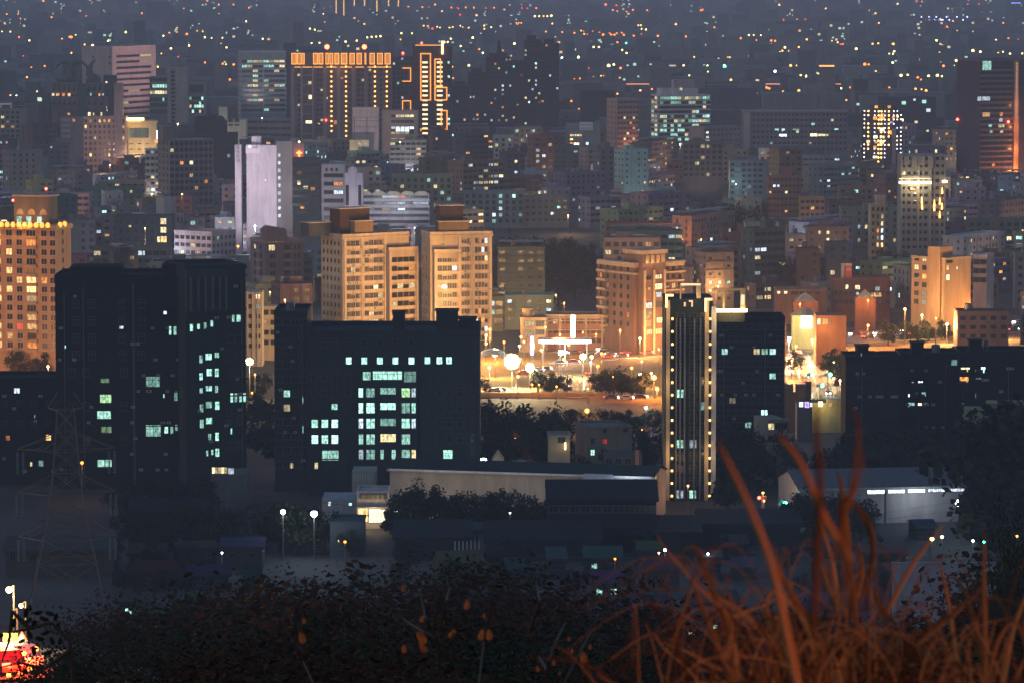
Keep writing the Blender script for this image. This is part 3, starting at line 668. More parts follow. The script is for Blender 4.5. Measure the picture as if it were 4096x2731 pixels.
# --- striped block & shaft, wavy apartments
k = B_('office_block', 'pale banded office with dark ribbon windows left of the arched white shaft', 'office', 322, 345, 162, 268, D=12, col=(.36, .35, .38), trim=(.42, .4, .42), yv=222)
flood(k, 16000, (.9, .85, 1), dist_=40, pz=35, z=15, ang=60)
for j in range(8):
    z = k.Z(177 + j * 8.4 - (0)); k.win(k.X(324.5), z, (k.X(343) - k.X(324.5)) * .5, 1.5, '-', mull=4); k.win(k.X(334), z, (k.X(343.3) - k.X(334)), 1.5, {1: 'O2.4', 2: 'B1.6'}.get(j, '-'), mull=4)
k.ledges([k.Z(180 + j * 8.4) for j in range(6)], .4, .2, side=False); k.rects([(326, 328, 168, 171, '-'), (331, 333, 168, 171, '-'), (336, 338, 168, 171, '-')], mull=1); k.done()
k = B_('office_block', 'white shaft with an arch moulding at its head, beside the banded office', 'office', 345.2, 363, 170.5, 270, D=12, col=(.5, .46, .52), yv=208)
flood(k, 22000, (.9, .85, 1), dist_=40, pz=35, z=15, ang=60)
pts = [(k.X(348), k.h), (k.X(349), k.Z(168.5)), (k.X(351.5), k.Z(166.6)), (k.X(354.5), k.Z(166.6)), (k.X(357), k.Z(168.5)), (k.X(358), k.h)]
k.wb.prism(pts, 0, 2, k.col); k.rects([(346, 349, 185, 205, '-')], mull=1); k.rects([(358.5, 361.5, 185, 205, '-')], mull=1); k.done()
LM.append((345, 190, 'the pale banded office'))
LM.append((395, 205, 'the white apartment slab with wavy top'))
k = B_('apartment_block', 'long white banded apartment slab with scalloped wavy roof edge', 'apartment block', 358, 429, 192, 240, D=13, col=(.56, .53, .6), trim=(.66, .62, .68), yv=230)
flood(k, 40000, (.85, .88, 1), dist_=50, pz=30, z=18, ang=65)
for i in range(5):
    a0 = k.X(359 + i * 14); a1 = k.X(359 + (i + 1) * 14 - 1.2); mid = (a0 + a1) / 2
    k.wb.prism([(a0, k.h), (a0, k.h + .7), (mid - 1.6, k.h + 1.6), (mid + 1.6, k.h + 1.6), (a1, k.h + .7), (a1, k.h)], -.3, .5, wall((.6, .52, .36)))
for j in range(6):
    z = k.Z(197.8 + j * 6.2)
    for i in range(9):
        q = R.random(); k.win(k.X(359.5 + i * 7.7), z, 7.0 / k.s, 1.15, '-' if q < .72 and j < 5 else R.choice(['Y.9', 'B1.4', 'Y.5', 'O1.4', 'B.7']), mull=5)
k.ledges([k.Z(197.8 + j * 6.2 + 3.2) for j in range(6)], .9, .5, side=False); k.done()
# --- pink white apartment
LM.append((203, 246, 'the pinkish white apartment block'))
k = B_('apartment_block', 'pinkish white five storey apartment block with dark square windows', 'apartment block', 172.6, 234, 230, 275, xc=212, main='L', D=17, col=(.5, .4, .42), yv=263)
flood(k, 45000, (1, .7, .75), 195, dist_=50, pz=28, z=12, ang=60)
k.grid(7, 3.2, 1.9, 1.5, p=0, off=1.3, lits={(1, 3): 'W2.4', (2, 1): 'Y1.2', (2, 4): 'W1', (3, 3): 'Y1.5', (3, 4): 'Y1.4'}, ztop=k.h)
k.grid(6, 3.2, 1.2, 1.5, p=.0, off=1.3, face='s', lits={(0, 1): 'C1'}, ztop=k.h); k.ledges([k.h - 1.1 - j * 3.2 for j in range(1, 4)], .2, .15); k.parapet(.9).done()
k = B_('office_block', 'dark office with a stack of amber lit windows near its right edge', 'office', 115, 172, 215, 268, D=16, col=(.07, .09, .1), yv=241)
k.rects([(161, 166.5, 218, 224, 'Y1.6'), (161, 166.5, 227, 232.5, 'Y1.6'), (161, 167, 236, 242, 'W1.8'), (157.5, 160, 236.5, 242, 'Y1.4'), (129, 131.5, 225, 227, 'Y1.2')], mull=2)
k.rects([(x, x + 3.5, y, y + 5, '-') for y in (219, 228, 236.5) for x in (120, 127, 135, 143, 151)]); k.parapet().done()
LM.append((145, 228, 'the dark office with a stack of amber windows'))
k = B_('assembly_hall', 'white hall with rows of slim columns and a low dome behind the dark office', 'hall', 131, 182, 211.5, 262, xc=160, main='L', D=14, col=(.42, .38, .36), trim=(.5, .46, .44), yv=226)
for x in range(133, 160, 3): k.win(k.X(x), k.Z(210 + 6.5), .6, 1.3, '-', mull=1)
k.wb.box(k.X(158), k.X(167), -1, 6, 0, k.Z(197), k.col); k.ledges([k.h - .3], .4, .4)
for i in range(6): k.win(2 + i * 2.1, k.Z(215), .7, 2.2, '-', 's', 1); k.win(2 + i * 2.1, k.Z(223), .7, 2.2, 'Y1.2' if i == 2 else '-', 's', 1)
b = MB(); b.ball((k.X(143), 6, k.h), 5.2, plain('dark_roof_tiles', (.05, .06, .06)), 16, 8, .75); b.build('dome', k.root); k.done()

# ================================================================ MIDDLE AND FAR KEY BUILDINGS
LM.append((110, 85, 'the big beige slab office'))
k = B_('office_tower', 'big beige slab office with blank left half and ribbon windows, upper left', 'office tower', 77, 150, 46.5, 140, xc=113, main='R', D=26, col=(.46, .35, .33), trim=(.5, .4, .38), yv=160)
flood(k, 260000, (1, .6, .55), dist_=90, pz=60, z=40, ang=60)
for j in range(14):
    z = k.Z(57.6 + j * 5.85)
    for i in range(3): k.win(k.X(116.5 + i * 9.9), z, 9.4 / k.s / k.ct, 1.55, '-' if R.random() < .93 else 'Y.6', mull=8)
for x, y in ((3, 57), (17, 57), (17, 63)): k.win(6 + x, k.Z(y + 1.5), 1.5, 1.9, '-', 's', 2)
b = MB(); b.tube((3, 5, k.h), (3, 5, k.h + 3), .7, .7, STEEL, 6); b.ball((3, 5, k.h + 3.5), 1.1, plain('dark_mast', (.05, .07, .07)), 8, 5); b.build('roof_mast', k.root)
k.parapet(1).done()
LM.append((78, 95, 'the curled crown palace tower'))
GRN = plain('verdigris_roof', (.05, .09, .085))
k = B_('palace_tower', 'dark palace like tower crowned by large curling horn arches', 'tower', 52, 104, 97, 160, D=22, col=(.2, .15, .15), trim=(.28, .27, .32), yv=118)
for (a, c, y0, y1) in ((52.5, 78, 82.5, 95), (87, 104, 82.5, 95), (52.5, 79, 96.5, 110), (87.5, 107, 96.5, 110)):
    pr = 2.5 if y0 > 90 else .5
    k.wb.box(k.X(a), k.X(c), -pr, 14, k.Z(y1), k.Z(y0), k.col); k.wb.box(k.X(a) - .5, k.X(c) + .5, -pr - .8, 14, k.Z(y0) - .5, k.Z(y0), k.trim)
    nn = int((c - a) / 5)
    for i in range(nn + 1):
        xx = k.X(a + .8) + (k.X(c - 1) - k.X(a)) * i / nn
        k.wb.box(xx - .2, xx + .2, -pr - .9, -pr, k.Z(y0 + 5), k.Z(y0) - .5, k.trim)
        if i < nn: k.win(xx + .6, k.Z(y0 + 8.5), 1.3, 2.4, '-', mull=1, v=-pr)
k.rects([(53, 55.8, 93, 95.4, 'Y1.6'), (57.5, 60.5, 93, 95.6, 'W2'), (63.3, 66, 92.6, 95.8, 'O2.4'), (69, 71.5, 93, 95.8, 'W2'), (91.3, 92.7, 92.7, 95.5, 'C1'), (99.5, 101.5, 93.3, 95.5, 'O2'), (103.5, 105, 93.3, 95.2, 'B1')], v=-3.6, mull=1)
k.rects([(105.2, 107.2, 106, 109, 'Y2.4'), (68, 70.5, 112.6, 115, 'W1.2'), (88.5, 91, 112, 115.5, 'Y2.2'), (93.4, 94.6, 112.6, 115, 'Y1.4'), (101, 102.7, 112, 115.5, 'Y1.6'), (59, 61, 113, 115, '-'), (97, 99, 113, 115, '-')], v=-.1, mull=1)
# curling arches of the crown
b = MB()
def curl(cx, cz, r, a0, a1, w, y=5, n=14):
    pts = [(cx + r * math.cos(rad(a0 + (a1 - a0) * i / n)), y, cz + r * 1.15 * math.sin(rad(a0 + (a1 - a0) * i / n))) for i in range(n + 1)]
    rs = [w * (1 - .75 * i / n) for i in range(n + 1)]; b.path(pts, rs, GRN, 7)
s_ = k.s; X, Z = k.X, k.Z
curl(X(79), Z(72), 9 / s_, 200, 5, 2.3); curl(X(64), Z(73), 9 / s_, -20, 165, 1.9, 6); curl(X(99), Z(70), 9 / s_, 215, 110, 2.3); curl(X(79), Z(73), 9.5 / s_, -20, 60, 2.0)
b.box(X(58), X(76), 3, 12, k.h, Z(79), GRN); b.box(X(86), X(100), 3, 12, k.h, Z(79), GRN); b.ball((X(67), 7, Z(79)), 8.5 / s_, GRN, 12, 6, .6); b.ball((X(94), 7, Z(79)), 7 / s_, GRN, 12, 6, .7)
b.tube((X(81), 5, k.h - 5), (X(81), 5, Z(70)), 1.8, .5, GRN, 8); b.build('crown', k.root)
b = MB(); b.box(X(79), X(87), -1.5, 10, 0, Z(84), GRN); b.build('stair_tower', k.root); k.done()
k = B_('palace_wing', 'pink wing with rows of small windows below the curled crown tower', 'apartment block', 84, 126, 116, 185, D=16, col=(.42, .3, .28), trim=(.46, .36, .34), yv=161)
flood(k, 40000, (1, .6, .42), dist_=60, pz=30, z=18, ang=60)
k.grid(9, 3.35, 1.2, 1.7, p=.06, cols='WYO', lits={(0, 1): 'W1', (0, 3): 'W2.4', (0, 4): 'W2.2', (0, 5): 'O1.4', (1, 0): 'W2.2', (1, 8): 'W1'}); k.parapet(.7)
k.wb.box(k.X(115), k.X(123), -.6, 8, 0, k.Z(83), wall((.32, .25, .27))); k.done()
k = B_('apartment_block', 'tall plain block between the curled crown tower and beige slab', 'apartment block', 104, 116, 74, 152, D=12, col=(.07, .09, .1), yv=118); k.grid(2, 3.2, 1.2, 1.2, p=.04).done()
k = B_('palace_wing', 'brownish wing with white balconies at foot of the curled crown tower', 'apartment block', 61, 85, 117, 172, D=14, col=(.34, .25, .23), yv=137)
k.rects([(73, 75.6, 118, 121.5, 'O2.4')], mull=1)
for j in range(4): k.wb.box(k.X(62), k.X(70.5), -.8, 0, k.Z(121 + j * 5.4), k.Z(118.8 + j * 5.4), wall((.5, .44, .48)))
k.parapet(.7).done()
LM.append((140, 135, 'the floodlit cream hall'))
k = B_('assembly_hall', 'floodlit cream building with tall green window bay and glowing cornice', 'hall', 124, 157, 119, 184, xc=128, main='R', D=16, col=(.62, .5, .32), trim=(.7, .6, .42), yv=157)
k.ledges([k.h - 1], .7, .7)
for i in range(5): k.win(k.X(130.2 + i * 3.8), k.Z(137.6), 3.3 / k.s, 5.6, 'C.14', mull=2)
for j in range(3):
    for i in range(3): k.win(k.X(130 + i * 8), k.Z(144 + j * 5.5), 2, .35, '-', mull=1)
for i in range(9):
    b = MB(); b.ball((0, 0, 0), .75, emit((1, .62, .2), 14), 8, 5); b.tube((0, 0, -1.2), (0, 0, -.5), .3, .4, STEEL, 5); b.build('cornice_lamp', k.root, (k.X(125.8 + i * 2.1), -1.5, k.h + 1.1))
k.wb.box(k.X(124.6), k.X(145), -.2, 4, k.h, k.h + 1.9, k.trim)
for q in ((131, 8), (147, 9)): pointlight('facade_light', (k.X(q[0]), -14, k.Z(160)), (1, .72, .38), 9000, k.root)
pointlight('cornice_light', (k.X(134), -4, k.h + 2), (1, .6, .2), 1800, k.root); k.done()
b = thing('neon_sign', 'small upright blue white neon sign on the floodlit cream hall corner', 'sign', (P(157, 140, dist(185)).x, dist(185), 0)); q = MB(); z0 = P(157, 139.5, dist(185)).z; z1 = P(157, 130, dist(185)).z
q.box(-.4, .4, 0, .5, z0, z1, STEEL); q.build('panel', b); q = MB(); q.box(-.32, .32, -.1, -.02, z0 + .2, z1 - .2, emit((.75, .7, 1), 5)); q.build('neon_tube', b); q = MB(); q.box(-1.2, 1.2, -.3, .3, z0 - 2, z0 - .2, emit((1, .3, .08), 2.4)); q.build('lit_panel', b)

LM.append((178, 95, 'the teal lit glass office'))
k = B_('glass_office', 'green glass office with two teal and yellow lit floors', 'office', 150, 168, 75, 150, D=16, col=(.22, .26, .25), yv=120)
for y0, y1, q, p in ((84.2, 87.5, 'C2', .8), (90.6, 93.8, 'Y1.8', .9), (97.5, 101, 'C.7', .4), (103, 106.5, 'C1.2', .2), (110, 113, 'C.6', .1), (78, 81, 'C.8', .1)):
    for i in range(7):
        if R.random() < p: k.rects([(150.6 + i * 2.45, 152.6 + i * 2.45, y0, y1, q)], mull=1)
        else: k.rects([(150.6 + i * 2.45, 152.6 + i * 2.45, y0, y1, '-')], mull=1)
k.done()
k = B_('office_tower', 'twin beige pillar tower with a dark slot down its middle', 'tower', 168, 187.5, 66.5, 151, D=14, col=(.42, .37, .32), yv=122)
k.wb.box(k.X(168), k.X(171.5), -1.5, 0, 0, k.h - .1, k.col); k.wb.box(k.X(176), k.X(187.5), -1.5, 0, 0, k.h - .1, k.col)
for j in range(14): k.win(k.X(172), k.Z(73 + j * 4.1), 3.6 / k.s, 1.3, '-', mull=2)
k.done()
k = B_('office_block', 'cream office wing with slender columns at the top and teal lit floors', 'office', 187.5, 205, 81.5, 150, D=16, col=(.38, .36, .31), yv=118)
k.ledges([k.h - .6], .5, .6)
for i in range(6): k.win(k.X(190.6 + i * 2.3), k.Z(92.5), 1.0, 5.0, '-', mull=1)
for y, p in ((99, .2), (104, .1), (106.8, .85), (112, .3)):
    for i in range(6): k.rects([(189.8 + i * 2.4, 191.8 + i * 2.4, y - 2.3, y + .6, R.choice(['C1.2', 'C1.8', 'Y1']) if R.random() < p else '-')], mull=1)
k.done()
k = B_('dark_hall', 'unlit round shouldered dark building right of the cream hall', 'building', 178, 236, 131, 196, D=20, col=(.035, .05, .055), yv=168)
k.wb.prism([(k.X(194), k.h), (k.X(195), k.Z(118)), (k.X(197), k.Z(116.5)), (k.X(221), k.Z(116.5)), (k.X(223.5), k.Z(119)), (k.X(224), k.h)], 2, 14, k.col)
k.grid(12, 3.6, 1.4, 1.8, p=.05, cols='CWB', zbot=k.Z(168)).done()
LM.append((207, 145, 'the unlit round shouldered building'))
k = B_('apartment_block', 'brown gridded apartment block with a bright amber window high up', 'apartment block', 156, 212, 138, 228, xc=170, main='R', D=16, col=(.22, .17, .16), trim=(.34, .29, .28), yv=198)
k.grid(9, 3.2, 1.7, 1.7, p=.05, cols='WYO', lits={(3, 2): 'O2', (3, 4): 'Y4', (1, 0): 'Y1.4'}); k.grid(3, 3.2, 1.2, 1.5, p=.05, face='s'); k.ledges([k.h - 3.2 * j for j in range(10)], .2, .2); k.piers([i * k.W / 9 for i in range(10)], .3, .2); k.roof_house(166, 176, 126, 5, 3).done()
k = B_('apartment_house', 'bright lit pale stair tower house below the floodlit cream hall', 'apartment house', 146, 165, 147, 222, D=12, col=(.58, .5, .45), yv=193)
k.grid(4, 3.2, 1.6, 1.3, p=.2, cols='BYW'); k.ledges([k.h - .4 - 3.2 * j for j in range(8)], .35, .6)
pointlight('entrance_light', (k.X(157), -7, k.Z(196)), (.95, .9, .9), 2200, k.root); k.done()
b = thing('archway_house', 'white arched gable and curved fin on a dark roof below the cream hall', 'building', (P(139, 164, dist(200)).x, dist(200), 0)); q = MB(); s_ = scale(dist(200)); z0 = P(139, 170, dist(200)).z; zz = P(139, 163, dist(200)).z
q.box(-1, 17 / s_ - 1, 0, 8, 0, zz, DARKC); q.prism([(0, zz), (.1, zz + 3), (1.6, zz + 5), (3.8, zz + 5), (5.4, zz + 3), (5.5, zz)], -.3, 0, wall((.6, .6, .62))); q.prism([(1.2, zz), (1.3, zz + 2.2), (2.8, zz + 3.7), (4.2, zz + 2.2), (4.3, zz)], -.5, -.3, DARKC); q.build('wall', b)

LM.append((262, 80, 'the striped grey office tower'))
k = B_('office_tower', 'tall striped grey green office tower with white bands and scattered lit floors', 'tower', 237, 286, 51, 147, xc=241, main='R', D=18, col=(.3, .31, .33), trim=(.5, .48, .5), yv=116)
flood(k, 40000, (.85, .8, .8), dist_=80, pz=60, z=35, ang=50)
for j in range(11):
    z = k.Z(62.5 + j * 4.85)
    for i in range(8):
        p = {0: .9, 1: .35, 2: .3, 3: .35, 5: .6}.get(j, .18)
        key = R.choice(['Y1.4', 'Y2', 'C1', 'Y.8']) if R.random() < p else '-'
        k.win(k.X(242.5 + i * 5.3), z, 5.0 / k.s, 1.7, key, mull=3)
k.ledges([k.Z(62.5 + j * 4.85 + 2.4) for j in range(11)], .75, .35, mat=wall((.5, .46, .5))); k.wb.box(k.X(263), k.X(264.2), -.5, 0, k.Z(115), k.Z(63), k.trim); k.parapet(.8).done()
k = B_('office_tower', 'unlit blue shadowed slab right behind the striped grey office tower', 'tower', 284, 294.5, 42, 144, D=20, col=(.1, .12, .14), yv=118); k.done()
k = B_('white_house', 'small cream building with paired dark windows, foot of the striped tower', 'building', 219, 246.5, 118, 170, D=12, col=(.5, .48, .42), yv=141)
flood(k, 14000, (1, .85, .65), dist_=40, pz=24, z=12, ang=60)
k.wb.box(k.X(219), k.X(227.5), 0, 6, 0, k.Z(107), k.col)
for x in (228.5, 235): k.rects([(x, x + 4.6, 119, 122, '-'), (x, x + 4.6, 124, 125.5, '-')], mull=2)
k.done()
k = B_('office_block', 'wide low grey office with dark ribbon floors under the striped tower', 'office', 246.5, 292, 117, 166, D=16, col=(.2, .2, .24), yv=136)
for j in range(3):
    for i in range(4): k.win(k.X(248 + i * 11), k.Z(123 + j * 6.5), 10 / k.s, 1.6, '-', mull=6)
k.done()

LM.append((340, 90, 'the tower with the glowing orange crown'))
k = B_('residential_tower', 'wide brown residential tower with glowing orange crown and bulb columns', 'tower', 291.5, 391.5, 65, 166, D=20, col=(.17, .13, .14), trim=(.3, .25, .25), yv=141)
R.seed(7)
k.wb.box(k.a, k.b, 1, 18, k.h, k.Z(53), k.col)
x = 292.5
gl = emit((1, .33, .06), 1.15); ge = emit((1, .40, .06), 2.4)  # orange glow put into the panel material in place of lit walls
for (a, c) in ((292, 297), (297.6, 302), (303, 305), (313.6, 318.5), (319.2, 323.6), (326, 329), (330, 333.5), (335, 339.5), (341.5, 347.5), (350, 355), (357, 362), (365, 366.5), (370, 375), (377.5, 383), (385, 390.8)):
    b = MB(); X0, X1, Z0, Z1 = k.X(a), k.X(c), k.Z(64.3), k.Z(53)
    b.box(X0, X1, .3, .5, Z0, Z1, gl); b.box(X0, X1, 0, .3, Z1 - .35, Z1, ge); b.box(X0, X1, 0, .3, Z0, Z0 + .4, ge); b.box(X0, X0 + .35, 0, .3, Z0 + .4, Z1 - .35, ge); b.box(X1 - .35, X1, 0, .3, Z0 + .4, Z1 - .35, ge)
    for q in range(1, 4): xx = X0 + (X1 - X0) * q / 4; b.box(xx - .1, xx + .1, .1, .3, Z0 + .4, Z1 - .35, k.col)
    b.build('crown_panel', k.root)
b = MB(); b.box(k.a, k.b, -.3, .3, k.h - .5, k.h - .1, ge); b.build('crown_rim', k.root)
for (sx, n) in ((331.7, 14), (346.3, 16), (375.2, 9), (387, 10)):
    for j in range(n):
        b = MB(); b.ball((0, 0, 0), .66, emit((1, .45, .1), 4), 7, 5); b.box(-1.3, 1.3, .1, .9, -.9, -.6, STEEL); b.build('bulb', k.root, (k.X(sx), -.9, k.Z(66.5 + j * 4.95)))
k.piers([k.X(x) for x in (302, 313.3)], .9, .8, 0, k.h, wall((.42, .36, .36)))
for j in range(16): k.wb.box(k.X(302), k.X(313.3), -.5, 0, k.Z(75.5 + j * 9.7) , k.Z(74.7 + j * 9.7), wall((.42, .36, .36))) if j < 8 else None
k.piers([k.X(x) for x in (293, 325, 339, 354, 366)], 2.4, .4, 0, k.h, wall((.3, .23, .24)))
k.rects([(308.5, 311.8, 81, 84, 'Y1.6'), (309, 312, 95, 99, 'Y3.5'), (306, 312, 120.5, 124, 'Y2.4'), (318, 320, 123, 124.5, 'Y1.2'), (334, 337, 120.5, 124, 'O1.6'), (326.5, 328, 97, 99, 'Y1'), (341, 343.5, 77, 79, 'O1')], mull=2)
for j in range(13):
    for x in (298, 317, 321, 349, 358, 362, 369, 380): k.win(k.X(x), k.Z(71 + j * 5), 1.5, 1.4, 'Y.6' if R.random() < .06 else '-', inwall=True)
for xx in (327.2, 364.6):
    b = MB(); b.tube((0, 0, 0), (0, 0, 3.2), .12, .1, STEEL, 5); b.ball((0, 0, 3.9), 1.5, emit((1, .07, .02), 22), 10, 7); b.build('aviation_lamp', k.root, (k.X(xx), 4, k.Z(53)))
    pointlight('aviation_light', (k.X(xx), 2, k.Z(53) + 4), (1, .05, .03), 3500, k.root)
for zz in (66,): pointlight('crown_light', (k.X(340), -9, k.Z(59)), (1, .42, .1), 3500, k.root)
b = MB(); b.ball((0, -.5, 0), .7, emit(LC['R'], 14), 8, 6); b.build('aviation_lamp', k.root, (k.X(326.3), -.6, k.Z(120)))
k.done()
LM.append((366, 122, 'the blank pinkish slab with grooved panels'))
k = B_('office_tower', 'blank pinkish slab with grooved panels in front of the orange crowned tower', 'tower', 352.7, 378.7, 106, 174, D=12, col=(.55, .47, .45), yv=139.5)
flood(k, 40000, (1, .75, .72), dist_=60, pz=30, z=18, ang=60)
for y in (117, 120.6, 126.6, 132.8): k.wb.box(k.X(354.5), k.X(378), -.12, 0, k.Z(y + .35), k.Z(y), DARKC)
k.wb.box(k.X(366.8), k.X(367.4), -.14, 0, k.Z(139), k.Z(117), DARKC); k.wb.box(k.X(354.2), k.X(354.7), -.14, 0, k.Z(139), k.Z(117), DARKC)
pointlight('facade_light', (k.X(366), -22, k.Z(141)), (1, .8, .7), 7000, k.root); k.done()
LM.append((400, 127, 'the beige office with bright shop floor'))
k = B_('office_block', 'beige office with bright white lit floor and blank left wall', 'office', 382, 418, 110, 173, D=14, col=(.42, .36, .31), yv=142)
for y, key, p in ((117, 'Y3', 1), (122.5, 'Y.7', .4), (129, 'B3', .9), (131.5, 'B2.4', .6), (134, 'Y.8', .3), (141, 'Y2.5', .8)):
    for i in range(5):
        k.rects([(391.5 + i * 4.6, 395.4 + i * 4.6, y - 2.4, y, key if R.random() < p and not (y < 120 and i == 0) else '-')], mull=3)
k.ledges([k.Z(y) for y in (119.5, 125.5, 137)], .3, .25, side=False); k.parapet(.7).done()

LM.append((432, 85, 'the tower outlined in orange neon'))
k = B_('residential_tower', 'slim dark tower outlined with orange neon rectangles and stacked lit bays', 'tower', 413, 452, 45, 162, D=16, col=(.09, .07, .085), yv=131)
nc = (1, .34, .04)
for r in ((420.5, 431.2, 53, 100.4), (434.6, 441.2, 58.5, 86.2), (434.6, 447.4, 86.8, 100.3), (440.8, 447.6, 110, 130)): neon(k, *r, -.9, nc, 2.2, .7)
neon(k, 415.5, 442, 44.7, 46.5, -.9, nc, 2.2, .5, 't'); neon(k, 441.6, 445.2, 41, 56, -1.2, (1, .5, .15), 9, 1.3, 'lt'); neon(k, 420.5, 428, 128.5, 132, -.9, nc, 2.2, .5, 'tl')
k.wb.box(k.X(412.5), k.X(416), 0, 8, k.h, k.Z(43.5), k.col); k.wb.box(k.X(440.5), k.X(446), -1, 4, k.h - 1, k.Z(41), k.col)
for j in range(16):
    y = 62.5 + j * 4.72
    for a, c in ((422.5, 427.8), (437, 442.6)):
        if j > 13 and a > 430: continue
        b = MB(); b.box(k.X(a), k.X(c), -.3, .0, k.Z(y + .8), k.Z(y - 1.0), emit((1, .72, .38), 2.4)); b.box(k.X(a) - .3, k.X(c) + .3, -1.1, 0, k.Z(y + 1.5), k.Z(y + .9), k.trim); b.build('lit_bay', k.root)
    k.win(k.X(431.8), k.Z(y + 1), 1.2, 1.5, '-', inwall=True); k.win(k.X(447.8), k.Z(y + 1), 1.4, 1.5, 'C.8' if R.random() < .2 else '-', inwall=True)
b = MB(); b.tube((0, 0, 0), (0, 0, 1.6), .1, .1, STEEL, 5); b.ball((0, 0, 2.1), .7, emit(LC['R'], 20), 8, 6); b.build('aviation_lamp', k.root, (k.X(421.8), 3, k.h)); k.done()
pointlight('neon_glow', (k.X(428), -4, k.Z(78)), nc, 1500, k.root)
k = B_('residential_tower', 'dark left sister of the neon outlined tower, with two open neon frames', 'tower', 392, 413, 55, 160, D=16, col=(.11, .11, .13), yv=112)
neon(k, 402.5, 411.3, 67.5, 81.6, -.9, nc, 2.2, .6, 'trb'); neon(k, 402.3, 411.2, 100.3, 112, -.9, nc, 2.2, .6, 'tlr'); k.grid(5, 3.2, 1.2, 1.4, p=.08, cols='CYB', zbot=k.Z(112), inwall='dark')
b = MB(); b.tube((0, 0, 0), (0, 0, 1.6), .1, .1, STEEL, 5); b.ball((0, 0, 2.1), .75, emit(LC['R'], 20), 8, 6); b.build('aviation_lamp', k.root, (k.X(403), 3, k.h)); k.done()
# dark far towers
LM.append((515, 90, 'the unlit hazy tower cluster'))
for i, (a, c, y, yb, lab) in enumerate(((452, 470, 84, 150, 'hazy dark tower with sparse lit windows right of the neon outlined tower'), (468, 487, 71, 146, 'flat topped hazy tower left in the unlit tower cluster'), (486, 512, 56, 141, 'broad hazy tower with a small roof spike, left middle of the cluster'), (508, 531, 63, 137, 'recessed hazy tower filling the middle of the unlit cluster'), (524, 541, 38.5, 139, 'highest hazy tower with stepped top in the unlit cluster'), (541, 559, 42, 139, 'hazy tower attached right of the highest one in the cluster'))):
    k = B_('apartment_tower', lab, 'tower', a, c, y, yb, D=18, col=(.05, .05, .07), yv=128)
    k.grid(max(4, int((c - a) / 3.4)), 3.15, 1.3, 1.4, p=.10 if i != 5 else .05, cols='CYBYO', zbot=k.Z(132), inwall='dark'); k.roof_house(a + 3, c - 5, y - 2.5, 6, 4)
    if i == 2: b = MB(); b.tube((k.W / 2, 5, k.h), (k.W / 2, 5, k.Z(40)), 2.2, .5, DARKC, 8); b.build('spire', k.root)
    k.done()

LM.append((585, 135, 'the grey shop with white billboard'))
k = B_('shop_building', 'grey green building with white lettered billboard over a lit shop front', 'shop', 566, 600, 122, 176, D=12, col=(.2, .24, .23), yv=149)
k.wb.box(k.X(569.5), k.X(583), -1, 0, 0, k.Z(131), wall((.34, .3, .27)))
b = MB(); b.box(k.X(579.5), k.X(592.6), -.5, -.1, k.Z(130), k.Z(122), plain('white_billboard', (.7, .72, .7)))
for j in range(5): glyph(b, k.X(580.4 + j * 2.4), k.Z(125.6), 1.25, INK, -.5, j); glyph(b, k.X(580.4 + j * 2.4), k.Z(129.3), 1.25, INK, -.5, j + 1)
b.build('billboard', k.root)
k.rects([(570 + i * 2.4, 571.9 + i * 2.4, 134, 136, 'Y1.6') for i in range(5)] + [(570, 573, 138, 140, 'Y1.4')] + [(569.8, 573.4, 142.6, 144.4, 'O4'), (574, 579, 142.6, 144.6, 'Y6'), (586, 588.5, 142, 144.5, 'B4')], v=-1.05, mull=1); k.done()
LM.append((625, 120, 'the salmon lit apartment tower'))
k = B_('apartment_tower', 'salmon lit apartment tower brighter toward its foot, left of the white banded office', 'tower', 607, 638.5, 97, 170, xc=617, main='R', D=16, col=(.42, .27, .22), yv=143)
flood(k, 16000, (1, .5, .32), dist_=40, pz=14, z=6, ang=70)
k.grid(7, 3.3, 1.3, 1.3, p=.0, off=1.6, lits={(3, 2): 'Y1.6', (3, 5): 'Y1.2', (5, 5): 'O2.4', (6, 3): 'Y1.8', (7, 2): 'Y1.6', (7, 5): 'Y1.4', (4, 4): 'O2'}); k.grid(3, 3.3, 1, 1.2, p=0, face='s', off=1.6)
pointlight('foot_light', (k.X(632), -9, k.Z(146)), (1, .38, .16), 4200, k.root); k.done()
LM.append((680, 118, 'the white banded glass office'))
k = B_('office_building', 'white banded glass office with green white lit floors', 'office', 652, 710.5, 93.5, 164, xc=659, main='R', D=20, col=(.16, .19, .2), trim=(.62, .58, .56), yv=142)
for j in range(11):
    y = 99 + j * 4.6
    for i in range(14):
        q = R.random(); p = (.75, .5, .15, .25, .45, .7, .4, .4, .25, .35, .6)[j]
        k.win(k.X(659.8 + i * 3.6), k.Z(y + .4), 3.3 / k.s / k.ct, 1.75, R.choice(['C1', 'C1.6', 'Y1.1', 'C.5']) if q < p else '-', mull=2) if j < 10 or i < 8 else None
    for i in range(2): k.win(1 + i * 8, k.Z(y + .4), 6.5, 1.7, R.choice(['Y.9', 'Y1.3', 'C.7', '-']), 's', 4)
k.ledges([k.Z(y) for y in [96.5 + j * 4.6 for j in range(11)]], .95, .4, mat=wall((.62, .56, .54)))
k.wb.box(k.X(662), k.X(700), 4, 14, k.h, k.Z(88.5), k.trim); k.wb.box(k.X(676), k.X(697), 5, 12, k.Z(88.5), k.Z(80), wall((.4, .34, .34))); k.rects([(681, 684, 88, 90.5, 'Y1.6')], v=3.9); k.done()
k = B_('office_block', 'pinkish lower block joined at right foot of the white banded office', 'office', 690, 742, 126, 166, xc=704, main='R', D=16, col=(.36, .28, .28), yv=143)
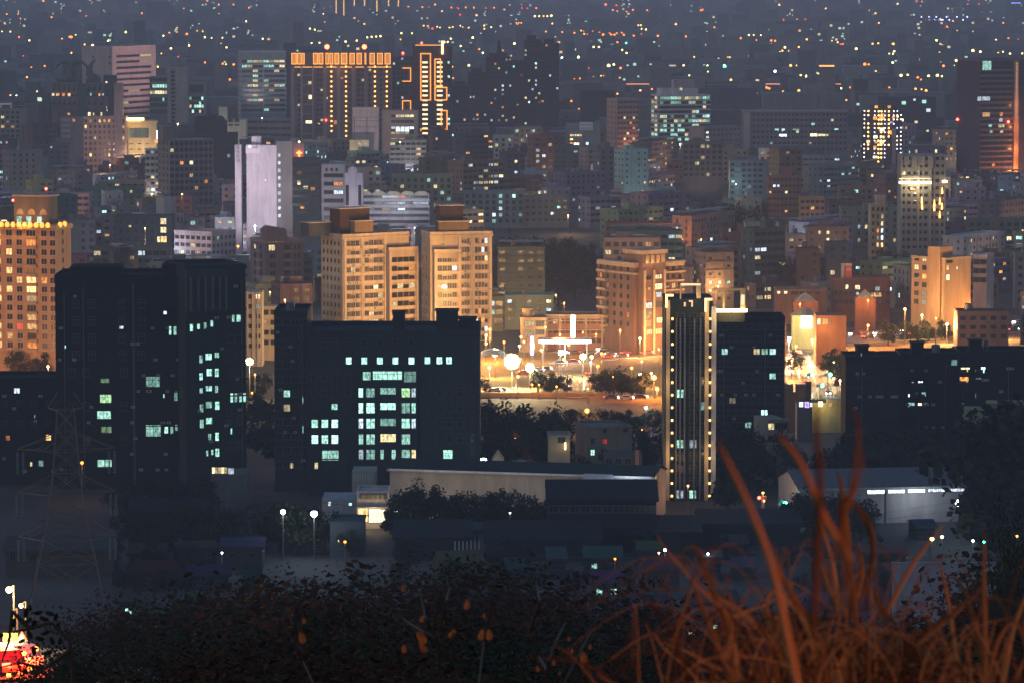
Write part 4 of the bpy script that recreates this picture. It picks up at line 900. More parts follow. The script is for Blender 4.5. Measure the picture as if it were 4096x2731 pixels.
k.grid(9, 3.4, 1.3, 1.2, p=.04, cols='Y'); k.rects([(699.6, 702, 0, 0)] if 0 else [(706, 708.5, 131.5, 133.5, 'Y1.8'), (706, 709, 135.8, 138.2, 'B1.8'), (706, 709.5, 140, 142.4, 'Y1.8')]); k.parapet(.7).done()
k = B_('office_building', 'low long hazy office with a few green white lit windows, right of centre', 'office', 743, 847, 110, 172, D=16, col=(.2, .19, .21), trim=(.4, .38, .34), yv=150)
k.wb.box(k.X(743.5), k.X(750), -.6, 0, 0, k.h - .5, wall((.44, .38, .32))); k.rects([(774.5, 778.5, 128.5, 131, 'C1.8'), (781.5, 784.3, 128.5, 131, 'B2'), (779, 786.5, 134, 136.5, 'B2.5'), (792.5, 799, 128.8, 130, 'C.8'), (811, 814.5, 122.8, 125.2, 'C1.6'), (810, 817, 133.4, 136.2, 'Y3'), (818, 825, 133.8, 136, 'Y2'), (826, 828, 134, 136, 'Y1.6'), (834, 838, 128.4, 129.8, 'C1.8')], mull=2)
k.grid(24, 3.6, 1.5, 1.4, p=.04, cols='CY', zbot=k.Z(150), inwall='dark'); k.parapet(.7).done()
LM.append((795, 130, 'the long hazy office')); 

LM.append((883, 137, 'the round tower hung with golden bulbs'))
# --- round bulb tower
Yr = dist(170); s_ = scale(Yr); g = G(883, 170); R.seed(21)
r_ = thing('hotel_tower', 'rounded dark tower hung with vertical strings of golden bulbs', 'tower', (g.x, g.y + 10, 0)); PROT.append((862, 904, 105, 167, 170, Yr - 3, Yr + 26))
hz = P(883, 112, Yr).z; b = MB(); rr = 20.5 / s_; wm = wall((.07, .065, .07)); b.tube((0, 0, 0), (0, 0, hz), rr, rr, wm, 26); b.tube((0, 0, hz), (0, 0, P(883, 105.5, Yr).z), rr * .66, rr * .6, wm, 20); b.build('wall', r_)
for ai, (px, n, c) in enumerate(((864.5, 13, 'b'), (868, 10, 'a'), (874, 12, 'c'), (877.8, 13, 'a'), (884, 12, 'b'), (888, 9, 'a'), (893, 13, 'b'), (896.8, 13, 'b'), (901, 14, 'b'), (880.5, 13, 'a'))):
    dx = (px - 883) / s_; dx = max(-rr * .98, min(rr * .98, dx)); dy = -math.sqrt(max(0, rr * rr - dx * dx))
    for j in range(n):
        if R.random() < .15: continue
        cc = (1, .5, .12) if c == 'a' else ((.95, .75, .6) if R.random() < .8 else (.4, .45, 1)); q = MB(); q.ball((0, 0, 0), .42 if c != 'a' else .55, emit(cc, 6 if c != 'a' else 9), 7, 5); q.box(-.2, .2, .1, .5, -.5, -.3, STEEL); q.build('bulb', r_, (dx, dy - .5, P(883, 111 + j * 4.2, Yr).z))
for (x0, x1, y0, y1, kk) in ((872.5, 877, 116.5, 119.5, 'O2'), (878.5, 883.5, 116.5, 119.5, 'O2.4'), (879, 883.5, 127.5, 131, 'Y3'), (873, 877.5, 135, 138, 'Y3'), (879, 884, 135.5, 138, 'Y2'), (866.5, 871.5, 140, 143, 'Y3'), (874, 877.5, 140.5, 143, 'W2.4'), (879, 883.5, 140, 143.5, 'Y2.6'), (872.5, 877.5, 155.5, 158, 'Y3.5'), (873, 876, 145.5, 148.5, 'O1.6'), (887.5, 891, 130, 134, 'O2.4'), (889, 892, 121, 123, 'V1'), (874.5, 877.5, 105.7, 108, 'O2'), (887.5, 890.5, 105.7, 108, 'O1.6'), (880, 883, 113, 116, 'O3.5'), (891, 894, 116.2, 119, 'W4'), (896, 898, 115.4, 117.4, 'W4'), (904, 906, 119, 121.5, 'Y4')):
    dx = ((x0 + x1) / 2 - 883) / s_; dx = max(-rr * .97, min(rr * .97, dx)); w = (x1 - x0) / s_; dy = -math.sqrt(max(0, rr * rr - dx * dx)) if y1 > 110 else -rr * .6
    link('window', wmesh(w, (y1 - y0) / s_, kk, 2, FRAME), r_, (dx - w / 2, dy - .3, P(883, y1, Yr).z))
q = MB(); q.box(8.6 / s_, 12.5 / s_, -rr * .96, -rr * .7, 0, P(883, 128, Yr).z, wall((.4, .32, .33))); q.build('stair_shaft', r_)

LM.append((990, 110, 'the tall dark tower with glowing orange edge'))
k = B_('office_tower', 'tall dark right tower with banded floors and glowing orange right edge', 'tower', 961, 1030, 59, 186, xc=979, main='R', D=30, col=(.075, .055, .075), trim=(.2, .13, .15), yv=175)
k.wb.box(k.X(1014), k.X(1018.8), -1.2, 0, 0, k.h + .4, wall((.5, .3, .17))); k.parapet(1.2)
R.seed(5)
for j in range(20):
    z = k.Z(69 + j * 5.4)
    k.wb.box(k.X(979), k.X(1013), -.5, 0, z - 1.3, z - .25, wall((.3, .18, .15)))
    for i in range(5): k.win(k.X(980 + i * 6.8), z, 6.4 / k.s / k.ct, 1.7, '-', mull=4)
k.rects([(988, 991, 124.5, 127, 'C1'), (989.5, 992, 130.5, 133, 'C.8'), (999.5, 1002.5, 112.5, 116.5, 'O1'), (999, 1002.6, 118.5, 122, 'B1.2'), (998.3, 1001.4, 124.5, 127.5, 'Y1.8'), (1002, 1004.6, 124.5, 127.5, 'Y1.6'), (1000, 1003, 130.6, 133, 'Y1.2'), (992, 995, 163.5, 166.5, 'O3')], v=-.55, mull=1)
k.rects([(976, 979.9, 96.5, 100.6, 'B2.4'), (981, 989, 96.5, 100.4, 'B2.4')], v=-.6, mull=3)
k.rects([(973.5 + 8, 981 + 8, 112.4, 116.5, 'W1.6')], v=-.6, mull=3)
for yy, e in ((172, 5200), (150, 3000), (128, 1700), (106, 900)): pointlight('edge_light', (k.X(1016), -6, k.Z(yy)), (1, .33, .08), e, k.root, .3)
b = MB()
for j in range(24): b.box(k.X(1015.3), k.X(1017.3), -1.4, -1.22, k.Z(63 + j * 2.4 + 1.2), k.Z(63 + j * 2.4), emit((1, .5, .25), .8))
b.build('edge_light_strip', k.root)
pointlight('foot_light', (k.X(997), -12, k.Z(177)), (1, .33, .08), 6500, k.root)
for px_, py_ in ((960.4, 121), (1008, 122)):
    b = MB(); b.ball((0, 0, 0), .75, emit(LC['R'], 26), 9, 6); b.box(-.3, .3, .2, 1, -.2, .2, STEEL); b.build('aviation_lamp', k.root, (k.X(px_), -1.3, k.Z(py_))) if px_ > 979 else b.build('aviation_lamp', k.root, (-1, 27, k.Z(py_)))
k.rects([(981, 990, 61, 70, 'C.12')], v=-.55, mull=1); k.done()
LM.append((918, 200, 'the block with the white light bar'))
k = B_('apartment_tower', 'beige tower block with a long glaring white light bar near its top', 'tower', 900, 945, 152, 262, D=16, col=(.3, .27, .24), trim=(.4, .36, .32), yv=238)
neon(k, 898, 930, 181, 183.2, -1.6, (1, .86, .5), 9, 1.0, 't', 'light_bar'); neon(k, 898, 929, 178, 180, -1.6, (1, .8, .45), 1.8, .4, 't', 'light_bar'); neon(k, 941, 946, 180, 182, -1.6, (1, .86, .5), 8, 1.0, 't', 'light_bar'); neon(k, 909.5, 914.5, 186, 189.5, -.9, (1, .5, .2), 2.5, .5, 'lb', 'light_bar')
pointlight('bar_light', (k.X(914), -5, k.Z(185)), (1, .8, .45), 3500, k.root)
k.rects([(913, 915.6, 192.5, 195, 'Y2.4'), (913, 915.6, 200, 202.5, 'W3')]); k.grid(8, 3.3, 1.5, 1.4, p=.02, inwall='dark')
for (x, y) in ((921.5, 206), (921, 200), (933.6, 203), (933.6, 207.5), (939, 201), (941.3, 190.5), (941.2, 206), (939, 214.5)):
    b = MB(); b.tube((0, 0, -1.4), (0, 0, 1.6), .42, .12, emit((1, .5, .12), 6), 7); b.build('wall_lamp', k.root, (k.X(x), -.8, k.Z(y)))
for i in range(4): k.wb.box(k.X(903 + i * 8), k.X(908 + i * 8), -.9, 0, k.Z(165 + (i % 2) * 3), k.Z(156), k.trim)
k.piers([k.X(x) for x in (901, 918, 930, 944)], .7, .6); k.done()
LM.append((878, 230, 'the slender cream art deco tower'))
k = B_('apartment_tower', 'slender cream stepped tower with a column of lit windows', 'tower', 870, 887, 202, 268, D=10, col=(.42, .34, .24), trim=(.5, .42, .3), yv=264)
k.wb.box(k.X(875.5), k.X(884.5), -1, 6, 0, k.Z(196), k.col); k.wb.box(k.X(875), k.X(885), -1.2, 6.2, k.Z(198), k.Z(195.6), k.trim)
for j in range(9):
    y = 207 + j * 7.1; kk = {1: ('Y.5', '-'), 2: ('Y2.4', '-'), 3: ('B2', 'O2'), 4: ('B2.8', 'Y.4'), 5: ('W3.5', 'W3'), 7: ('Y3', '-'), 0: ('-', '-')}.get(j, ('-', '-'))
    k.rects([(880.5, 882.6, y, y + 4, kk[0]), (876.3, 878.4, y, y + 4, kk[1]), (871.5, 873.5, y, y + 3.5, '-'), (885.2, 886.6, y, y + 3.5, '-')], v=-1.05, mull=1)
k.done()
LM.append((795, 200, 'the rust red brick apartment block'))
k = B_('apartment_block', 'rust red brick block with small lit windows, right of centre', 'apartment block', 768, 800, 174, 236, D=14, col=(.3, .14, .1), yv=224)
k.grid(8, 3.1, 1.1, 1.1, p=.06, cols='YW', lits={(1, 1): 'B4', (1, 2): 'B3', (2, 4): 'Y2.6'}); k.roof_house(782, 792, 168, 4, 3).done()
k = B_('apartment_block', 'orange lit wing with open balconies joined to the rust red block', 'apartment block', 800, 824.5, 196, 238, D=12, col=(.42, .26, .14), yv=224)
k.grid(5, 3.1, 1.5, 1.3, p=.12, cols='YW'); k.parapet(.6); pointlight('foot_light', (k.X(812), -10, 3), (1, .5, .15), 2600, k.root); k.done()
LM.append((940, 278, 'the ochre apartment block at right'))
k = B_('apartment_block', 'ochre apartment block with blank right wall and two amber windows', 'apartment block', 914, 973, 256, 338, xc=944, main='L', D=14, col=(.36, .24, .14), trim=(.42, .32, .2), yv=309)
k.wb.box(k.X(930), k.X(941), -.6, 6, 0, k.Z(247), k.col)
for j in range(6):
    y = 258 + j * 8.7
    for x in (917, 924, 931.5, 937.5): k.rects([(x, x + 3.6, y, y + 4.4, {(1, 917): 'Y1.2', (2, 924): 'O4', (0, 924): 'Y.9', (5, 924): 'C.5', (4, 924): 'C.4'}.get((j, x), '-'))])
k.win(.9, k.Z(270), 1.2, 1.8, 'W1.8', 's'); k.win(.9, k.Z(280), 1.5, 1.9, 'Y4', 's'); k.win(6, k.Z(270), 1, 1, 'Y1.6', 's'); k.win(1, k.Z(263), 3.0, 1.6, '-', 's', 3)
k.parapet(.8).tank().done()
clutter(k, 14, 9)
k = B_('shop_house', 'white framed house with a bright lilac side wall at far right', 'house', 973, 996, 254, 330, xc=986, main='L', D=10, col=(.36, .33, .33), trim=(.5, .46, .46), yv=272); k.grid(2, 3.3, 2.2, 1.7, p=0, mull=3); k.parapet().done()
LM.append((860, 285, 'the dark red brick school hall'))
k = B_('school_building', 'dark red brick hall with a red lettered sign house on its roof', 'school', 833, 890, 275, 322, D=16, col=(.24, .1, .07), trim=(.3, .13, .09), yv=297)
k.rects([(845.5, 848, 284.5, 288.5, 'Y2.4'), (855, 859.6, 285, 289, 'Y3.5'), (875, 879.5, 286.5, 290, 'B.5'), (871, 881, 292.5, 296.5, 'W2.6'), (856, 858.5, 292, 294.5, 'B3')], mull=2); k.grid(11, 3.4, 1.3, 1.5, p=.0, ztop=k.Z(290), off=.2)
b = MB(); X, Z = k.X, k.Z; cw = wall((.58, .45, .34)); b.box(X(841), X(844), 1, 1.6, k.h, Z(265.5), cw); b.box(X(841), X(851.5), .8, 1.8, Z(265.5), Z(263.3), cw); b.box(X(845.2), X(851.7), 1, 4, k.h, Z(265.5), plain('red_sign', (.5, .07, .04)))
b.build('sign_house', k.root)
b = MB()
for j in range(3): glyph(b, X(846.3 + j * 1.75), Z(270.2), .5, plain('white_lettering', (.85, .8, .8)), .98, j)
b.build('sign_characters', k.root); pointlight('sign_light', (X(848), -2.5, Z(268)), (1, .7, .5), 160, k.root); k.parapet(.6).done()
LM.append((800, 295, 'the low orange brick hall'))
k = B_('school_building', 'low orange brick hall with arched dark windows behind the glass pyramid', 'school', 776, 827, 287, 324, D=14, col=(.38, .18, .09), trim=(.44, .24, .14), yv=301)
k.rects([(777, 780, 289.5, 293.5, 'Y3'), (784, 787, 289.8, 293.5, 'Y3.5'), (791, 798, 290, 294, '-'), (799.5, 805, 290, 294, '-'), (806.5, 812, 290, 294, '-'), (815, 819, 290.5, 294, '-')], mull=3); k.parapet(.7); k.done()
def pyramid(px0, px1, py, yb, lab):
    Y = dist(yb); s = scale(Y); w = (px1 - px0) / s; z1 = P(px0, py, Y).z; r = thing('glass_pyramid', lab, 'skylight', (P((px0 + px1) / 2, py, Y).x, Y + w / 2, 0)); b = MB(); z0 = P(px0, py + 7.5, Y).z; h = w / 2
    b.box(-h - 1, h + 1, -h, h, 0, z0, wall((.2, .1, .07))); b.build('base', r); b = MB(); gm = plain('green_glass', (.18, .26, .24), .2)
    c = [(-h, -h, z0), (h, -h, z0), (h, h, z0), (-h, h, z0)]
    for i in range(4): b.poly([c[i], c[(i + 1) % 4], (0, 0, z1)], gm); b.tube(c[i], (0, 0, z1), .12, .12, WFRAME, 4); b.tube(tuple((Vector(c[i]) + Vector(c[(i + 1) % 4])) / 2), (0, 0, z1), .07, .07, WFRAME, 4)
    b.build('glass_roof', r); PROT.append((px0 - 3, px1 + 3, py, py + 16, yb, Y - 2, Y + w))
pyramid(796, 815.5, 293.3, 334, 'green glass pyramid roof in front of the low orange brick hall'); pyramid(858, 873, 290, 331, 'bluish glass pyramid roof in front of the dark red brick hall')
# glowing pavilion
Yp = dist(352); s_ = scale(Yp); r_ = thing('pavilion', 'brightly lit glass pavilion with wide conical roof at the junction', 'pavilion', (P(806, 325, Yp).x, Yp, 0)); z0 = P(806, 324, Yp).z; z1 = P(806, 315.5, Yp).z; z2 = P(806, 309.5, Yp).z
b = MB(); b.tube((0, 5, z1), (0, 5, z2), 5.6, 1.6, plain('pavilion_roof', (.3, .25, .17)), 16); b.build('roof', r_); b = MB(); b.box(-4.6, 4.6, 2, 8, 0, z1, wall((.42, .42, .22))); b.build('wall', r_); b = MB(); b.box(-1.6, 2.2, 1.8, 1.98, z0 - 1.5, z1 - .2, emit((1, .93, .75), 5)); b.box(-.6, -.45, 1.7, 1.8, z0 - 1.5, z1 - .2, FRAME); b.box(1.1, 1.25, 1.7, 1.8, z0 - 1.5, z1 - .2, FRAME); b.build('lit_glass_front', r_); b = MB(); b.tube((0, 5, 0), (0, 5, 1), 7, 7, CONC, 16); b.build('plinth', r_)
pointlight('pavilion_light', (0, -1.5, z0 + 1), (1, .9, .5), 1500, r_); PROT.append((785, 815, 309, 330, 352, Yp, Yp + 12)); LM.append((804, 318, 'the glowing glass pavilion'))
k = B_('shop_building', 'red roofed shop wing with lit doors right of the glass pavilion', 'shop', 816, 846, 311, 366, D=12, col=(.4, .17, .08), yv=338)
k.rects([(817, 820, 318.5, 324, 'Y4'), (822, 827.5, 318.5, 324, 'O2.4'), (829, 831, 319, 324, 'O1')], mull=2); pointlight('shop_light', (k.X(824), -4, k.Z(326)), (1, .55, .2), 1300, k.root); k.done()
k = B_('shop_building', 'orange washed shop row left of the glass pavilion', 'shop', 752, 786, 314, 368, D=12, col=(.36, .2, .1), yv=338)
k.grid(6, 3.3, 1.8, 1.7, p=.35, cols='WYO', zbot=k.Z(336)); pointlight('shop_light', (k.X(768), -6, 4), (1, .5, .15), 2500, k.root); k.done()
# dark housing at the right
LM.append((900, 395, 'the long dark housing row at right'))
for (a, c, y, yb, lab, L) in ((845, 900, 352, 470, 'dark housing slab right of the orange avenue, one faint window', [(1018, 1020, 0, 0)]),
                              (900, 958, 349, 466, 'dark housing slab with a bright ceiling lamp window among few lit ones', [(907.5, 914.5, 393.6, 396, 'B3'), (921, 925, 391.5, 395.5, 'C.8'), (907.5, 914, 402, 406, 'C1.2'), (917.5, 921, 402.3, 405.7, 'Y2.4'), (917.5, 922, 380.5, 385, 'B4'), (911, 913, 381, 383, 'B2'), (924, 927, 402, 405, 'C.15')]),
                              (958, 1040, 347, 468, 'dark housing slab at the right edge with an orange blind window', [(960, 968.5, 367, 371, 'Y3'), (959, 967.5, 376.5, 381.5, 'O2.8'), (980, 984, 366.5, 372, 'C2.8'), (974, 979, 369, 370.5, 'C.6'), (975, 980, 377, 378.5, 'B.4'), (961.5, 963.3, 393, 396, 'B1.4'), (974.8, 978, 392.5, 397, 'B.5'), (961.5, 963.3, 403, 406.5, 'B1.6'), (961.8, 962.8, 425.5, 426.5, 'B2')])):
    k = B_('apartment_block', lab, 'apartment block', a, c, y, yb, D=16, col=(.018, .022, .02), yv=438)
    if len(L) > 1: k.rects(L, mull=2)
    k.grid(max(3, int((c - a) / 8)), 3.1, 1.9, 1.5, p=.012, cols='C', zbot=k.Z(430), inwall='dark'); k.parapet(.8).tank(); k.roof_house(a + 12, a + 24, y - 6, 5, 4); clutter(k, 14, a, 3.1)
    if a == 845: neon(k, 860, 861, 352, 356, -.1, LC['B'], .4, .2, 'l', 'window_glint')
    k.done()
k = B_('apartment_house', 'dim yellow green lit garden house wall at the right edge', 'house', 990, 1040, 398, 478, D=12, col=(.3, .3, .16), yv=436)
k.ledges([k.Z(404), k.Z(415), k.Z(426)], .4, .6, side=False); k.grid(4, 3.2, 3, 1.6, p=0, mull=4); pointlight('garden_light', (k.X(1012), -9, 3), (1, .9, .3), 700, k.root); k.done()
k = B_('apartment_house', 'narrow olive lit house wall left of the garden house, right edge', 'house', 968, 984, 404, 480, D=12, col=(.26, .28, .16), yv=438); k.ledges([k.Z(420)], .5, .5); pointlight('garden_light', (k.X(975), -6, 3), (1, .9, .3), 350, k.root); k.done()
# house in the dark middle
LM.append((580, 440, 'the pale grey villa'))
k = B_('villa', 'pale grey villa with one lit window among dark trees', 'house', 576, 632, 421, 486, xc=590, main='R', D=14, col=(.24, .21, .17), yv=462)
k.rects([(602.5, 606.5, 426.5, 432.5, '-'), (623.5, 627.5, 426.5, 432.5, '-'), (588.8 + 2, 592.6 + 2, 437.5, 443, '-'), (602.5, 606.8, 439, 443.5, 'R.8'), (588.6 + 2, 592.2 + 2, 449, 454.5, 'C1.3'), (601.5, 604.5, 449, 453, '-')]); k.parapet(.6).done()
k = B_('villa', 'cream annex with a warm wall lamp left of the pale grey villa', 'house', 548, 570, 430.5, 490, D=10, col=(.36, .32, .24), yv=462)
k.rects([(558, 565, 435, 442, '-')], mull=3); neon(k, 564.6, 565.4, 440, 450, -.3, (1, .72, .4), 4, .35, 'l', 'wall_lamp'); pointlight('wall_light', (k.X(561), -3, k.Z(446)), (1, .7, .35), 130, k.root); k.parapet(.5).done()
k = B_('house', 'dark small house with a faint red chimney wall below the villa', 'house', 604, 642, 448, 500, D=10, col=(.07, .08, .085), yv=476); k.wb.box(k.X(635), k.X(639), -.3, 3, 0, k.h + 1, wall((.28, .16, .15))); k.grid(4, 3.2, 1.5, 1.4, p=0).done()
k = B_('house', 'cream gabled house corner lit warm at left edge of the centre pines', 'house', 492, 504, 455, 500, D=10, col=(.48, .38, .26), yv=468); k.wb.prism([(k.a, k.h), ((k.a + k.b) / 2, k.h + 2.2), (k.b, k.h)], 0, 9, k.col); pointlight('wall_light', (3, -3, 4), (1, .7, .35), 160, k.root); k.done()
k = B_('house', 'warm lit low house with arcade behind the long hall roof', 'house', 512, 526, 458, 500, D=8, col=(.5, .4, .25), yv=468); k.grid(3, 3, 1.6, 2, p=.6, cols='W'); pointlight('wall_light', (3, -4, 5), (1, .65, .3), 420, k.root); k.done()
k = B_('house', 'pale house with an angled balcony right of the strung tower', 'house', 756, 787, 413, 484, xc=768, main='R', D=12, col=(.27, .26, .2), yv=430)
k.wb.box(k.X(770), k.X(787), -1.4, 0, k.Z(421), k.Z(418), k.trim); k.grid(3, 3.2, 1.8, 1.6, p=.05, cols='Y').done()
k = B_('shop_building', 'small amber lit shop with glowing upright sign under the junction', 'shop', 812, 845, 397, 432, D=10, col=(.4, .34, .16), yv=408)
neon(k, 818, 823, 396.5, 409.5, -.6, (1, .85, .3), 7, 1.2, 'l', 'lit_sign'); k.rects([(828, 832, 400, 406, 'W1.2')]); k.wb.box(k.X(826), k.X(845), -1, .5, k.h, k.h + 1.2, wall((.4, .32, .22))); pointlight('sign_light', (k.X(820), -4, k.Z(404)), (1, .8, .35), 900, k.root); k.done()
k = B_('shop_building', 'low shop with blue white window lamps beside the amber lit shop', 'shop', 797, 812, 399, 440, D=8, col=(.2, .18, .16), yv=408); k.rects([(799, 803, 401.5, 406, 'B4'), (804.5, 809, 401, 407, 'V5'), (810, 812, 402, 406, 'B3')], mull=1).done()
k = B_('house', 'brick gable block with a dark chimney pier beside the junction', 'building', 784, 808, 382, 430, D=10, col=(.16, .1, .07), yv=399); k.wb.box(k.X(806), k.X(811), -.5, 2, 0, k.Z(381), DARKC); k.rects([(793, 795, 383, 391, 'W1.6')], mull=1).done()

# ================================================================ SHEDS AND HALLS IN FRONT
def shed(name, label, cat, x0, x1, yt, yb, xc=None, main='R', D=20, rise=3, col=(.3, .3, .3), roof=(.06, .07, .08), yv=None, lm=None, overhang=.6):
    k = B_(name, label, cat, x0, x1, yt, yb, xc=xc, main=main, D=D, col=col, yv=yv, lm=lm, top='front')
    b = MB(); rm = wall(roof, .6, .3, .3); a, c = k.a - overhang, k.b + overhang
    A = [(a, -overhang, k.h + .02), (c, -overhang, k.h + .02), (c, D / 2, k.h + rise), (a, D / 2, k.h + rise)]; Bq = [(a, D / 2, k.h + rise), (c, D / 2, k.h + rise), (c, D + overhang, k.h + .02), (a, D + overhang, k.h + .02)]
    for q in (A, Bq): b.poly(q, rm); b.poly([(p[0], p[1], p[2] + .25) for p in q], rm)
    b.box(a, c, -overhang - .08, -overhang, k.h - .35, k.h + .3, k.trim)
    x = a + 2
    while x < c - 1: b.tube((x, -overhang, k.h + .3), (x, D / 2, k.h + rise + .28), .06, .06, rm, 4); x += 2.4
    b.build('roof', k.root)
    for xx in (k.a, k.b - .02): k.wb.poly([(xx, 0, k.h), (xx, D, k.h), (xx, D / 2, k.h + rise)], k.col)
    return k
LM.append((500, 485, 'the long low factory hall'))
k = shed('factory_hall', 'long low factory hall with pale wall and white edged dark roof, bottom centre', 'hall', 388, 668, 477, 521, xc=652, main='L', D=16, rise=1.8, col=(.42, .35, .28), roof=(.015, .03, .032), yv=505)
k.trim = wall((.6, .6, .62)); b = MB(); b.box(k.X(388.5), k.X(652), -.75, -.68, k.Z(477.6), k.Z(475.6), wall((.62, .64, .66))); b.build('fascia', k.root)
k.rects([(587.5 + i * 4.2, 591.2 + i * 4.2, 484, 488.8, 'C.6') for i in range(6)] + [(616 + i * 5.1, 620.6 + i * 5.1, 483, 487, 'C1') for i in range(7)], mull=2); k.rects([(617, 651, 487.6, 490.8, 'B3')], mull=9)
k.wb.box(k.X(585), k.X(613.5), -1.6, -.02, k.Z(480.6), k.Z(474.6), wall((.34, .36, .42))); k.win(3, k.Z(483), 1.6, 2.2, 'Y1.4', 's'); k.win(8, k.Z(486), 1.2, 3, 'O.9', 's')
pointlight('hall_light', (k.X(633), -5, k.Z(487)), (.7, .85, 1), 1600, k.root); pointlight('hall_light', (k.X(440), -16, k.Z(500)), (1, .8, .6), 2200, k.root); pointlight('hall_light', (k.X(520), -16, k.Z(500)), (1, .85, .65), 1700, k.root); pointlight('gable_light', (7, 10, k.Z(498)), (1, .4, .12), 700, k.root); k.done()
k = shed('factory_shed', 'unlit dark shed with blue black roof in front of the lit factory windows', 'shed', 548, 656, 499, 552, D=22, rise=3.2, col=(.02, .025, .03), roof=(.012, .02, .022), yv=530); k.grid(10, 9, 2, 1.6, p=0, ztop=k.h - .5).done()
k = B_('shop_building', 'flat fronted shop with warm lit ground floor and upper balcony row', 'shop', 357, 388, 485, 528, D=12, col=(.44, .38, .36), yv=526)
k.wb.box(k.X(360), k.X(386), -.4, 0, k.Z(498), k.Z(493.5), wall((.2, .17, .09)))
for i in range(5): k.rects([(362 + i * 4.8, 365 + i * 4.8, 494, 497.5, 'Y.14')], v=-.45, mull=1)
k.rects([(358.5, 367.5, 507.5, 521, 'W1.6'), (369, 385, 508.5, 521.5, 'Y3')], mull=4); k.wb.box(k.X(357), k.X(388), -1.6, 0, k.Z(507), k.Z(505.5), k.trim); pointlight('shop_light', (k.X(372), -4, 4), (1, .75, .4), 900, k.root); k.parapet(.5).done()
LM.append((372, 505, 'the warm lit flat fronted shop'))
k = B_('shop_building', 'wide glass fronted shop glowing white behind dark tree trunks', 'shop', 389, 441, 500, 533, D=12, col=(.2, .19, .18), yv=524)
k.rects([(390 + i * 8.4, 397.6 + i * 8.4, 510.5, 522, ('B4', 'Y4', 'R2.4', 'Y3', 'B4', 'Y3')[i]) for i in range(6)], mull=3); pointlight('shop_light', (k.X(414), -5, 5), (1, .92, .8), 700, k.root); k.done()
k = B_('workshop', 'grey blank workshop box left of the warm lit shop', 'workshop', 322, 357, 490, 524, D=14, col=(.3, .31, .33), yv=512); k.rects([(328.5, 331, 501, 505, 'B4'), (349, 352, 502, 505, 'C1.4')], mull=1).done()
k = B_('workshop', 'low dark box with flat roof in front of the warm lit shop', 'workshop', 330, 364, 514, 556, D=12, col=(.06, .07, .08), yv=530); k.rects([(338, 340, 539, 541, 'Y2')]).parapet(.4).done()
k = B_('garage_row', 'pale shutter garage under a flat roof, in front of the glass bay office', 'garage', 352, 376, 464, 506, D=12, col=(.26, .28, .26), yv=480)
for i in range(8): k.wb.box(k.X(354 + i * 2.7), k.X(355.3 + i * 2.7), -.15, 0, k.Z(480), k.Z(473), wall((.42, .45, .45)))
k.wb.box(k.X(345), k.X(377), -3, 0, k.Z(466), k.Z(464), k.trim).ct if 0 else None
k.done()
LM.append((232, 470, 'the little yellow lit workshop'))
k = B_('workshop', 'low workshop with one bright yellow window row, below the columned office', 'workshop', 211, 247, 466, 508, D=12, col=(.12, .13, .12), yv=476); k.rects([(212.3 + i * 3.1, 215.1 + i * 3.1, 466.8, 472.6, 'Y1.5') for i in range(5)] + [(228.5, 234, 467.4, 473.2, 'B2')], mull=1, st=1.5).done()
LM.append((880, 487, 'the long shed with five lit windows'))
k = shed('factory_hall', 'long pale shed with five bright strip windows, lower right', 'hall', 785, 970, 489, 524, xc=800, main='R', D=26, rise=3.2, col=(.36, .34, .33), roof=(.10, .11, .12), yv=503)
for i in range(5): k.rects([(868 + i * 20.6, 885 + i * 20.6, 489.5 - i * .25, 494.3 - i * .25, 'B4')], mull=8)
k.piers([k.X(803), k.X(846), k.X(888)], .5, .4); pointlight('shed_light', (k.X(915), -6, k.Z(497)), (.8, .9, 1), 1300, k.root)
b = MB(); x = k.X(850); 
k.done()
for (nm, lab, x0, x1, yt, yb, c, D, ri) in (('shed', 'grey green low shed roof among trees, bottom left of centre', 395, 470, 537, 560, (.07, .08, .075), 16, 3), ('shed', 'low shed with pale striped gable wall above the dark bushes', 452, 480, 530, 556, (.22, .21, .2), 12, 1), ('shed', 'wide low dark teal roof right of the striped shed', 486, 600, 540, 560, (.05, .065, .065), 18, 3.4), ('shed', 'broad dark teal flat roof shed below the strung tower', 602, 700, 532, 552, (.06, .08, .08), 20, 2.6), ('shed', 'dim teal shed roof below the traffic signal corner', 700, 800, 524, 545, (.07, .085, .085), 18, 2.4), ('house', 'weathered grey house roof standing behind the lattice pylon legs', 6, 112, 550, 576, (.16, .14, .12), 14, 2.2), ('shed', 'low dark roof behind the flood lamp pair, lower left', 130, 205, 512, 532, (.04, .05, .055), 16, 2.4)):
    k = shed(nm, lab, nm, x0, x1, yt, yb, D=D, rise=ri, col=tuple(v * .45 for v in c), roof=(c[0] * .3, c[1] * .36, c[2] * .38), yv=yb - 4)
    if 'striped' in lab: k.piers([k.X(x) for x in range(455, 480, 4)], .4, .1, mat=wall((.4, .36, .36)))
    if 'grey house' in lab: k.rects([(10, 16, 552, 560, '-'), (30, 36, 553, 560, '-')])
    k.done()
mb = MB(); g0, g1 = G(893, 640), G(996, 640); Yw = dist(628); p0 = P(893, 563, Yw); p1 = P(996, 577, Yw)
mb.box(p0.x, p1.x, Yw, Yw + 1.2, hill(0, Yw) - 1, p0.z, wall((.3, .29, .31))); mb.box(p0.x - .2, p1.x + .2, Yw - .1, Yw + 1.3, p0.z, p0.z + .25, CONC); tag(mb.build('retaining_wall'), 'long grey concrete wall behind the tall grass, bottom right', 'wall')
PROT.append((893, 996, 563, 578, 628, Yw - 1, Yw + 2))

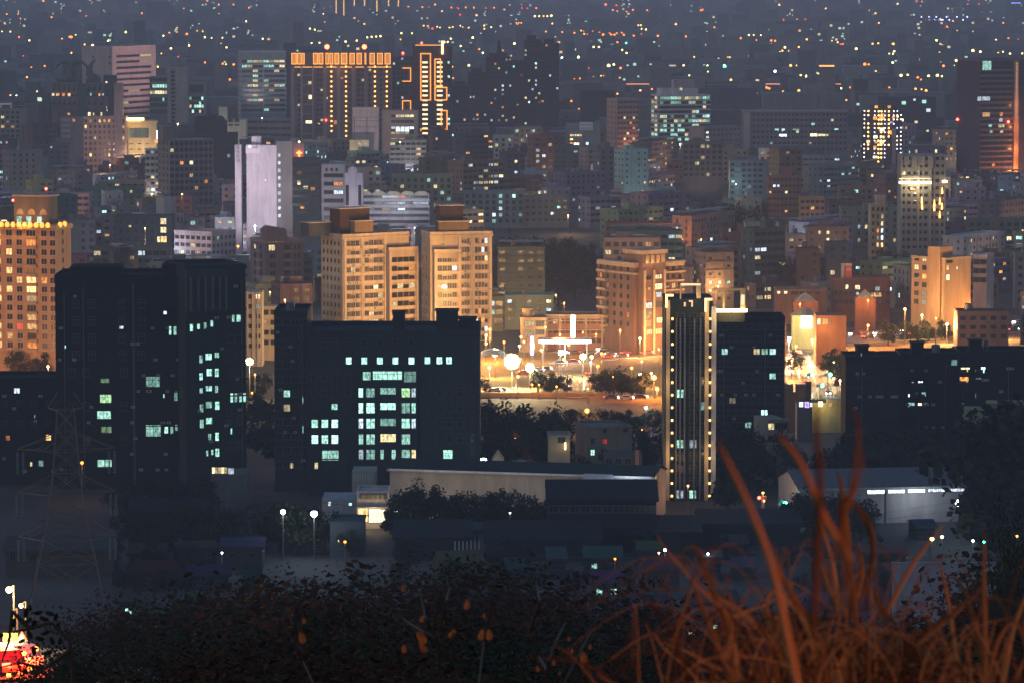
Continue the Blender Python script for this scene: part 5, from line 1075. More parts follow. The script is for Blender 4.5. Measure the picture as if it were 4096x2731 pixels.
NR = random.Random(5); yb = 548
PRN = [(120, 800, 528)]
for yb in (540, 549, 558, 568, 579, 591, 604, 620, 640):
    x = 110 + NR.uniform(0, 30)
    while x < 985:
        w = NR.uniform(18, 52); hgt = NR.uniform(2.6, 5.0)
        if NR.random() < .8:
            Yb = dist(yb); top = px_of(Vector((0, Yb, hgt)))[1]; c = NR.choice(((.03, .04, .045), (.05, .05, .05), (.02, .03, .03), (.07, .06, .055), (.04, .03, .025)))
            if not any(x < a1 + 6 and x + w > a0 - 6 and Yb < y1 + 4 and Yb + 12 > y0 - 4 for a0, a1, _t, _v, _k, y0, y1 in PROT) and not any(x < lx + 5 and x + w > lx - 5 and yb > lb for lx, lb in ((283, 545), (314, 545), (959, 520), (372, 520), (415, 520), (763, 505), (782, 505))):
                k = shed('yard_shed', None, 'shed', x, x + w, top, yb, xc=(x + w * .2 if NR.random() < .5 else None), D=NR.uniform(8, 12), rise=NR.uniform(.8, 2.2), col=c, roof=tuple(v * NR.uniform(.4, 1.6) for v in c), yv=yb)
                R.seed(int(x)); k.grid(max(2, int(k.W / 4)), 9, 1.2, 1.1, p=.10, cols='YWC', ztop=k.h - .3); k.root['group'] = 'small sheds and houses between the hall and the hill'; k.done(); later(k.root, x + w / 2, yb, NR.choice(('dark', 'dim', 'grey')) + ' yard shed')
        x += w + NR.uniform(2, 22)

# ================================================================ FLOODLIT YARD, TENT, FENCE
s_ = scale(dist(384)); r = thing('canopy_tent', 'cream arched membrane canopy on the floodlit yard, right of the dark office', 'tent', (P(492, 384, dist(384)).x, dist(384), 0)); b = MB(); tm = plain('membrane', (.75, .7, .5)); hw = 24 / s_; n = 12; hh = 30 / s_
pr = [(hw * math.cos(math.pi * i / n), hh * math.sin(math.pi * i / n)) for i in range(n + 1)]
for i in range(n): a, c = pr[i], pr[i + 1]; b.poly([(a[0], 0, a[1]), (c[0], 0, c[1]), (c[0], 22, c[1]), (a[0], 22, a[1])], tm)
b.build('canopy', r)
for y in (0, 7, 14, 22): MB().path([(p[0] * 1.01, y, p[1] * 1.01) for p in pr], [.16] * (n + 1), WFRAME, 5).build('frame_arch', r)
def fence(px0, px1, py, yb, lab, hgt=1.8):
    a, c = G(px0, yb), G(px1, yb); r = thing('yard_fence', lab, 'fence', a); L = c.x - a.x; n = int(L / 3)
    for i in range(n + 1): MB().tube((0, 0, 0), (0, 0, hgt), .07, .07, STEEL, 5).build('post', r, (L * i / n, 0, 0))
    b = MB()
    for z in (.15, hgt * .5, hgt - .1): b.box(0, L, -.04, .04, z, z + .07, STEEL)
    for i in range(n * 4): b.box(L * i / n / 4, L * i / n / 4 + .03, -.02, .02, .15, hgt - .1, STEEL)
    b.build('mesh_panel', r)
lm = MB()
for x0_, x1_, y0_, y1_ in ((516, 548, 388, 376), (552, 584, 389, 378)):
    c_ = [G(x0_, y0_, .19), G(x1_, y0_, .19), G(x1_, y1_, .19), G(x0_, y1_, .19)]
    for q0, q1 in ((c_[0], c_[1]), (c_[1], c_[2]), (c_[2], c_[3]), (c_[3], c_[0]), ((c_[0] + c_[1]) / 2, (c_[2] + c_[3]) / 2)):
        d_ = (q1 - q0).normalized(); n_ = Vector((-d_.y, d_.x, 0)) * .3; lm.poly([tuple(q0 - n_), tuple(q1 - n_), tuple(q1 + n_), tuple(q0 + n_)], PAINT)
tag(lm.build('court_marking'), kind='structure')
fence(480, 594, 0, 392, 'thin steel fence along the front of the floodlit yard'); fence(545, 600, 0, 376, 'second steel fence further back on the floodlit yard')
mb = MB(); Yw = dist(396.5); p0 = P(478, 397, Yw); p1 = P(606, 397, Yw); mb.box(p0.x, p1.x, Yw, Yw + 1, 0, 1.4, wall((.45, .3, .14))); tag(mb.build('terrace_wall'), 'low orange lit wall holding the floodlit yard', 'wall')
b = thing('covered_walk', 'long low green framed shelter crossing the floodlit yard', 'shelter', (G(549, 372).x, G(549, 372).y, 0)); q = MB(); q.box(0, 16, 0, 3, 2.8, 3.1, plain('shelter_roof', (.5, .55, .45))); q.build('roof', b); q = MB()
for i in range(7): MB().tube((0, 0, 0), (0, 0, 2.8), .09, .09, WFRAME, 5).build('post', b, (i * 2.6 + .2, .2, 0))
q.box(0, 16, .1, .2, .9, 1.0, WFRAME); q.build('rail', b)
# upright lit sign pole and shop front beyond the yard
Ys = dist(352); b = thing('lit_sign_pole', 'tall white glowing sign pillar in front of the brick school', 'sign', (P(573, 350, Ys).x, Ys, 0)); z0, z1 = P(573, 338, Ys).z, P(573, 315, Ys).z
q = MB(); q.box(-.9, .9, 0, .7, 0, z1 + .3, STEEL); q.build('post', b); q = MB(); q.box(-.75, .75, -.15, -.02, z0, z1, emit((1, .9, .62), 7)); q.build('lit_panel', b); pointlight('sign_light', (0, -2.5, z1 - 2), (1, .85, .5), 3200, b)
Ys = dist(364); b = thing('petrol_canopy', 'blazing white lit canopy roof behind the floodlit yard', 'canopy', (P(565, 350, Ys).x, Ys, 0)); z1 = P(565, 341, Ys).z
q = MB(); q.box(-9, 9, 0, 9, z1 - .6, z1 + .5, WFRAME); q.build('roof', b); q = MB(); q.box(-8.8, 8.8, -.12, -.02, z1 - .5, z1 + .4, emit((.85, .88, 1), 7)); q.box(-8, 8, .5, 8.5, z1 - .75, z1 - .62, emit((.9, .9, 1), 4)); q.build('lit_fascia', b); 
for x in (-7.5, 0, 7.5): MB().tube((0, 0, 0), (0, 0, z1 - .6), .25, .25, WFRAME, 8).build('post', b, (x, 1.5, 0))
pass; pointlight('canopy_light', (0, -2, z1 - 2), (.85, .88, 1), 6000, b)
Ys = dist(360); b = thing('neon_sign', 'blue violet upright neon sign left of the blazing white canopy', 'sign', (P(532, 352, Ys).x, Ys, 0)); z1 = P(532, 335, Ys).z; q = MB(); q.box(-.7, .7, 0, .5, 0, z1, STEEL); q.build('post', b); q = MB(); q.box(-.55, .55, -.15, -.03, 2, z1 - .3, emit((.5, .45, 1), 6)); q.build('lit_panel', b)

# ================================================================ PYLON AND CABLES
PST = plain('pylon_steel', (.2, .15, .12), .6, .2)
def pylon():
    Y = 380.0; s = F / (Y * CP); c = P(66, 440, Y); g = hill(c.x, Y); r = thing('lattice_pylon', 'tall steel lattice pylon with three drooping insulator arms at the left', 'pylon', (c.x, Y, g - .5), .12)
    zz = lambda py: P(66, py, Y).z - g + .5
    b = MB(); lv = [(0, 5.0), (zz(600), 3.3), (zz(560), 2.6), (zz(537), 2.1), (zz(515), 1.75), (zz(493), 1.45), (zz(471), 1.2), (zz(450), 1.05), (zz(430), .9), (zz(409), .75)]
    for i in range(len(lv) - 1):
        (z0, w0), (z1, w1) = lv[i], lv[i + 1]; c0 = [(-w0, -w0, z0), (w0, -w0, z0), (w0, w0, z0), (-w0, w0, z0)]; c1 = [(-w1, -w1, z1), (w1, -w1, z1), (w1, w1, z1), (-w1, w1, z1)]
        for j in range(4):
            k2 = (j + 1) % 4; b.tube(c0[j], c1[j], .09, .09, PST, 4); b.tube(c0[j], c1[k2], .05, .05, PST, 4); b.tube(c0[k2], c1[j], .05, .05, PST, 4); b.tube(c1[j], c1[k2], .05, .05, PST, 4)
    b.build('lattice_mast', r)
    ins = plain('glass_insulator', (.14, .18, .18), .3)
    for z, w, hw, up in ((zz(409), .75, 1.6, .0), (zz(450), 1.05, 4.4, .5), (zz(493), 1.45, 4.5, .5), (zz(537), 2.1, 4.4, .5)):
        b = MB()
        for sg in (-1, 1):
            t = (sg * hw, 0, z + .2)
            for y in (-w, w): b.tube((sg * w, y, z), t, .06, .05, PST, 4); b.tube((sg * w, y, z + 1.5), t, .05, .05, PST, 4)
            for f in (.3, .6): b.tube((sg * (w + (hw - w) * f), w * (1 - f), z), (sg * (w + (hw - w) * (f - .3)), -w * (1 - f), z + 1.2 * (1 - f)), .04, .04, PST, 4)
        b.build('cross_arm', r)
        if hw > 3:
            for sg in (-1, 1):
                for q, off in ((hw, 0), (hw - .5, .25)):
                    b = MB()
                    for i in range(12): b.tube((sg * q, off, z - .15 - i * .17), (sg * q, off, z - .23 - i * .17), .14, .1, ins, 7)
                    b.tube((sg * q, off, z + .2), (sg * q, off, z - 2.2), .03, .03, PST, 4); b.build('insulator', r)
    return r, c, Y, zz, g
py_r, pc, pY, pzz, pg = pylon(); LM.append((66, 490, 'the lattice pylon'))
cab = plain('power_cable', (.05, .05, .05))
i = 0
for z, nm in ((pzz(450), 'upper'), (pzz(493), 'middle'), (pzz(537), 'lower')):
    for sg in (-1, 1):
        b = MB(); a = Vector((pc.x + sg * 4.4, pY, z + pg - 2.7)); e = Vector((pc.x + sg * 4.4 + 260, pY + 700, z - pzz(537) + 34)); pts = []
        for j in range(25):
            t = j / 24; p = a.lerp(e, t); p.z -= 4 * 22 * t * (1 - t); pts.append(tuple(p))
        b.path(pts, [.022] * 25, cab, 4); tag(b.build('power_cable'), 'thin %s power cable sagging away from the %s side of the pylon' % (nm, 'left' if sg < 0 else 'right'), 'cable')

# ================================================================ TREES
LEAF = leafmat('dark_foliage', (.012, .022, .012), (.035, .045, .02)); DRY = leafmat('dry_foliage', (.03, .014, .006), (.06, .028, .012))
def tree_mesh(seed, h, w, n, leaf, mat, conical=False, low=.25):
    q = random.Random(seed); t = MB(); lean = q.uniform(-.05, .05) * h
    t.path([(0, 0, -.5), (lean * .4, 0, h * .3), (lean, 0, h * .6)], [h * .035, h * .026, h * .014], BARK, 7)
    tips = []
    for i in range(7):
        a = q.uniform(0, 6.28); z0 = h * q.uniform(.25, .5); p = (w * .42 * math.cos(a), w * .42 * math.sin(a), z0 + h * q.uniform(.15, .32)); t.path([(lean * .6, 0, z0), tuple((Vector((lean * .6, 0, z0)) + Vector(p)) / 2 + Vector((0, 0, h * .02))), p], [h * .013, h * .009, h * .004], BARK, 5); tips.append(p)
    c = MB(); cl = []
    for i in range(16):
        a = q.uniform(0, 6.28); zz = q.uniform(low, .95); rmax = w * .5 * (1 - abs(zz - .55) / .62) ** .6 if not conical else w * .5 * (1.05 - zz)
        rr = rmax * math.sqrt(q.uniform(.1, 1)); cl.append((rr * math.cos(a), rr * math.sin(a), h * zz, w * q.uniform(.13, .24)))
    for i in range(n):
        cx, cy_, cz, cr_ = q.choice(cl); d = Vector((q.gauss(0, 1), q.gauss(0, 1), q.gauss(0, .8))).normalized() * cr_ * (q.random() ** .45) * 1.1; p = Vector((cx, cy_, cz)) + d
        u = Vector((q.gauss(0, 1), q.gauss(0, 1), q.gauss(0, 1))).normalized(); v = u.orthogonal().normalized(); v.rotate(Matrix.Rotation(q.uniform(0, 6.28), 3, u)) if 0 else None; x = v.cross(u); l = leaf * q.uniform(.6, 1.4)
        c.poly([p - x * l * .5, p + v * l * .35, p + x * l * .5, p - v * l * .35], mat)
    return t.mesh('trunk'), c.mesh('crown')
TREES = [tree_mesh(31 + i, h, w, 1500, .62, LEAF) for i, (h, w) in enumerate(((8, 7), (10, 8), (7, 6.5), (9, 10)))]
def tree(loc, h, v=None, what='dark leafy tree', px=None, py=None, name='broadleaf_tree', group=None, var=None, rr=R):
    v = rr.randrange(len(TREES)) if v is None else v; t, c = (var or TREES)[v]
    base = (8, 10, 7, 9)[v] if var is None else 1; sc = h / base; o = thing(name, None, 'tree', loc, rr.uniform(0, 6.28), group); o.scale = (sc, sc, sc)
    link('trunk', t, o); link('crown', c, o); later(o, px, py, what); return o
TR = random.Random(4); TR2 = 0
def grove(L, what='dark leafy tree', group='dark trees among the buildings'):
    for (px, pt, yb) in L:
        Y = dist(yb) if yb < 600 else 900; g = G(px, yb); h = max(3, P(px, pt, Y).z); tree((g.x, g.y, 0), h, what=what, px=px, py=(pt + yb) / 2, group=group, rr=TR)
grove([(402, 494, 535), (413, 488, 537), (425, 490, 536), (436, 493, 535), (396, 502, 536), (448, 498, 529), (458, 494, 527), (468, 492, 529), (478, 497, 530), (489, 493, 528), (500, 490, 527), (511, 492, 528), (522, 496, 531), (533, 494, 529), (541, 498, 530)])
grove([(485, 402, 440), (494, 404, 446), (503, 406, 452), (512, 404, 448), (520, 410, 456), (530, 414, 462), (541, 420, 466), (487, 418, 462), (500, 424, 470), (548, 412, 444), (560, 408, 440), (553, 425, 470)])
grove([(600, 436, 474), (612, 432, 472), (622, 436, 476), (640, 430, 470), (652, 428, 468), (636, 440, 482), (594, 452, 486), (574, 455, 484)])
grove([(x, 409 + (i % 3) * 1.5, 426 + (i % 2) * 4) for i, x in enumerate(range(572, 664, 9))])
grove([(538, 371, 391), (549, 374, 394), (557, 371, 391), (484, 378, 394), (567, 376, 393)], 'bare yard tree', 'trees on the floodlit yard')
grove([(606, 372, 394), (614, 369, 396), (622, 372, 395), (597, 374, 394), (632, 374, 396), (641, 372, 397)])
grove([(x, 430 + 4 * math.sin(x), 470 + (i % 3) * 6) for i, x in enumerate(range(850, 1030, 11))]); grove([(x, 452 + 3 * math.sin(x * 2), 492 + (i % 2) * 6) for i, x in enumerate(range(812, 1030, 14))])
grove([(x, 497 + 3 * math.sin(x), 531 + (i % 3) * 4) for i, x in enumerate(range(790, 870, 9))]); grove([(1006, 405, 560), (1018, 415, 560), (1000, 498, 556), (1012, 485, 560)])
grove([(x, 352 + 2 * math.sin(x), 372 + (i % 2) * 4) for i, x in enumerate((5, 16, 27, 38))], 'small dark tree'); grove([(716, 425, 470), (728, 430, 476), (740, 424, 472), (720, 448, 492), (735, 452, 496), (748, 447, 494), (728, 470, 510), (762, 432, 480), (775, 436, 484)])
grove([(x, 508 + 4 * math.sin(x * 3), 545 + (i % 3) * 5) for i, x in enumerate(range(130, 330, 15))]); grove([(x, 480 + 3 * math.sin(x * 3), 514 + (i % 3) * 5) for i, x in enumerate(range(120, 210, 14))])
grove([(x, 240 + 3 * math.sin(x), 268 + (i % 3) * 4) for i, x in enumerate(range(505, 590, 9))], 'dark wood tree', 'trees of the dark wood behind the brick school'); grove([(x, 258 + 4 * math.sin(x * 2), 288 + (i % 3) * 5) for i, x in enumerate(range(503, 594, 9))], 'dark wood tree', 'trees of the dark wood behind the brick school')
grove([(x, 278 + 4 * math.sin(x * 2), 306 + (i % 3) * 3) for i, x in enumerate(range(500, 560, 10))], 'dark wood tree', 'trees of the dark wood behind the brick school')
grove([(x, 205 + 3 * math.sin(x), 232 + (i % 2) * 4) for i, x in enumerate(range(708, 770, 9))]); grove([(x, 222 + 3 * math.sin(x), 248) for i, x in enumerate(range(770, 828, 9))]); grove([(x, 262 + 3 * math.sin(x), 288 + (i % 2) * 5) for i, x in enumerate(range(776, 818, 8))])
grove([(x, 100 + 3 * math.sin(x), 128) for x in range(14, 54, 6)], 'dark hill tree', 'trees of the dark knoll at upper left'); grove([(x, 255 + 4 * math.sin(x), 284) for x in range(884, 912, 9)])
grove([(888, 322, 345), (905, 322, 343), (917, 320, 342), (929, 322, 341), (945, 320, 340), (967, 322, 339), (985, 318, 338), (1002, 318, 336), (740, 330, 352), (765, 318, 356)], 'street tree lit from below', 'street trees along the bright avenue')
grove([(830, 352, 374), (836, 358, 382), (842, 364, 390), (795, 352, 372), (838, 348, 366)], 'street tree at the junction', 'street trees along the bright avenue')
for yb_ in (556, 572, 590, 612, 634):
    xx_ = 112 + TR.uniform(0, 20)
    while xx_ < 1000:
        if TR.random() < .62 and not any(abs(xx_ - q) < 9 for q in (283, 314, 372, 959, 932, 942, 665, 659, 708, 615)):
            Y_ = dist(yb_); grove([(xx_, px_of(Vector((0, Y_, TR.uniform(4, 7.5))))[1], yb_)], 'black yard tree', 'black trees of the yards below the hill')
        xx_ += TR.uniform(16, 46)
grove([(252, 396, 428), (262, 394, 424), (271, 398, 430), (256, 420, 452), (267, 424, 456), (275, 430, 462)]); grove([(249, 376, 398), (262, 374, 397)], 'orange lit street tree', 'lamp lit trees in the gap left of the dark office')
pointlight_tree = grove([(533, 433, 456), (526, 438, 462), (519, 430, 454)], 'yellow green lit garden tree', 'lamp lit garden trees left of the villa')

# ================================================================ LAMPS, NEAR AND MIDDLE
L_ = lamp
L_(249.5, 361, 402, 'Y', 1.7, 60, 30000, 'blinding white mast floodlight in the gap left of the dark office', kind='globe', cat='floodlight', name='floodlight_mast')
L_(483.5, 460, 507, 'C', 1.25, 60, 3500, 'piercing green white floodlight over the long factory hall roof', cat='floodlight', name='floodlight_mast')
L_(283, 511, 560, 'B', .8, 60, 1500, 'smaller left lamp of the blue white pair, lower left', cat='floodlight', name='floodlight_mast')
L_(314, 513, 560, 'B', 1.15, 60, 2400, 'bigger right lamp of the blue white pair, lower left', cat='floodlight', name='floodlight_mast')
L_(959, 502, 545, 'B', 1.3, 60, 1300, 'piercing white floodlight below the long shed at lower right', cat='floodlight', name='floodlight_mast')
L_(512, 361, 389, 'Y', 2.1, 60, 80000, 'biggest blazing floodlight bank over the yard, dead centre', kind='bank', cat='floodlight', name='floodlight_mast')
L_(495, 352, 378, 'Y', 1.1, 60, 26000, 'floodlight left of the biggest blazing bank over the yard', kind='bank', cat='floodlight', name='floodlight_mast')
L_(530, 367, 390, 'Y', 1.2, 60, 26000, 'floodlight right of the biggest blazing bank over the yard', kind='bank', cat='floodlight', name='floodlight_mast')
L_(583, 356, 378, 'Y', 1.5, 60, 24000, 'white floodlight on a tall pole at right end of the yard', cat='floodlight', name='floodlight_mast')
L_(561, 352, 376, 'B', 1.3, 60, 14000, 'bluish floodlight on a pole beside the white canopy', cat='floodlight', name='floodlight_mast')
for i, (x, y, yb, c, sz, p, lab) in enumerate(((654, 377, 398, 'O', 1.7, 24000, 'strong orange lamp, upper one of two left of the strung tower'), (657, 388, 404, 'O', 1.3, 12000, 'orange lamp just under the strong one left of the strung tower'), (587, 410, 430, 'O', 1.4, 9000, 'strong orange lamp above the bright hedge, left of centre right'),
    (507, 423, 442, 'O', .7, 1800, 'orange lamp among pines under the floodlit yard'), (503, 412, 432, 'O', .5, 500, 'small orange lamp above another among pines under the yard'), (515, 438, 456, 'O', .6, 900, 'amber lamp beside the lit garden tree'), (530, 451, 466, 'R', .9, 700, 'red orange lantern glow under the lit garden tree'), (516, 456, 468, 'W', .6, 900, 'white amber lamp on the arcade house forecourt'), (546, 466, 480, 'W', .5, 500, 'single amber street lamp right of the red lantern glow'),
    (532, 384, 398, 'O', .7, 1400, 'orange lamp left of its pair on the terrace wall'), (539, 384, 398, 'O', .55, 700, 'orange lamp right of its pair on the terrace wall'), (580, 380, 396, 'O', .9, 5000, 'orange lamp over the yard fence right end'), (588, 388, 402, 'O', .6, 1200, 'orange lamp right after the yard fence end'), (543, 366, 384, 'O', .6, 1200, 'orange lamp on the yard right of the floodlight bank'), (613, 376, 396, 'O', .45, 300, 'small orange lamp among park trees'), (642, 429, 446, 'W', .4, 350, 'small amber lamp over the pale grey villa'),
    (646, 407, 430, 'B', .8, 1500, 'white lamp over the red brown lot left of the strung tower'), (664, 408, 428, 'B', .6, 700, 'second white lamp touching the strung tower edge'), (688, 485, 512, 'W', .55, 700, 'warm lamp at the foot of the strung tower'), (763, 492, 520, 'W', .6, 500, 'upper amber lamp beside the teal signal'), (764, 500, 522, 'W', .5, 400, 'lower amber lamp beside the teal signal'), (82, 462, 498, 'O', .8, 1500, 'orange lamp glaring right behind the lattice pylon'),
    (361, 511, 528, 'W', .5, 700, 'amber lamp left of the warm lit shop'), (255, 374, 402, 'O', .6, 1200, 'orange lamp on the street right of the blinding mast'), (252, 392, 406, 'O', .6, 1300, 'lower orange lamp in the gap street left of the dark office'), (803, 459, 480, 'O', .35, 120, 'lone amber lamp in the dark right of the grass tips'), (971, 476, 500, 'O', .8, 700, 'amber lamp glowing in trees behind the long shed'), (985, 474, 498, 'O', .9, 900, 'larger amber lamp glowing in trees behind the long shed'))):
    L_(x, y, yb, c, sz * .72, 24, p, lab)
for (x, y, c, z, lab) in ((222, 552, 'B', .3, 'white spark low in the bushes, left of centre'), (208, 518, 'B', .3, 'faint white lamp below the yellow lit workshop'), (635.6, 517, 'R', .3, 'single red spark below the strung tower'), (665, 549, 'B', .5, 'white work lamp left of the upright grass tips'), (659, 552, 'Y', .3, 'smaller yellow lamp beside the white work lamp'), (708, 553, 'B', .4, 'lone white lamp behind the grass tips'), (615, 558, 'O', .35, 'lone amber lamp on the dark slope edge'), (932, 538, 'Y', .7, 'yellow lamp glowing in a tree, lower right'), (942, 536, 'Y', .5, 'second yellow lamp glowing in a tree, lower right'), (973, 540, 'B', .4, 'pale lamp left of a teal spark, lower right'), (984, 541, 'T', .4, 'teal spark, lower right'), (1017, 535, 'W', .4, 'amber spark at right edge among black leaves'), (345, 541, 'O', .45, 'amber lamp under the dark flat roofed box'), (510, 512, 'B', .25, 'tiny white lamp on the shed yard'), (605, 508, 'B', .25, 'tiny white lamp over the teal roof'), (560, 522, 'W', .25, 'tiny amber lamp over the teal roof'), (377, 598, 'W', .4, 'amber lamp sparkling through the bushes, lower left of centre')):
    L_(x, y, y + 26, c, z, 30, 140, lab)
HR = random.Random(31)
for i in range(26):
    px = HR.uniform(484, 660); yb = HR.uniform(352, 402) if px < 600 else HR.uniform(372, 402); c = HR.choice('OOOWWYY'); hh = HR.choice((5, 7, 9)); py = px_of(Vector((0, dist(yb), hh)))[1]
    L_(px, py, yb, c, HR.uniform(.4, .8), 26, HR.choice((1200, 2500, 4000)), what={'O': 'orange', 'W': 'amber', 'Y': 'yellow'}[c] + ' yard lamp', group='small lamps around the floodlit yard')
# avenue lamps
for i, (x, y, yb, c, sz, p) in enumerate(((905, 309, 345, 'O', .9, 9000), (947, 324, 344, 'W', 1.0, 12000), (1001, 319, 340, 'W', 1.0, 12000), (868, 325, 348, 'O', .8, 9000), (922, 315, 340, 'W', .7, 6000), (975, 312, 336, 'O', .6, 2200), (842, 324, 350, 'W', .8, 7000), (776, 336, 356, 'Y', 1.1, 9000), (789, 340, 358, 'Y', 1.2, 9000), (758, 334, 356, 'W', .8, 6000), (700, 335, 355, 'W', .7, 6000), (640, 338, 358, 'W', .7, 7000), (666, 336, 356, 'O', .7, 6000), (725, 332, 354, 'W', .7, 6000), (812, 340, 360, 'W', .8, 6000),
    (828, 355, 372, 'W', .7, 5000), (834, 361, 380, 'W', .7, 5000), (792, 360, 378, 'O', .6, 3500), (799, 371, 390, 'Y', .9, 6000), (796, 346, 364, 'O', .7, 4000), (806, 385, 402, 'O', .7, 3000), (840, 380, 404, 'W', .6, 3500))):
    o = L_(x, y, yb, c, sz * .75, 24, p * 4.5, what={'O': 'orange', 'W': 'amber', 'Y': 'yellow white'}[c] + ' avenue lamp', group='lamps along the bright avenue')
# traffic signals
def signal(px, py, yb, c, lab, size=.5, p=150):
    Y = dist(yb); q = P(px, py, Y); r = thing('traffic_light', lab, 'traffic light', (q.x, Y, 0)); b = MB(); b.tube((0, .3, 0), (0, .3, q.z + 1), .12, .1, STEEL, 8); b.build('pole', r); b = MB(); b.box(-1.1, 1.1, 0, .35, q.z - .45, q.z + .45, plain('signal_housing', (.03, .03, .03))); b.build('housing', r)
    for i, cc in enumerate(('R', 'Y', 'T')):
        b = MB(); b.ball(((i - 1) * .7, -.05, q.z), size * (.75 if cc == c else .5), emit(LC[c], 22) if cc == c else plain('dark_lens', (.03, .02, .02)), 10, 6, 1); b.build('lens', r)
    pointlight('signal_light', (0, -1.2, q.z), LC[c], p, r)
signal(782, 503, 524, 'T', 'teal glowing traffic signal right of the strung tower foot', .8, 700); signal(828, 374, 396, 'T', 'teal traffic signal at the right of the junction', .8, 700); signal(810, 374, 392, 'T', 'pale teal traffic signal in the middle of the junction', .7, 400); signal(820, 385, 404, 'T', 'teal traffic signal low in the junction', .7, 400); signal(762, 497, 521, 'R', 'red glowing signal left of the teal one by the strung tower', .5, 500); signal(973, 509, 540, 'T', 'teal signal beside the piercing white floodlight, lower right', .5, 150)
# ================================================================ CARS
def car_parts(col, head):
    bm = plain('car_paint_' + str(col), {0: (.5, .5, .52), 1: (.06, .06, .07), 2: (.3, .03, .03), 3: (.08, .1, .2)}[col], .35)
    b = MB(); b.prism([(-2.2, .35), (-2.2, .85), (-1.5, 1.0), (-.9, 1.45), (.8, 1.45), (1.5, 1.0), (2.2, .8), (2.2, .35)], -.85, .85, bm); body = b.mesh('body')
    b = MB(); b.prism([(-1.35, 1.0), (-.87, 1.4), (.77, 1.4), (1.35, 1.0)], -.87, .87, glass()); b.box(1.47, 1.5, 0, 0, 0, 0, glass()) if 0 else None; win = b.mesh('side_window')
    b = MB(); b.tube((0, -.12, 0), (0, .12, 0), .33, .33, BLACK, 12); b.tube((0, -.13, 0), (0, .13, 0), .18, .18, STEEL, 8); wh = b.mesh('wheel')
    b = MB(); b.ball((0, 0, 0), .24, emit((1, .9, .7), 40), 8, 6); hl = b.mesh('headlight')
    b = MB(); b.box(-.05, .05, -.26, .26, -.13, .13, emit((1, .05, .02), 18)); tl = b.mesh('tail_light')
    return body, win, wh, hl, tl
CP_ = [car_parts(i, 1) for i in range(4)]
def car(g, ang, col, what, px, py, light=0, lab=None, group='cars on the bright avenue'):
    body, win, wh, hl, tl = CP_[col]; r = thing('car', lab, 'car', g, ang, group); link('body', body, r); link('side_window', win, r)
    for x in (-1.35, 1.4):
        for y in (-.8, .8): link('wheel', wh, r, (x, y, .33))
    for y in (-.6, .6): link('headlight', hl, r, (2.2, y, .68)); link('tail_light', tl, r, (-2.22, y, .78))
    if light: pointlight('headlight_beam', (3.4, 0, .8), (1, .9, .7), light, r)
    if not lab: later(r, px, py, what)
    return r
a, d, nrm, L = BLV; R.seed(99); ang = math.atan2(d.y, d.x)
for i in range(90):
    s0 = R.uniform(10, L * .8); lane = R.choice((-11, -7.5, -4, 4, 7.5, 11)); p = a + d * s0 + nrm * lane; q = px_of(p)
    if q[0] > 1030: continue
    col = R.randrange(4); car(tuple(p), ang + (math.pi if lane > 0 else 0) , col, ('silver', 'black', 'red', 'blue')[col] + ' car on the avenue', q[0], q[1], 120 if i % 3 == 0 else 0)
a, d, nrm, L = CRS; ang = math.atan2(d.y, d.x)
for i in range(24):
    s0 = R.uniform(8, L); lane = R.choice((-6.5, -3, 3, 6.5)); p = a + d * s0 + nrm * lane; q = px_of(p); col = R.randrange(4)
    car(tuple(p), ang + (math.pi if lane < 0 else 0), col, ('silver', 'black', 'red', 'blue')[col] + ' car in the junction', q[0], q[1], 90 if i % 3 == 0 else 0, group='cars in the junction')
for i, (px, py, a_) in enumerate(((494, 391.5, .2), (500, 390.8, .1), (523, 374, .3), (530, 372, .3), (537, 371, .3), (545, 370, .3), (590, 374, 1.2), (592, 380, 1.3), (598, 386, .2), (560, 364, .1), (573, 363, .1), (611, 398.5, 0), (626, 399, 0), (640, 398, 0))):
    car(tuple(G(px, py, .17)), a_, i % 4, ('silver', 'black', 'red', 'blue')[i % 4] + ' parked yard car', px, py, 0, group='cars parked around the floodlit yard')
# lamps added to flood the facades, mostly unseen behind the dark front blocks
L_(352, 330, 372, 'W', .5, 20, 60000, 'hidden street floodlight before the left twin block')
L_(398, 330, 372, 'W', .5, 20, 60000, 'second hidden street floodlight before the left twin block')
L_(450, 330, 370, 'W', .5, 20, 60000, 'added hidden floodlight before the right twin block')
L_(486, 335, 362, 'W', .5, 20, 60000, 'added lamp at right foot of the right twin block')
L_(20, 372, 394, 'O', .7, 20, 60000, 'added orange lamp at foot of the orange tower'); L_(48, 366, 388, 'W', .6, 20, 12000, 'added amber lamp at right foot of the orange tower'); L_(-14, 366, 392, 'O', .6, 20, 60000, 'added orange lamp left of the orange tower foot')
L_(255, 226, 300, 'B', .5, 12, 42000, 'added hidden white lamp below the tall blank slab', h=None); L_(335, 226, 290, 'B', .5, 12, 5000, 'added hidden white lamp before the pale banded office'); L_(385, 228, 262, 'B', .5, 12, 16000, 'added hidden white lamp before the wavy roofed slab'); L_(415, 228, 262, 'B', .5, 12, 13000, 'added hidden lamp right before the wavy roofed slab')
L_(200, 264, 300, 'Y', .5, 12, 16000, 'added white lamp before the pinkish white block'); L_(238, 246, 284, 'O', .7, 20, 2500, 'orange lamp right of the pinkish white block'); L_(270, 292, 335, 'W', .4, 12, 3600, 'added lamp below the gabled apartment house'); L_(285, 300, 372, 'W', .5, 12, 5000, 'added lamp before the cream canopy building')
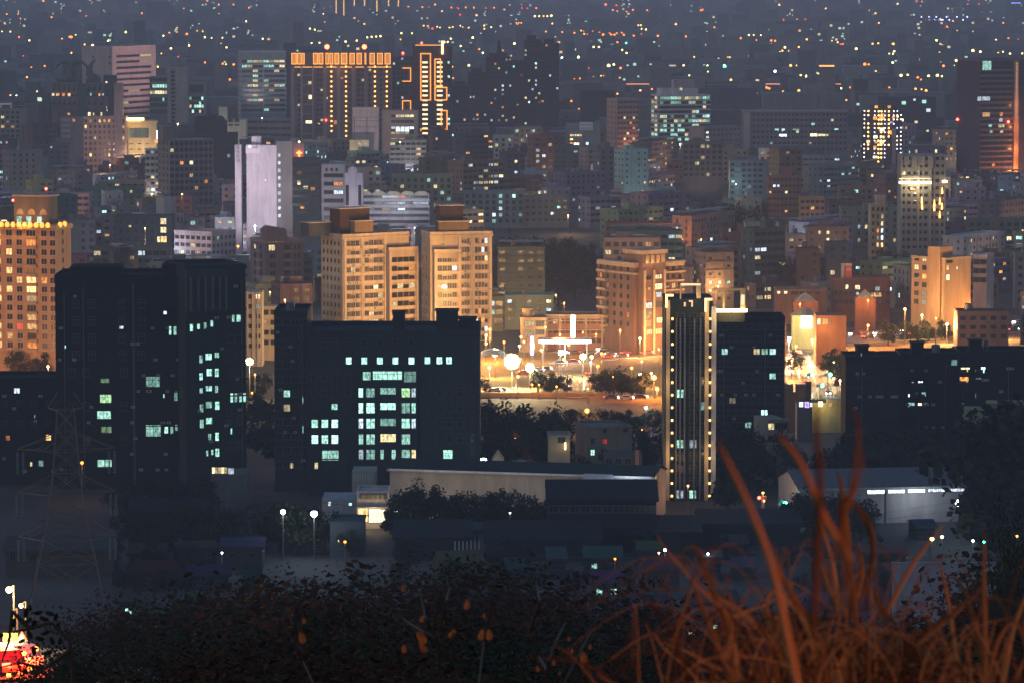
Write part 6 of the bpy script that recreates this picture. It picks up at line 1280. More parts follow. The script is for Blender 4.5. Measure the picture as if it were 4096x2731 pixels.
L_(620, 330, 362, 'O', .5, 20, 10000, 'added lamp before the stepped brown apartment house'); L_(560, 334, 362, 'O', .5, 20, 9000, 'added orange lamp before the brick school'); L_(936, 318, 356, 'O', .5, 20, 4500, 'added lamp before the ochre apartment block'); L_(868, 300, 332, 'O', .5, 16, 7000, 'added orange lamp before the dark red brick hall'); L_(800, 304, 336, 'O', .5, 16, 7000, 'added orange lamp before the low orange brick hall')
L_(780, 232, 250, 'O', .6, 16, 6500, 'added orange lamp before the rust red block'); L_(879, 262, 282, 'W', .5, 16, 3500, 'added amber lamp at foot of the slender cream tower'); L_(110, 165, 196, 'W', .7, 12, 9000, 'added warm lamp at foot of the curled crown palace'); L_(128, 120, 205, 'W', .6, 12, 26000, 'added warm lamp before the big beige slab', h=None); L_(178, 124, 205, 'W', .6, 12, 12000, 'added warm lamp before the twin pillar tower'); L_(262, 118, 175, 'Y', .6, 12, 12000, 'added lamp before the striped office tower')
L_(680, 144, 195, 'Y', .6, 12, 16000, 'added lamp before the white banded glass office'); L_(400, 142, 222, 'W', .6, 12, 6500, 'added lamp before the beige office with bright floor'); L_(152, 194, 250, 'Y', .6, 12, 3000, 'added lamp before the bright stair tower house'); L_(182, 194, 256, 'W', .6, 12, 3500, 'added lamp before the brown gridded block'); L_(145, 228, 280, 'W', .5, 12, 4500, 'added lamp before the columned hall')

# ================================================================ FILL BUILDINGS
FR = random.Random(2024)
PAL = [((.30, .25, .25), 'pinkish'), ((.22, .22, .24), 'grey'), ((.17, .12, .10), 'brown'), ((.42, .40, .40), 'pale'), ((.09, .11, .12), 'dark'), ((.32, .27, .20), 'beige'), ((.26, .14, .11), 'red brick'), ((.08, .1, .1), 'dark'), ((.14, .14, .16), 'dim grey')]
SKIP = [(495, 597, 236, 308), (700, 832, 205, 236), (14, 52, 98, 120), (590, 850, 318, 400), (845, 1100, 312, 346), (480, 600, 345, 400), (230, 262, 342, 402), (870, 912, 262, 284)]
cnt = 0; rows = []
yb = 345.0
while yb > 88: rows.append(yb); yb -= 5.6 + (yb - 88) * .03
for ri, yb0 in enumerate(rows):
    x = -20 + FR.uniform(0, 15)
    while x < 1044:
        yb_ = yb0 + FR.uniform(-3, 3); Y = dist(yb_); s = scale(Y); w = FR.choice((9, 12, 15, 18, 22, 30)) * s; D = FR.uniform(9, 16); hgt = FR.choice((9, 12, 12, 15, 15, 18, 21, 26, 32 if yb_ < 220 else 18)); x1 = x + w
        gap = FR.uniform(0, 6) * s
        if cnt >= 296: break
        top = px_of(Vector((0, Y, hgt)))[1]
        ok = not any(x < c + 2 and x1 > a - 2 and yb_ > p and yb_ < q for a, c, p, q in SKIP)
        hidden = False
        if ok:
            for (a, c, yt, yv, kb, y0, y1) in PROT:
                if x1 > a - 1 and x < c + 1:
                    if Y < y1 + 2 and Y + D > y0 - 2: ok = False; break
                    if Y < y0 and top < yv - 1:
                        hgt = P(512, yv, Y).z; top = yv
                        if hgt < 6: ok = False; break
                    if Y > y0 and x > a - 2 and x1 < c + 2 and top > yt: hidden = True
        if ok:      # not standing on the avenue or the crossing road
            for (px_, py_) in ((x, yb_), (x1, yb_)):
                if py_ > 300 and px_ > 590 and abs(py_ - (357 - (px_ - 560) * .066)) < 9: ok = False
        if ok and not hidden:
            ci = FR.randrange(len(PAL)); c, cn = PAL[ci]; c = tuple(v * FR.uniform(.75, 1.2) for v in c); px_m = (x + x1) / 2
            R.seed(cnt * 7 + 3); rot = FR.random() < .45 and w > 10 * s
            k = Bld('apartment_block' if hgt > 12 else 'townhouse', None, 'apartment block' if hgt > 12 else 'townhouse', x, x1, top, yb_, xc=(x + w * .28 if rot else None), top='front', D=D, col=c, yv=yb_, protect=False, group='ordinary city blocks between the tall buildings')
            ncol = max(2, int(k.W / 3.1)); pl = FR.choice((.03, .05, .09, .16)); cs = FR.choice(('CYB', 'YW', 'WYO', 'CCB', 'YYB')); hh = FR.choice((1.1, 1.4, 1.7)); ww = FR.choice((1.1, 1.6, 2.0))
            sty = FR.randrange(5); omit = FR.choice((-1, ncol // 2, 0, ncol - 1)); pt = [None, lambda r_, c_: c_ != omit, lambda r_, c_: R.random() > .2, lambda r_, c_: (c_ * 7 + 3) % 5 != 0, None][sty]
            if sty == 4: ww = 2.6; ncol = max(2, int(k.W / 3.0))
            k.grid(ncol, 3.15, ww, hh, p=pl * 1.7, cols=cs, zbot=max(.8, k.h - 19), inwall='dark', pat=pt)
            if FR.random() < .35: k.piers([k.a + (k.b - k.a) * q / 3 for q in range(4)], .4, .3)
            if rot: k.grid(max(2, int(D / 3.6)), 3.15, 1.0, hh, p=pl * .7, cols=cs, zbot=max(.8, k.h - 19), face='s', inwall='dark')
            if FR.random() < .5: k.ledges([k.h - 3.15 * j for j in range(1, int(k.h / 3.15))], .3, .4, side=False)
            else: k.ledges([k.h - .35], .3, .3)
            k.parapet(.8, .25)
            if FR.random() < .6:
                bb = MB(); xx = k.a + (k.b - k.a) * FR.uniform(.15, .5); bb.box(xx, xx + min(5, (k.b - k.a) * .4), D * .3, D * .3 + 4, k.h, k.h + FR.uniform(2.2, 3.6), k.col); bb.build('roof_house', k.root)
            if FR.random() < .5: k.tank()
            if FR.random() < .25:
                bb = MB(); bb.box(k.a + .5, k.b - .5, D * .1, D * .8, k.h + 2.4, k.h + 2.6, plain('roof_sheet', (.12, .14, .15))); [bb.tube((q, D * .12, k.h), (q, D * .12, k.h + 2.4), .08, .08, STEEL, 4) for q in (k.a + .8, k.b - .8)]; bb.build('roof_canopy', k.root)
            if FR.random() < .22 and yb_ < 320: flood(k, FR.choice((5000, 9000, 14000)) * (1 + 90 / yb_), FR.choice(((1, .45, .14), (1, .5, .2), (1, .6, .5), (.85, .9, 1), (1, .75, .45))), dist_=26, z=5, ang=75)
            k.done(); nl = k.nw
            later(k.root, px_m, (top + yb_) / 2, '%s %s' % (('low ' if hgt < 12 else 'tall ' if hgt > 22 else '') + cn, 'apartment block' if hgt > 12 else 'townhouse')); cnt += 1
        x = x1 + gap
    if cnt >= 296: break
print('FILL', cnt, 'last row', yb0)
YFILL = dist(yb0)
# street lamps among them
for i in range(62):
    yb_ = 95 + 235 * FR.random() ** .8; px = FR.uniform(5, 1020); Y = dist(yb_); s = scale(Y); py = px_of(Vector((0, Y, 9)))[1]
    if any(a < px < c and yt < py < yv and yb_ < kb for a, c, yt, yv, kb, y0, y1 in PROT): continue
    if any(a - 2 < px < c + 2 and y0 - 2 < Y < y1 for a, c, yt, yv, kb, y0, y1 in PROT): continue
    c = FR.choice('WWOOYCB'); lamp(px, py, yb_, c, .42, 14, FR.choice((4500, 8000, 12000)), what={'W': 'amber', 'O': 'orange', 'Y': 'yellow white', 'C': 'pale green', 'B': 'white'}[c] + ' street lamp', group='street lamps between the city blocks')
# a few smaller rooftop and street lights seen in the photo
for (x, y, c, sz, w_) in ((118, 190, 'R', 1.0, 'red rooftop lamp over the unlit left blocks'), (58, 125.5, 'W', .9, 'amber street glow left of the curled crown'), (52, 202, 'W', .7, 'amber lamp right of the rooftop belvedere'), (165, 190, 'B', 1.0, 'white lamp above the white columned hall'), (608.5, 174, 'C', .7, 'pale green lamp above the tawny blocks'), (15, 131, 'W', .9, 'amber lamp at the upper left edge'), (912, 140, 'V', 1.1, 'violet white flare right of the bulb tower'), (631, 99, 'W', 1.1, 'amber flare on the salmon tower roof')):
    o = lamp(x, y, None, c, sz, 16, 900, w_, far=True, cat='lamp')

# ================================================================ FAR CITY AND ITS LAMPS
FL = []
Q = random.Random(76)
def T(col, x, y): return col * 256 + x / 9.184, y / 9.184
RAW = [(0, 62, 130, 'O'), (0, 45, 217, 'O'), (0, 95, 290, 'W'), (0, 14, 289, 'Y'), (0, 175, 340, 'O'), (0, 270, 370, 'Y'), (0, 655, 340, 'O', 1.6), (0, 640, 338, 'O', 1.3), (0, 1155, 295, 'Y', 1.3), (0, 850, 415, 'Y', 1.3), (0, 777, 408, 'W'), (0, 792, 145, 'R', .8), (0, 1302, 122, 'O'), (0, 1715, 312, 'O', 1.4), (0, 1880, 342, 'Y', 1.2), (0, 1733, 418, 'Y', 1.4), (0, 1570, 445, 'Y', 1.2), (0, 1500, 328, 'Y'), (0, 1555, 300, 'O'), (0, 1943, 347, 'Y', .8), (0, 2043, 347, 'Y', .8), (0, 2080, 435, 'Y'), (0, 2010, 42, 'O'), (0, 2143, 42, 'O'), (0, 1903, 8, 'O'), (0, 474, 158, 'O'), (0, 188, 170, 'O', .8), (0, 1880, 575, 'O', 1.4), (0, 2045, 585, 'O', 1.1), (0, 2075, 590, 'W'), (0, 2147, 592, 'O', 1.3), (0, 1449, 612, 'Y'), (0, 1637, 520, 'R', .8), (0, 1482, 490, 'W', .8), (0, 655, 485, 'W'), (0, 993, 375, 'G'), (0, 2110, 730, 'O', 1.4), (0, 410, 605, 'O'), (0, 288, 618, 'O'), (0, 247, 708, 'W'), (0, 95, 873, 'O'), (0, 398, 8, 'O', 1.4), (0, 568, 355, 'W', .8), (0, 2260, 195, 'Y'), (0, 2287, 70, 'O'), (0, 340, 838, 'W'), (0, 400, 8, 'R', .7), (0, 1862, 288, 'W', .8), (0, 1810, 282, 'W', .7),
 (1, 495, 262, 'Y'), (1, 540, 272, 'Y'), (1, 575, 288, 'Y', 1.4), (1, 995, 220, 'W'), (1, 823, 382, 'Y', 1.2), (1, 925, 372, 'Y'), (1, 1022, 342, 'Y'), (1, 1062, 338, 'Y'), (1, 1104, 336, 'Y'), (1, 1143, 332, 'Y', 1.2), (1, 510, 395, 'G', .8), (1, 583, 393, 'Y', .9), (1, 62, 357, 'Y'), (1, 1335, 305, 'Y', 1.1), (1, 1432, 305, 'Y', .8), (1, 1327, 362, 'W', .8), (1, 1540, 236, 'W'), (1, 1665, 246, 'W'), (1, 1620, 262, 'R', 1.2), (1, 1806, 248, 'W'), (1, 1877, 236, 'Y', .8), (1, 1953, 254, 'W'), (1, 2097, 264, 'W'), (1, 2160, 250, 'Y', .8), (1, 1990, 345, 'Y', 1.4), (1, 1790, 355, 'Y', 1.1), (1, 1880, 422, 'Y'), (1, 1760, 385, 'Y'), (1, 1955, 600, 'Y', 1.3), (1, 1398, 62, 'O', .9), (1, 1528, 62, 'O'), (1, 1590, 65, 'R', .7), (1, 1795, 68, 'O'), (1, 1850, 70, 'R', .7), (1, 1925, 68, 'O'), (1, 2002, 70, 'O', 1.1), (1, 2110, 73, 'R', .7), (1, 2187, 70, 'O'), (1, 1708, 102, 'W', 1.1), (1, 1875, 135, 'R', 1.1), (1, 2026, 140, 'W', 1.2), (1, 2050, 452, 'O'), (1, 2084, 485, 'C'), (1, 630, 202, 'O', .7), (1, 618, 127, 'Y', .7), (1, 1350, 500, 'R', 1.3), (1, 2165, 908, 'O'), (1, 2220, 908, 'O', 1.2), (1, 1810, 718, 'O', 1.1), (1, 1803, 612, 'W'), (1, 1645, 42, 'W'),
 (2, 22, 400, 'Y', 1.4), (2, 215, 565, 'O', 1.3), (2, 92, 74, 'R', .8), (2, 142, 76, 'R', .8), (2, 223, 74, 'O'), (2, 40, 210, 'O', .9), (2, 62, 210, 'O', .9), (2, 85, 210, 'O', .9), (2, 210, 148, 'Y', 1.1), (2, 250, 148, 'Y'), (2, 290, 148, 'W'), (2, 325, 148, 'Y'), (2, 362, 145, 'Y', 1.3), (2, 370, 216, 'W', 1.1), (2, 310, 290, 'W', .8), (2, 462, 295, 'O', .9), (2, 573, 302, 'O', 1.1), (2, 692, 312, 'R', .7), (2, 836, 318, 'O', 1.4), (2, 911, 318, 'O', 1.2), (2, 940, 318, 'O', 1.2), (2, 1027, 320, 'O', 1.2), (2, 1118, 327, 'O', 1.1), (2, 1340, 330, 'O', 1.3), (2, 1597, 335, 'O', 1.2), (2, 860, 42, 'O', 1.4), (2, 958, 48, 'R'), (2, 926, 92, 'O'), (2, 967, 102, 'O', .9), (2, 1053, 106, 'O', .8), (2, 1111, 92, 'O', 1.1), (2, 1241, 94, 'O'), (2, 1735, 95, 'O', 1.2), (2, 1160, 232, 'W', 1.1), (2, 1183, 232, 'W', 1.1), (2, 1190, 265, 'Y', .8), (2, 1230, 270, 'Y', 1.0), (2, 1505, 222, 'W', 1.3), (2, 1860, 250, 'O'), (2, 2103, 350, 'O', 1.4), (2, 2245, 368, 'O', .8), (2, 2175, 322, 'Y'), (2, 2220, 322, 'Y', .8), (2, 2285, 322, 'Y', .7), (2, 750, 432, 'Y', 1.2), (2, 798, 432, 'Y', 1.1), (2, 968, 388, 'O', 1.1), (2, 1048, 395, 'T'), (2, 1012, 458, 'Y'), (2, 1052, 486, 'Y', 1.1), (2, 458, 530, 'C', 1.1), (2, 610, 525, 'G', 1.4), (2, 888, 602, 'Y', 1.9), (2, 935, 592, 'Y', 1.3), (2, 997, 625, 'O', 1.5), (2, 705, 625, 'R', .8), (2, 1576, 600, 'Y', 1.1), (2, 1795, 604, 'G'), (2, 1955, 610, 'T', 1.6), (2, 1950, 600, 'G', 1.2), (2, 2010, 733, 'W', 1.5), (2, 1178, 830, 'W', 1.3), (2, 1285, 818, 'O', 1.2), (2, 968, 860, 'W', 1.1), (2, 818, 695, 'W'), (2, 1673, 522, 'W', .9), (2, 2000, 525, 'W', .9), (2, 1628, 692, 'Y', .9), (2, 1800, 657, 'Y', .8), (2, 545, 928, 'O', 1.3), (2, 615, 998, 'O', .8), (2, 2340, 805, 'O', 1.4), (2, 1470, 602, 'B'), (2, 1498, 602, 'B'),
 (3, 103, 45, 'W', 1.3), (3, 530, 77, 'W'), (3, 988, 122, 'W', 1.2), (3, 930, 95, 'O', .7), (3, 1018, 210, 'W'), (3, 142, 178, 'R', .8), (3, 343, 178, 'R', .8), (3, 265, 175, 'O', .7), (3, 30, 372, 'O', 1.3), (3, 66, 375, 'O', 1.2), (3, 356, 363, 'W', 1.2), (3, 155, 435, 'Y', 1.3), (3, 132, 465, 'W', 1.1), (3, 284, 432, 'W', 1.2), (3, 640, 388, 'W', 1.1), (3, 668, 405, 'R', 1), (3, 690, 405, 'O', 1.1), (3, 810, 448, 'Y', 1.5), (3, 960, 403, 'W', 1.2), (3, 1012, 398, 'W', 1.1), (3, 1150, 403, 'W', 1.6), (3, 1160, 470, 'Y', 1.1), (3, 1148, 492, 'Y', 1.0), (3, 1547, 370, 'G', 1.2), (3, 1582, 403, 'O', 1.1), (3, 1882, 465, 'Y', 1.7), (3, 1950, 475, 'Y', 1.3), (3, 1728, 555, 'Y', 1.4), (3, 1612, 605, 'O', 1.5), (3, 1748, 597, 'W', 1.1), (3, 888, 590, 'O', 1.8), (3, 925, 592, 'O', 1.2), (3, 208, 602, 'W', 1.5), (3, 264, 600, 'W', 1), (3, 65, 655, 'B', 1.5), (3, 355, 700, 'Y', 1.7), (3, 300, 690, 'Y', 1.1), (3, 1222, 692, 'Y', 1.7), (3, 1283, 687, 'Y', 1.2), (3, 1475, 697, 'Y', 1.5), (3, 1555, 692, 'Y', 1.7), (3, 1597, 700, 'Y', 1), (3, 1375, 710, 'O', 1.4), (3, 1405, 730, 'O', 1.1), (3, 1355, 815, 'W', 1.3), (3, 1452, 832, 'W', 1.6), (3, 1410, 820, 'W', 1), (3, 283, 832, 'W', 1.6), (3, 138, 840, 'W', 1.1), (3, 10, 812, 'O', 1.5), (3, 990, 653, 'W', 1.1), (3, 755, 802, 'O', 1.1), (3, 672, 810, 'G'), (3, 1145, 575, 'G', 1.2), (3, 2223, 492, 'Y', 1.1), (3, 2335, 490, 'Y'), (3, 2158, 475, 'Y', .8), (3, 2115, 483, 'W', .8), (3, 2095, 365, 'Y', .8), (3, 2160, 210, 'O'), (3, 1835, 37, 'R', .8), (3, 1937, 37, 'R', .8), (3, 1362, 14, 'R', .8), (3, 1413, 15, 'O', .8), (3, 1190, 35, 'Y', .8), (3, 1583, 175, 'W', .9), (3, 1643, 243, 'O'), (3, 1700, 192, 'O', 1.0), (3, 1115, 803, 'O', 1.1), (3, 462, 675, 'W'), (3, 720, 1030, 'O', .9), (3, 715, 1168, 'W', .8)]
RAW += [(3, x, 183 if i % 2 else 155, 'V', .8) for i, x in enumerate((1410, 1530, 1478, 1590, 1545, 1605, 1640, 1665, 1735, 1790, 1830))]
cn = {'O': 'orange', 'W': 'amber', 'Y': 'yellow', 'R': 'red', 'G': 'green', 'C': 'pale green', 'T': 'teal', 'B': 'white', 'V': 'violet'}
FLP = []; FAINT = MB()
for t in RAW:
    x, y = T(t[0], t[1], t[2]); c = t[3]; z = t[4] if len(t) > 4 else 1.0; yb_ = (y + 9 * 52 / 140) / (1 - 9 / 140.); s = scale(dist(yb_))
    FLP.append((x, y, dist(yb_)))
    if z <= 1.0 and c not in 'V':
        pF = P(x, y, dist(yb_)); FAINT.tube((pF.x, pF.y, 0), tuple(pF), .12, .09, STEEL, 4); FAINT.ball(tuple(pF), .86 * z / s, emit(LAMPC[c], (17 if s < .9 else 13) * (.8 if c in 'YG' else 1) * (.35 if c in 'OWR' else .6 if c == 'Y' else 1)), 8, 5); continue
    lamp(x, y, None, c, .86 * z / s, (17 if s < .9 else 13) * (.8 if c in 'YG' else 1), 0, what='distant %s %s lamp' % ('big' if z > 1.25 else 'small', cn[c]), name='street_lamp', group='street lamps of the far hazy city', far=True)
Q = random.Random(77)
far = MB(); fm = [wall((.10, .10, .12)), wall((.06, .07, .08)), wall((.16, .14, .14)), wall((.20, .2, .2))]
fe = [emit(LC['Y'], 1.2), emit(LC['C'], 1.2), emit(LC['B'], 1.3), emit(LC['W'], 1.6)]
Y = YFILL + 40
while Y < 10500:
    s = scale(Y); x = -60
    while x < 1080:
        w = Q.choice((12, 18, 26, 40)) * s; h = Q.choice((8, 12, 16, 20, 26, 34 if Q.random() < .5 else 14, 50 if Q.random() < .12 else 12)); D = Q.uniform(12, 22); Yb = Y + Q.uniform(-20, 20)
        top = px_of(Vector((0, Yb, h)))[1]; ok = True
        for (a, c, yt, yv, kb, y0, y1) in PROT:
            if x + w > a - 1 and x < c + 1 and Yb < y1 + 2 and Yb + D > y0 - 2: ok = False
            if ok and x + w > a - 1 and x < c + 1 and Yb < y0 and top < yv - 1:
                h = P(512, yv, Yb).z; top = yv
                if h < 4: ok = False
        for (lx, ly, lY) in FLP:
            if x - 1 < lx < x + w + 1 and Yb < lY + 5 and top < ly + 1.2: h = max(3, P(lx, ly + 1.6, Yb).z); top = px_of(Vector((0, Yb, h)))[1]
        if ok and Q.random() < .8:
            wx0 = P(x, 50, Yb).x; wx1 = P(x + w, 50, Yb).x; far.box(wx0, wx1, Yb, Yb + D, 0, h, Q.choice(fm))
            for _ in range(int((wx1 - wx0) * h / 45 * Q.choice((0, 0, 0, 0, 0, .1, .3, 1.0, 3.2)) * .12)):
                ex = Q.uniform(wx0 + .5, wx1 - 2.4); ez = Q.uniform(max(1, h * .25), h - 2.4); u = Q.choice((1.3, 1.6, 2.2)) * (1 + Yb / 9000); far.poly([(ex, Yb - .08, ez), (ex + u, Yb - .08, ez), (ex + u, Yb - .08, ez + u * .8), (ex, Yb - .08, ez + u * .8)], Q.choice(fe))
        x += w + Q.uniform(2, 16) * s
    Y += 55 + (Y - 3000) * .012
tag(far.build('distant_city_blocks'), 'countless tiny hazy blocks of the far city with pinprick windows', 'city blocks', kind='stuff')
# woods and bare ground among the far blocks
wd = MB()
for i in range(2600):
    Yt = YFILL + 100 + (8200 - YFILL) * Q.random() ** 1.3; px = Q.uniform(-20, 1044); g = P(px, 60, Yt); r0 = Q.uniform(4, 9)
    for j in range(3): wd.ball((g.x + Q.uniform(-5, 5), Yt + Q.uniform(-5, 5), r0 * .45), r0 * Q.uniform(.5, .9), LEAF, 6, 4, .8)
tag(wd.build('distant_woods'), 'dark far off tree belts between the hazy city blocks', 'woods', kind='stuff')
for (ax, ay, bx, by, nn, cc) in ((20, 14, 190, 10, 17, 'O'), (60, 36, 250, 26, 16, 'Y'), (400, 6, 520, 12, 13, 'O'), (430, 28, 520, 24, 9, 'Y'), (560, 30, 640, 34, 11, 'O'), (560, 6, 590, 40, 12, 'W'), (640, 12, 760, 8, 12, 'O'), (770, 44, 900, 38, 12, 'W'), (720, 58, 800, 50, 10, 'Y'), (890, 54, 960, 66, 12, 'Y'), (760, 20, 860, 26, 9, 'O'), (940, 26, 1020, 40, 9, 'O'), (180, 50, 236, 40, 8, 'W'), (0, 58, 60, 52, 8, 'O'), (470, 50, 500, 66, 6, 'Y'), (560, 80, 640, 72, 8, 'O'), (720, 96, 860, 100, 10, 'W')):
    for i in range(nn):
        t_ = (i + Q.uniform(-.3, .3)) / (nn - 1); x = ax + (bx - ax) * t_; y = ay + (by - ay) * t_ + Q.uniform(-.6, .6); yb_ = (y + 9 * 52 / 140) / (1 - 9 / 140.); Yf = dist(yb_); sf = scale(Yf)
        if any(a < x < c and yt < y < yv and yb_ < kb for a, c, yt, yv, kb, y0, y1 in PROT): continue
        pF = P(x, y, Yf); FAINT.tube((pF.x, pF.y, 0), tuple(pF), .12, .09, STEEL, 4); FAINT.ball(tuple(pF), Q.uniform(.5, .95) / sf, emit(LAMPC[cc], 4.5), 8, 5); FLP.append((x, y, Yf))
tag(FAINT.build('distant_street_lamps'), 'countless faint street lamps scattered through the far hazy city', 'street lamps', kind='stuff')
# viaduct, its glow strip standing in for a train's light trail; far lit roofs
Yv = dist(93); zv = P(700, 84.6, Yv).z; b = thing('viaduct', 'long straight viaduct with a glowing orange parapet line, right of centre', 'viaduct', (P(626, 84, Yv).x, Yv, 0)); Lv = P(866, 84, Yv).x - P(626, 84, Yv).x
q = MB(); q.box(0, Lv, 0, 12, zv - 2, zv, wall((.25, .24, .24))); q.build('deck', b)
for i in range(14): MB().box(-1, 1, 3, 9, 0, zv - 2, CONC).build('pier', b, (Lv * (i + .5) / 14, 0, 0))
q = MB(); q.box(0, Lv, -.3, 0, zv + .3, zv + 1.0, emit((1, .3, .14), 2.2)); q.build('trail_glow_strip', b)
def litroof(x0, x1, y, hpx, c, st, lab, yb_):  # glow of lit roofs, walls and signs is put into the strip's material
    Yl = dist(yb_); s = scale(Yl); z = P(x0, y, Yl).z; b = thing('lit_roof_building', lab, 'building', (P(x0, y, Yl).x, Yl, 0)); w = (x1 - x0) / s; q = MB(); q.box(0, w, 0, 18, 0, z + hpx / s / 2 + .5, fm[2]); q.build('wall', b); q = MB(); q.box(.2, w - .2, -.3, -.02, z - hpx / s / 2, z + hpx / s / 2, emit(c, st)); q.build('light_strip', b)
litroof(798, 814, 66, 1.1, (1, .2, .03), 4, 'far building with orange red roof strip, left one of two', 76); litroof(819, 834.5, 65.8, 1.3, (1, .35, .06), 4, 'far building with orange roof strip, right one of two', 76); litroof(1010, 1021.5, 5.2, 1.4, (1, .5, .2), 3, 'far tower with orange crown band at the top right corner', 30); litroof(1011, 1021, 3.0, .9, (.2, .3, 1), 3, 'blue band over the orange crown at the top right corner', 31)
for (x0, x1, y, lab) in ((627, 640, 65.5, 'pale lit shed, left of three in the far right haze'), (646, 651, 66, 'pale lit shed, middle of three in the far right haze'), (669, 676, 65.5, 'thin white lit shed, right of three in the far haze'), (846, 854, 77.5, 'far row of greenish lit office windows right of the orange strips'), (317, 322, 31, 'yellow lit far factory front over the orange crowned tower'), (85.5, 92, 32.4, 'far yellow lit windows over the beige slab'), (39, 53, 25, 'far golden lit facade in the upper left haze')): litroof(x0, x1, y, 1.5, (1, .85, .6), .9, lab, y + 10)
litroof(-12, 13, 117, 9, (.8, .85, 1), 4, 'low building with a blazing white sign band at the upper left edge', 150); litroof(-12, 12, 106, 6, (.5, .42, .5), .35, 'pale lilac lit wall above the blazing white sign band', 146)
# far right angled LED towers at the top edge
Yt = dist(24); s = scale(Yt)
for i, (a, c, L2) in enumerate(((334, 350, ((336.2, 13), (343.8, 15.3))), (351, 368, ((354.3, 15.3), (364.6, 15.3))), (373, 382, ((376.9, 15.5),)), (386, 402, ((388.6, 6), (398.4, 14.5))))):
    zt = P(a, -20, Yt).z; r = thing('residential_tower', 'hazy far tower with vertical amber light strings, %s from left at the top edge' % ('first', 'second', 'third', 'fourth')[i], 'tower', (P(a, 10, Yt).x, Yt, 0)); w = (c - a) / s; q = MB(); q.box(0, w, 0, 20, 0, zt, fm[0]); q.build('wall', r)
    for lx, ly in L2:
        z0 = P(lx, ly, Yt).z; xx = (lx - a) / s; q = MB(); z = z0
        while z < zt - 3: q.box(xx - 1, xx + 1, -.6, -.02, z, z + 1.5, emit((1, .5, .15), 4.0)); z += 2.6
        q.build('light_string', r)

# ================================================================ HILLSIDE STREET, BOTTOM LEFT
SY = 262.0; sz = 95.0
mb = MB(); xa, xb = P(-60, 660, SY).x, P(62, 660, SY).x
mb.poly([(xa, SY - 7, sz + .1), (xb, SY - 5, sz + .1), (xb, SY + 5, sz + .1), (xa, SY + 9, sz + .1)], ASPH); mb.poly([(xa, SY + .9, sz + .11), (xb, SY - .1, sz + .11), (xb, SY + .1, sz + .11), (xa, SY + 1.1, sz + .11)], PAINT); tag(mb.build('road'), kind='structure')
def hs(px, py, yy=SY): return P(px, py, yy)
for i, (px, py, c, sz_, p, lab) in enumerate(((9, 589, 'W', .2, 900, 'amber street lamp highest at the bottom left corner'), (21, 605, 'W', .14, 160, 'tiny amber lamp on a thin arm, bottom left corner'), (12.5, 612, 'R', .10, 60, 'small reddish lamp left of the tiny amber one, bottom left'))):
    q = hs(px, py, SY + 6 + i); r = thing('street_lamp', lab, 'street lamp', (q.x, SY + 6 + i, sz)); b = MB(); b.tube((.3, 0, 0), (.3, 0, q.z - sz + .3), .09, .05, STEEL, 6); b.tube((.3, 0, q.z - sz + .3), (0, 0, q.z - sz + .1), .04, .04, STEEL, 5); b.build('pole', r); b = MB(); b.ball((0, 0, q.z - sz), sz_, emit(LC[c], 26), 8, 6); b.build('lamp_head', r); pointlight('lamp_light', (0, -.6, q.z - sz - .3), LC[c], p, r, .2)
q = hs(10.2, 640, SY + 4); r = thing('road_sign', 'yellow board with a black left chevron at the roadside, bottom left', 'sign', (q.x, SY + 4, sz)); z = q.z - sz
b = MB(); b.tube((0, .05, 0), (0, .05, z), .05, .05, STEEL, 6); b.build('post', r); b = MB(); b.box(-.45, .45, -.03, .0, z - .5, z + .5, plain('yellow_board', (.8, .55, .03))); b.build('board', r)
b = MB(); bk = plain('black_mark', (.02, .02, .02)); b.poly([(.25, -.05, z + .4), (.05, -.05, z + .4), (-.3, -.05, z), (-.1, -.05, z)], bk); b.poly([(-.1, -.05, z), (-.3, -.05, z), (.05, -.05, z - .4), (.25, -.05, z - .4)], bk); b.build('chevron', r)
q = hs(22, 637, SY + 4); r = thing('road_sign', 'small pale triangular warning sign at the roadside, bottom left', 'sign', (q.x, SY + 4, sz)); z = q.z - sz; b = MB(); b.tube((0, .05, 0), (0, .05, z), .05, .05, STEEL, 6); b.build('post', r)
b = MB(); b.prism([(-.5, z - .4), (.5, z - .4), (0, z + .45)], -.04, 0, plain('sign_red', (.6, .06, .04))); b.prism([(-.32, z - .3), (.32, z - .3), (0, z + .25)], -.06, -.04, plain('sign_white', (.8, .8, .75))); b.build('board', r)
for i, (px, yy, lab, col) in enumerate(((2, SY - 3, 'red car with glowing tail lights, left of two at the bottom left', 2), (17, SY - 1, 'silver car braking, right of two at the bottom left', 0))):
    q = hs(px, 660, yy); r = car((q.x, yy, sz + .11), math.pi * .5 + .5, col, '', px, 660, 0, lab, 'cars on the hillside street'); pointlight('brake_light', (-3.0, 0, .8), (1, .08, .02), 1500, r, .2); pointlight('headlight_beam', (3.2, 0, .9), (1, .7, .25), 2600, r, .2)
Rm = random.Random(12)
for i, (px, py) in enumerate(((24, 652), (33, 660), (30, 668), (20, 672), (9, 674), (27, 682 - 4), (36, 648))):
    yy = SY - 9 + i * .5; q = hs(px, py, yy); r = thing('marker_post', ('tallest', 'farthest right', 'third', 'leaning', 'lowest left', 'lowest', 'slimmest')[i] + ' roadside post with a red reflector, bottom left', 'post', (q.x, yy, hill(q.x, yy) - .2)); z = q.z - hill(q.x, yy) + .2; MB().tube((0, 0, 0), (0, 0, max(.5, z)), .05, .04, STEEL, 6).build('post', r); b = MB(); b.ball((0, -.05, max(.5, z)), .16, emit((1, .1, .02) if i % 2 else (1, .3, .05), 8), 8, 6); b.build('reflector', r)
LM.append((20, 660, 'the hillside cars'))

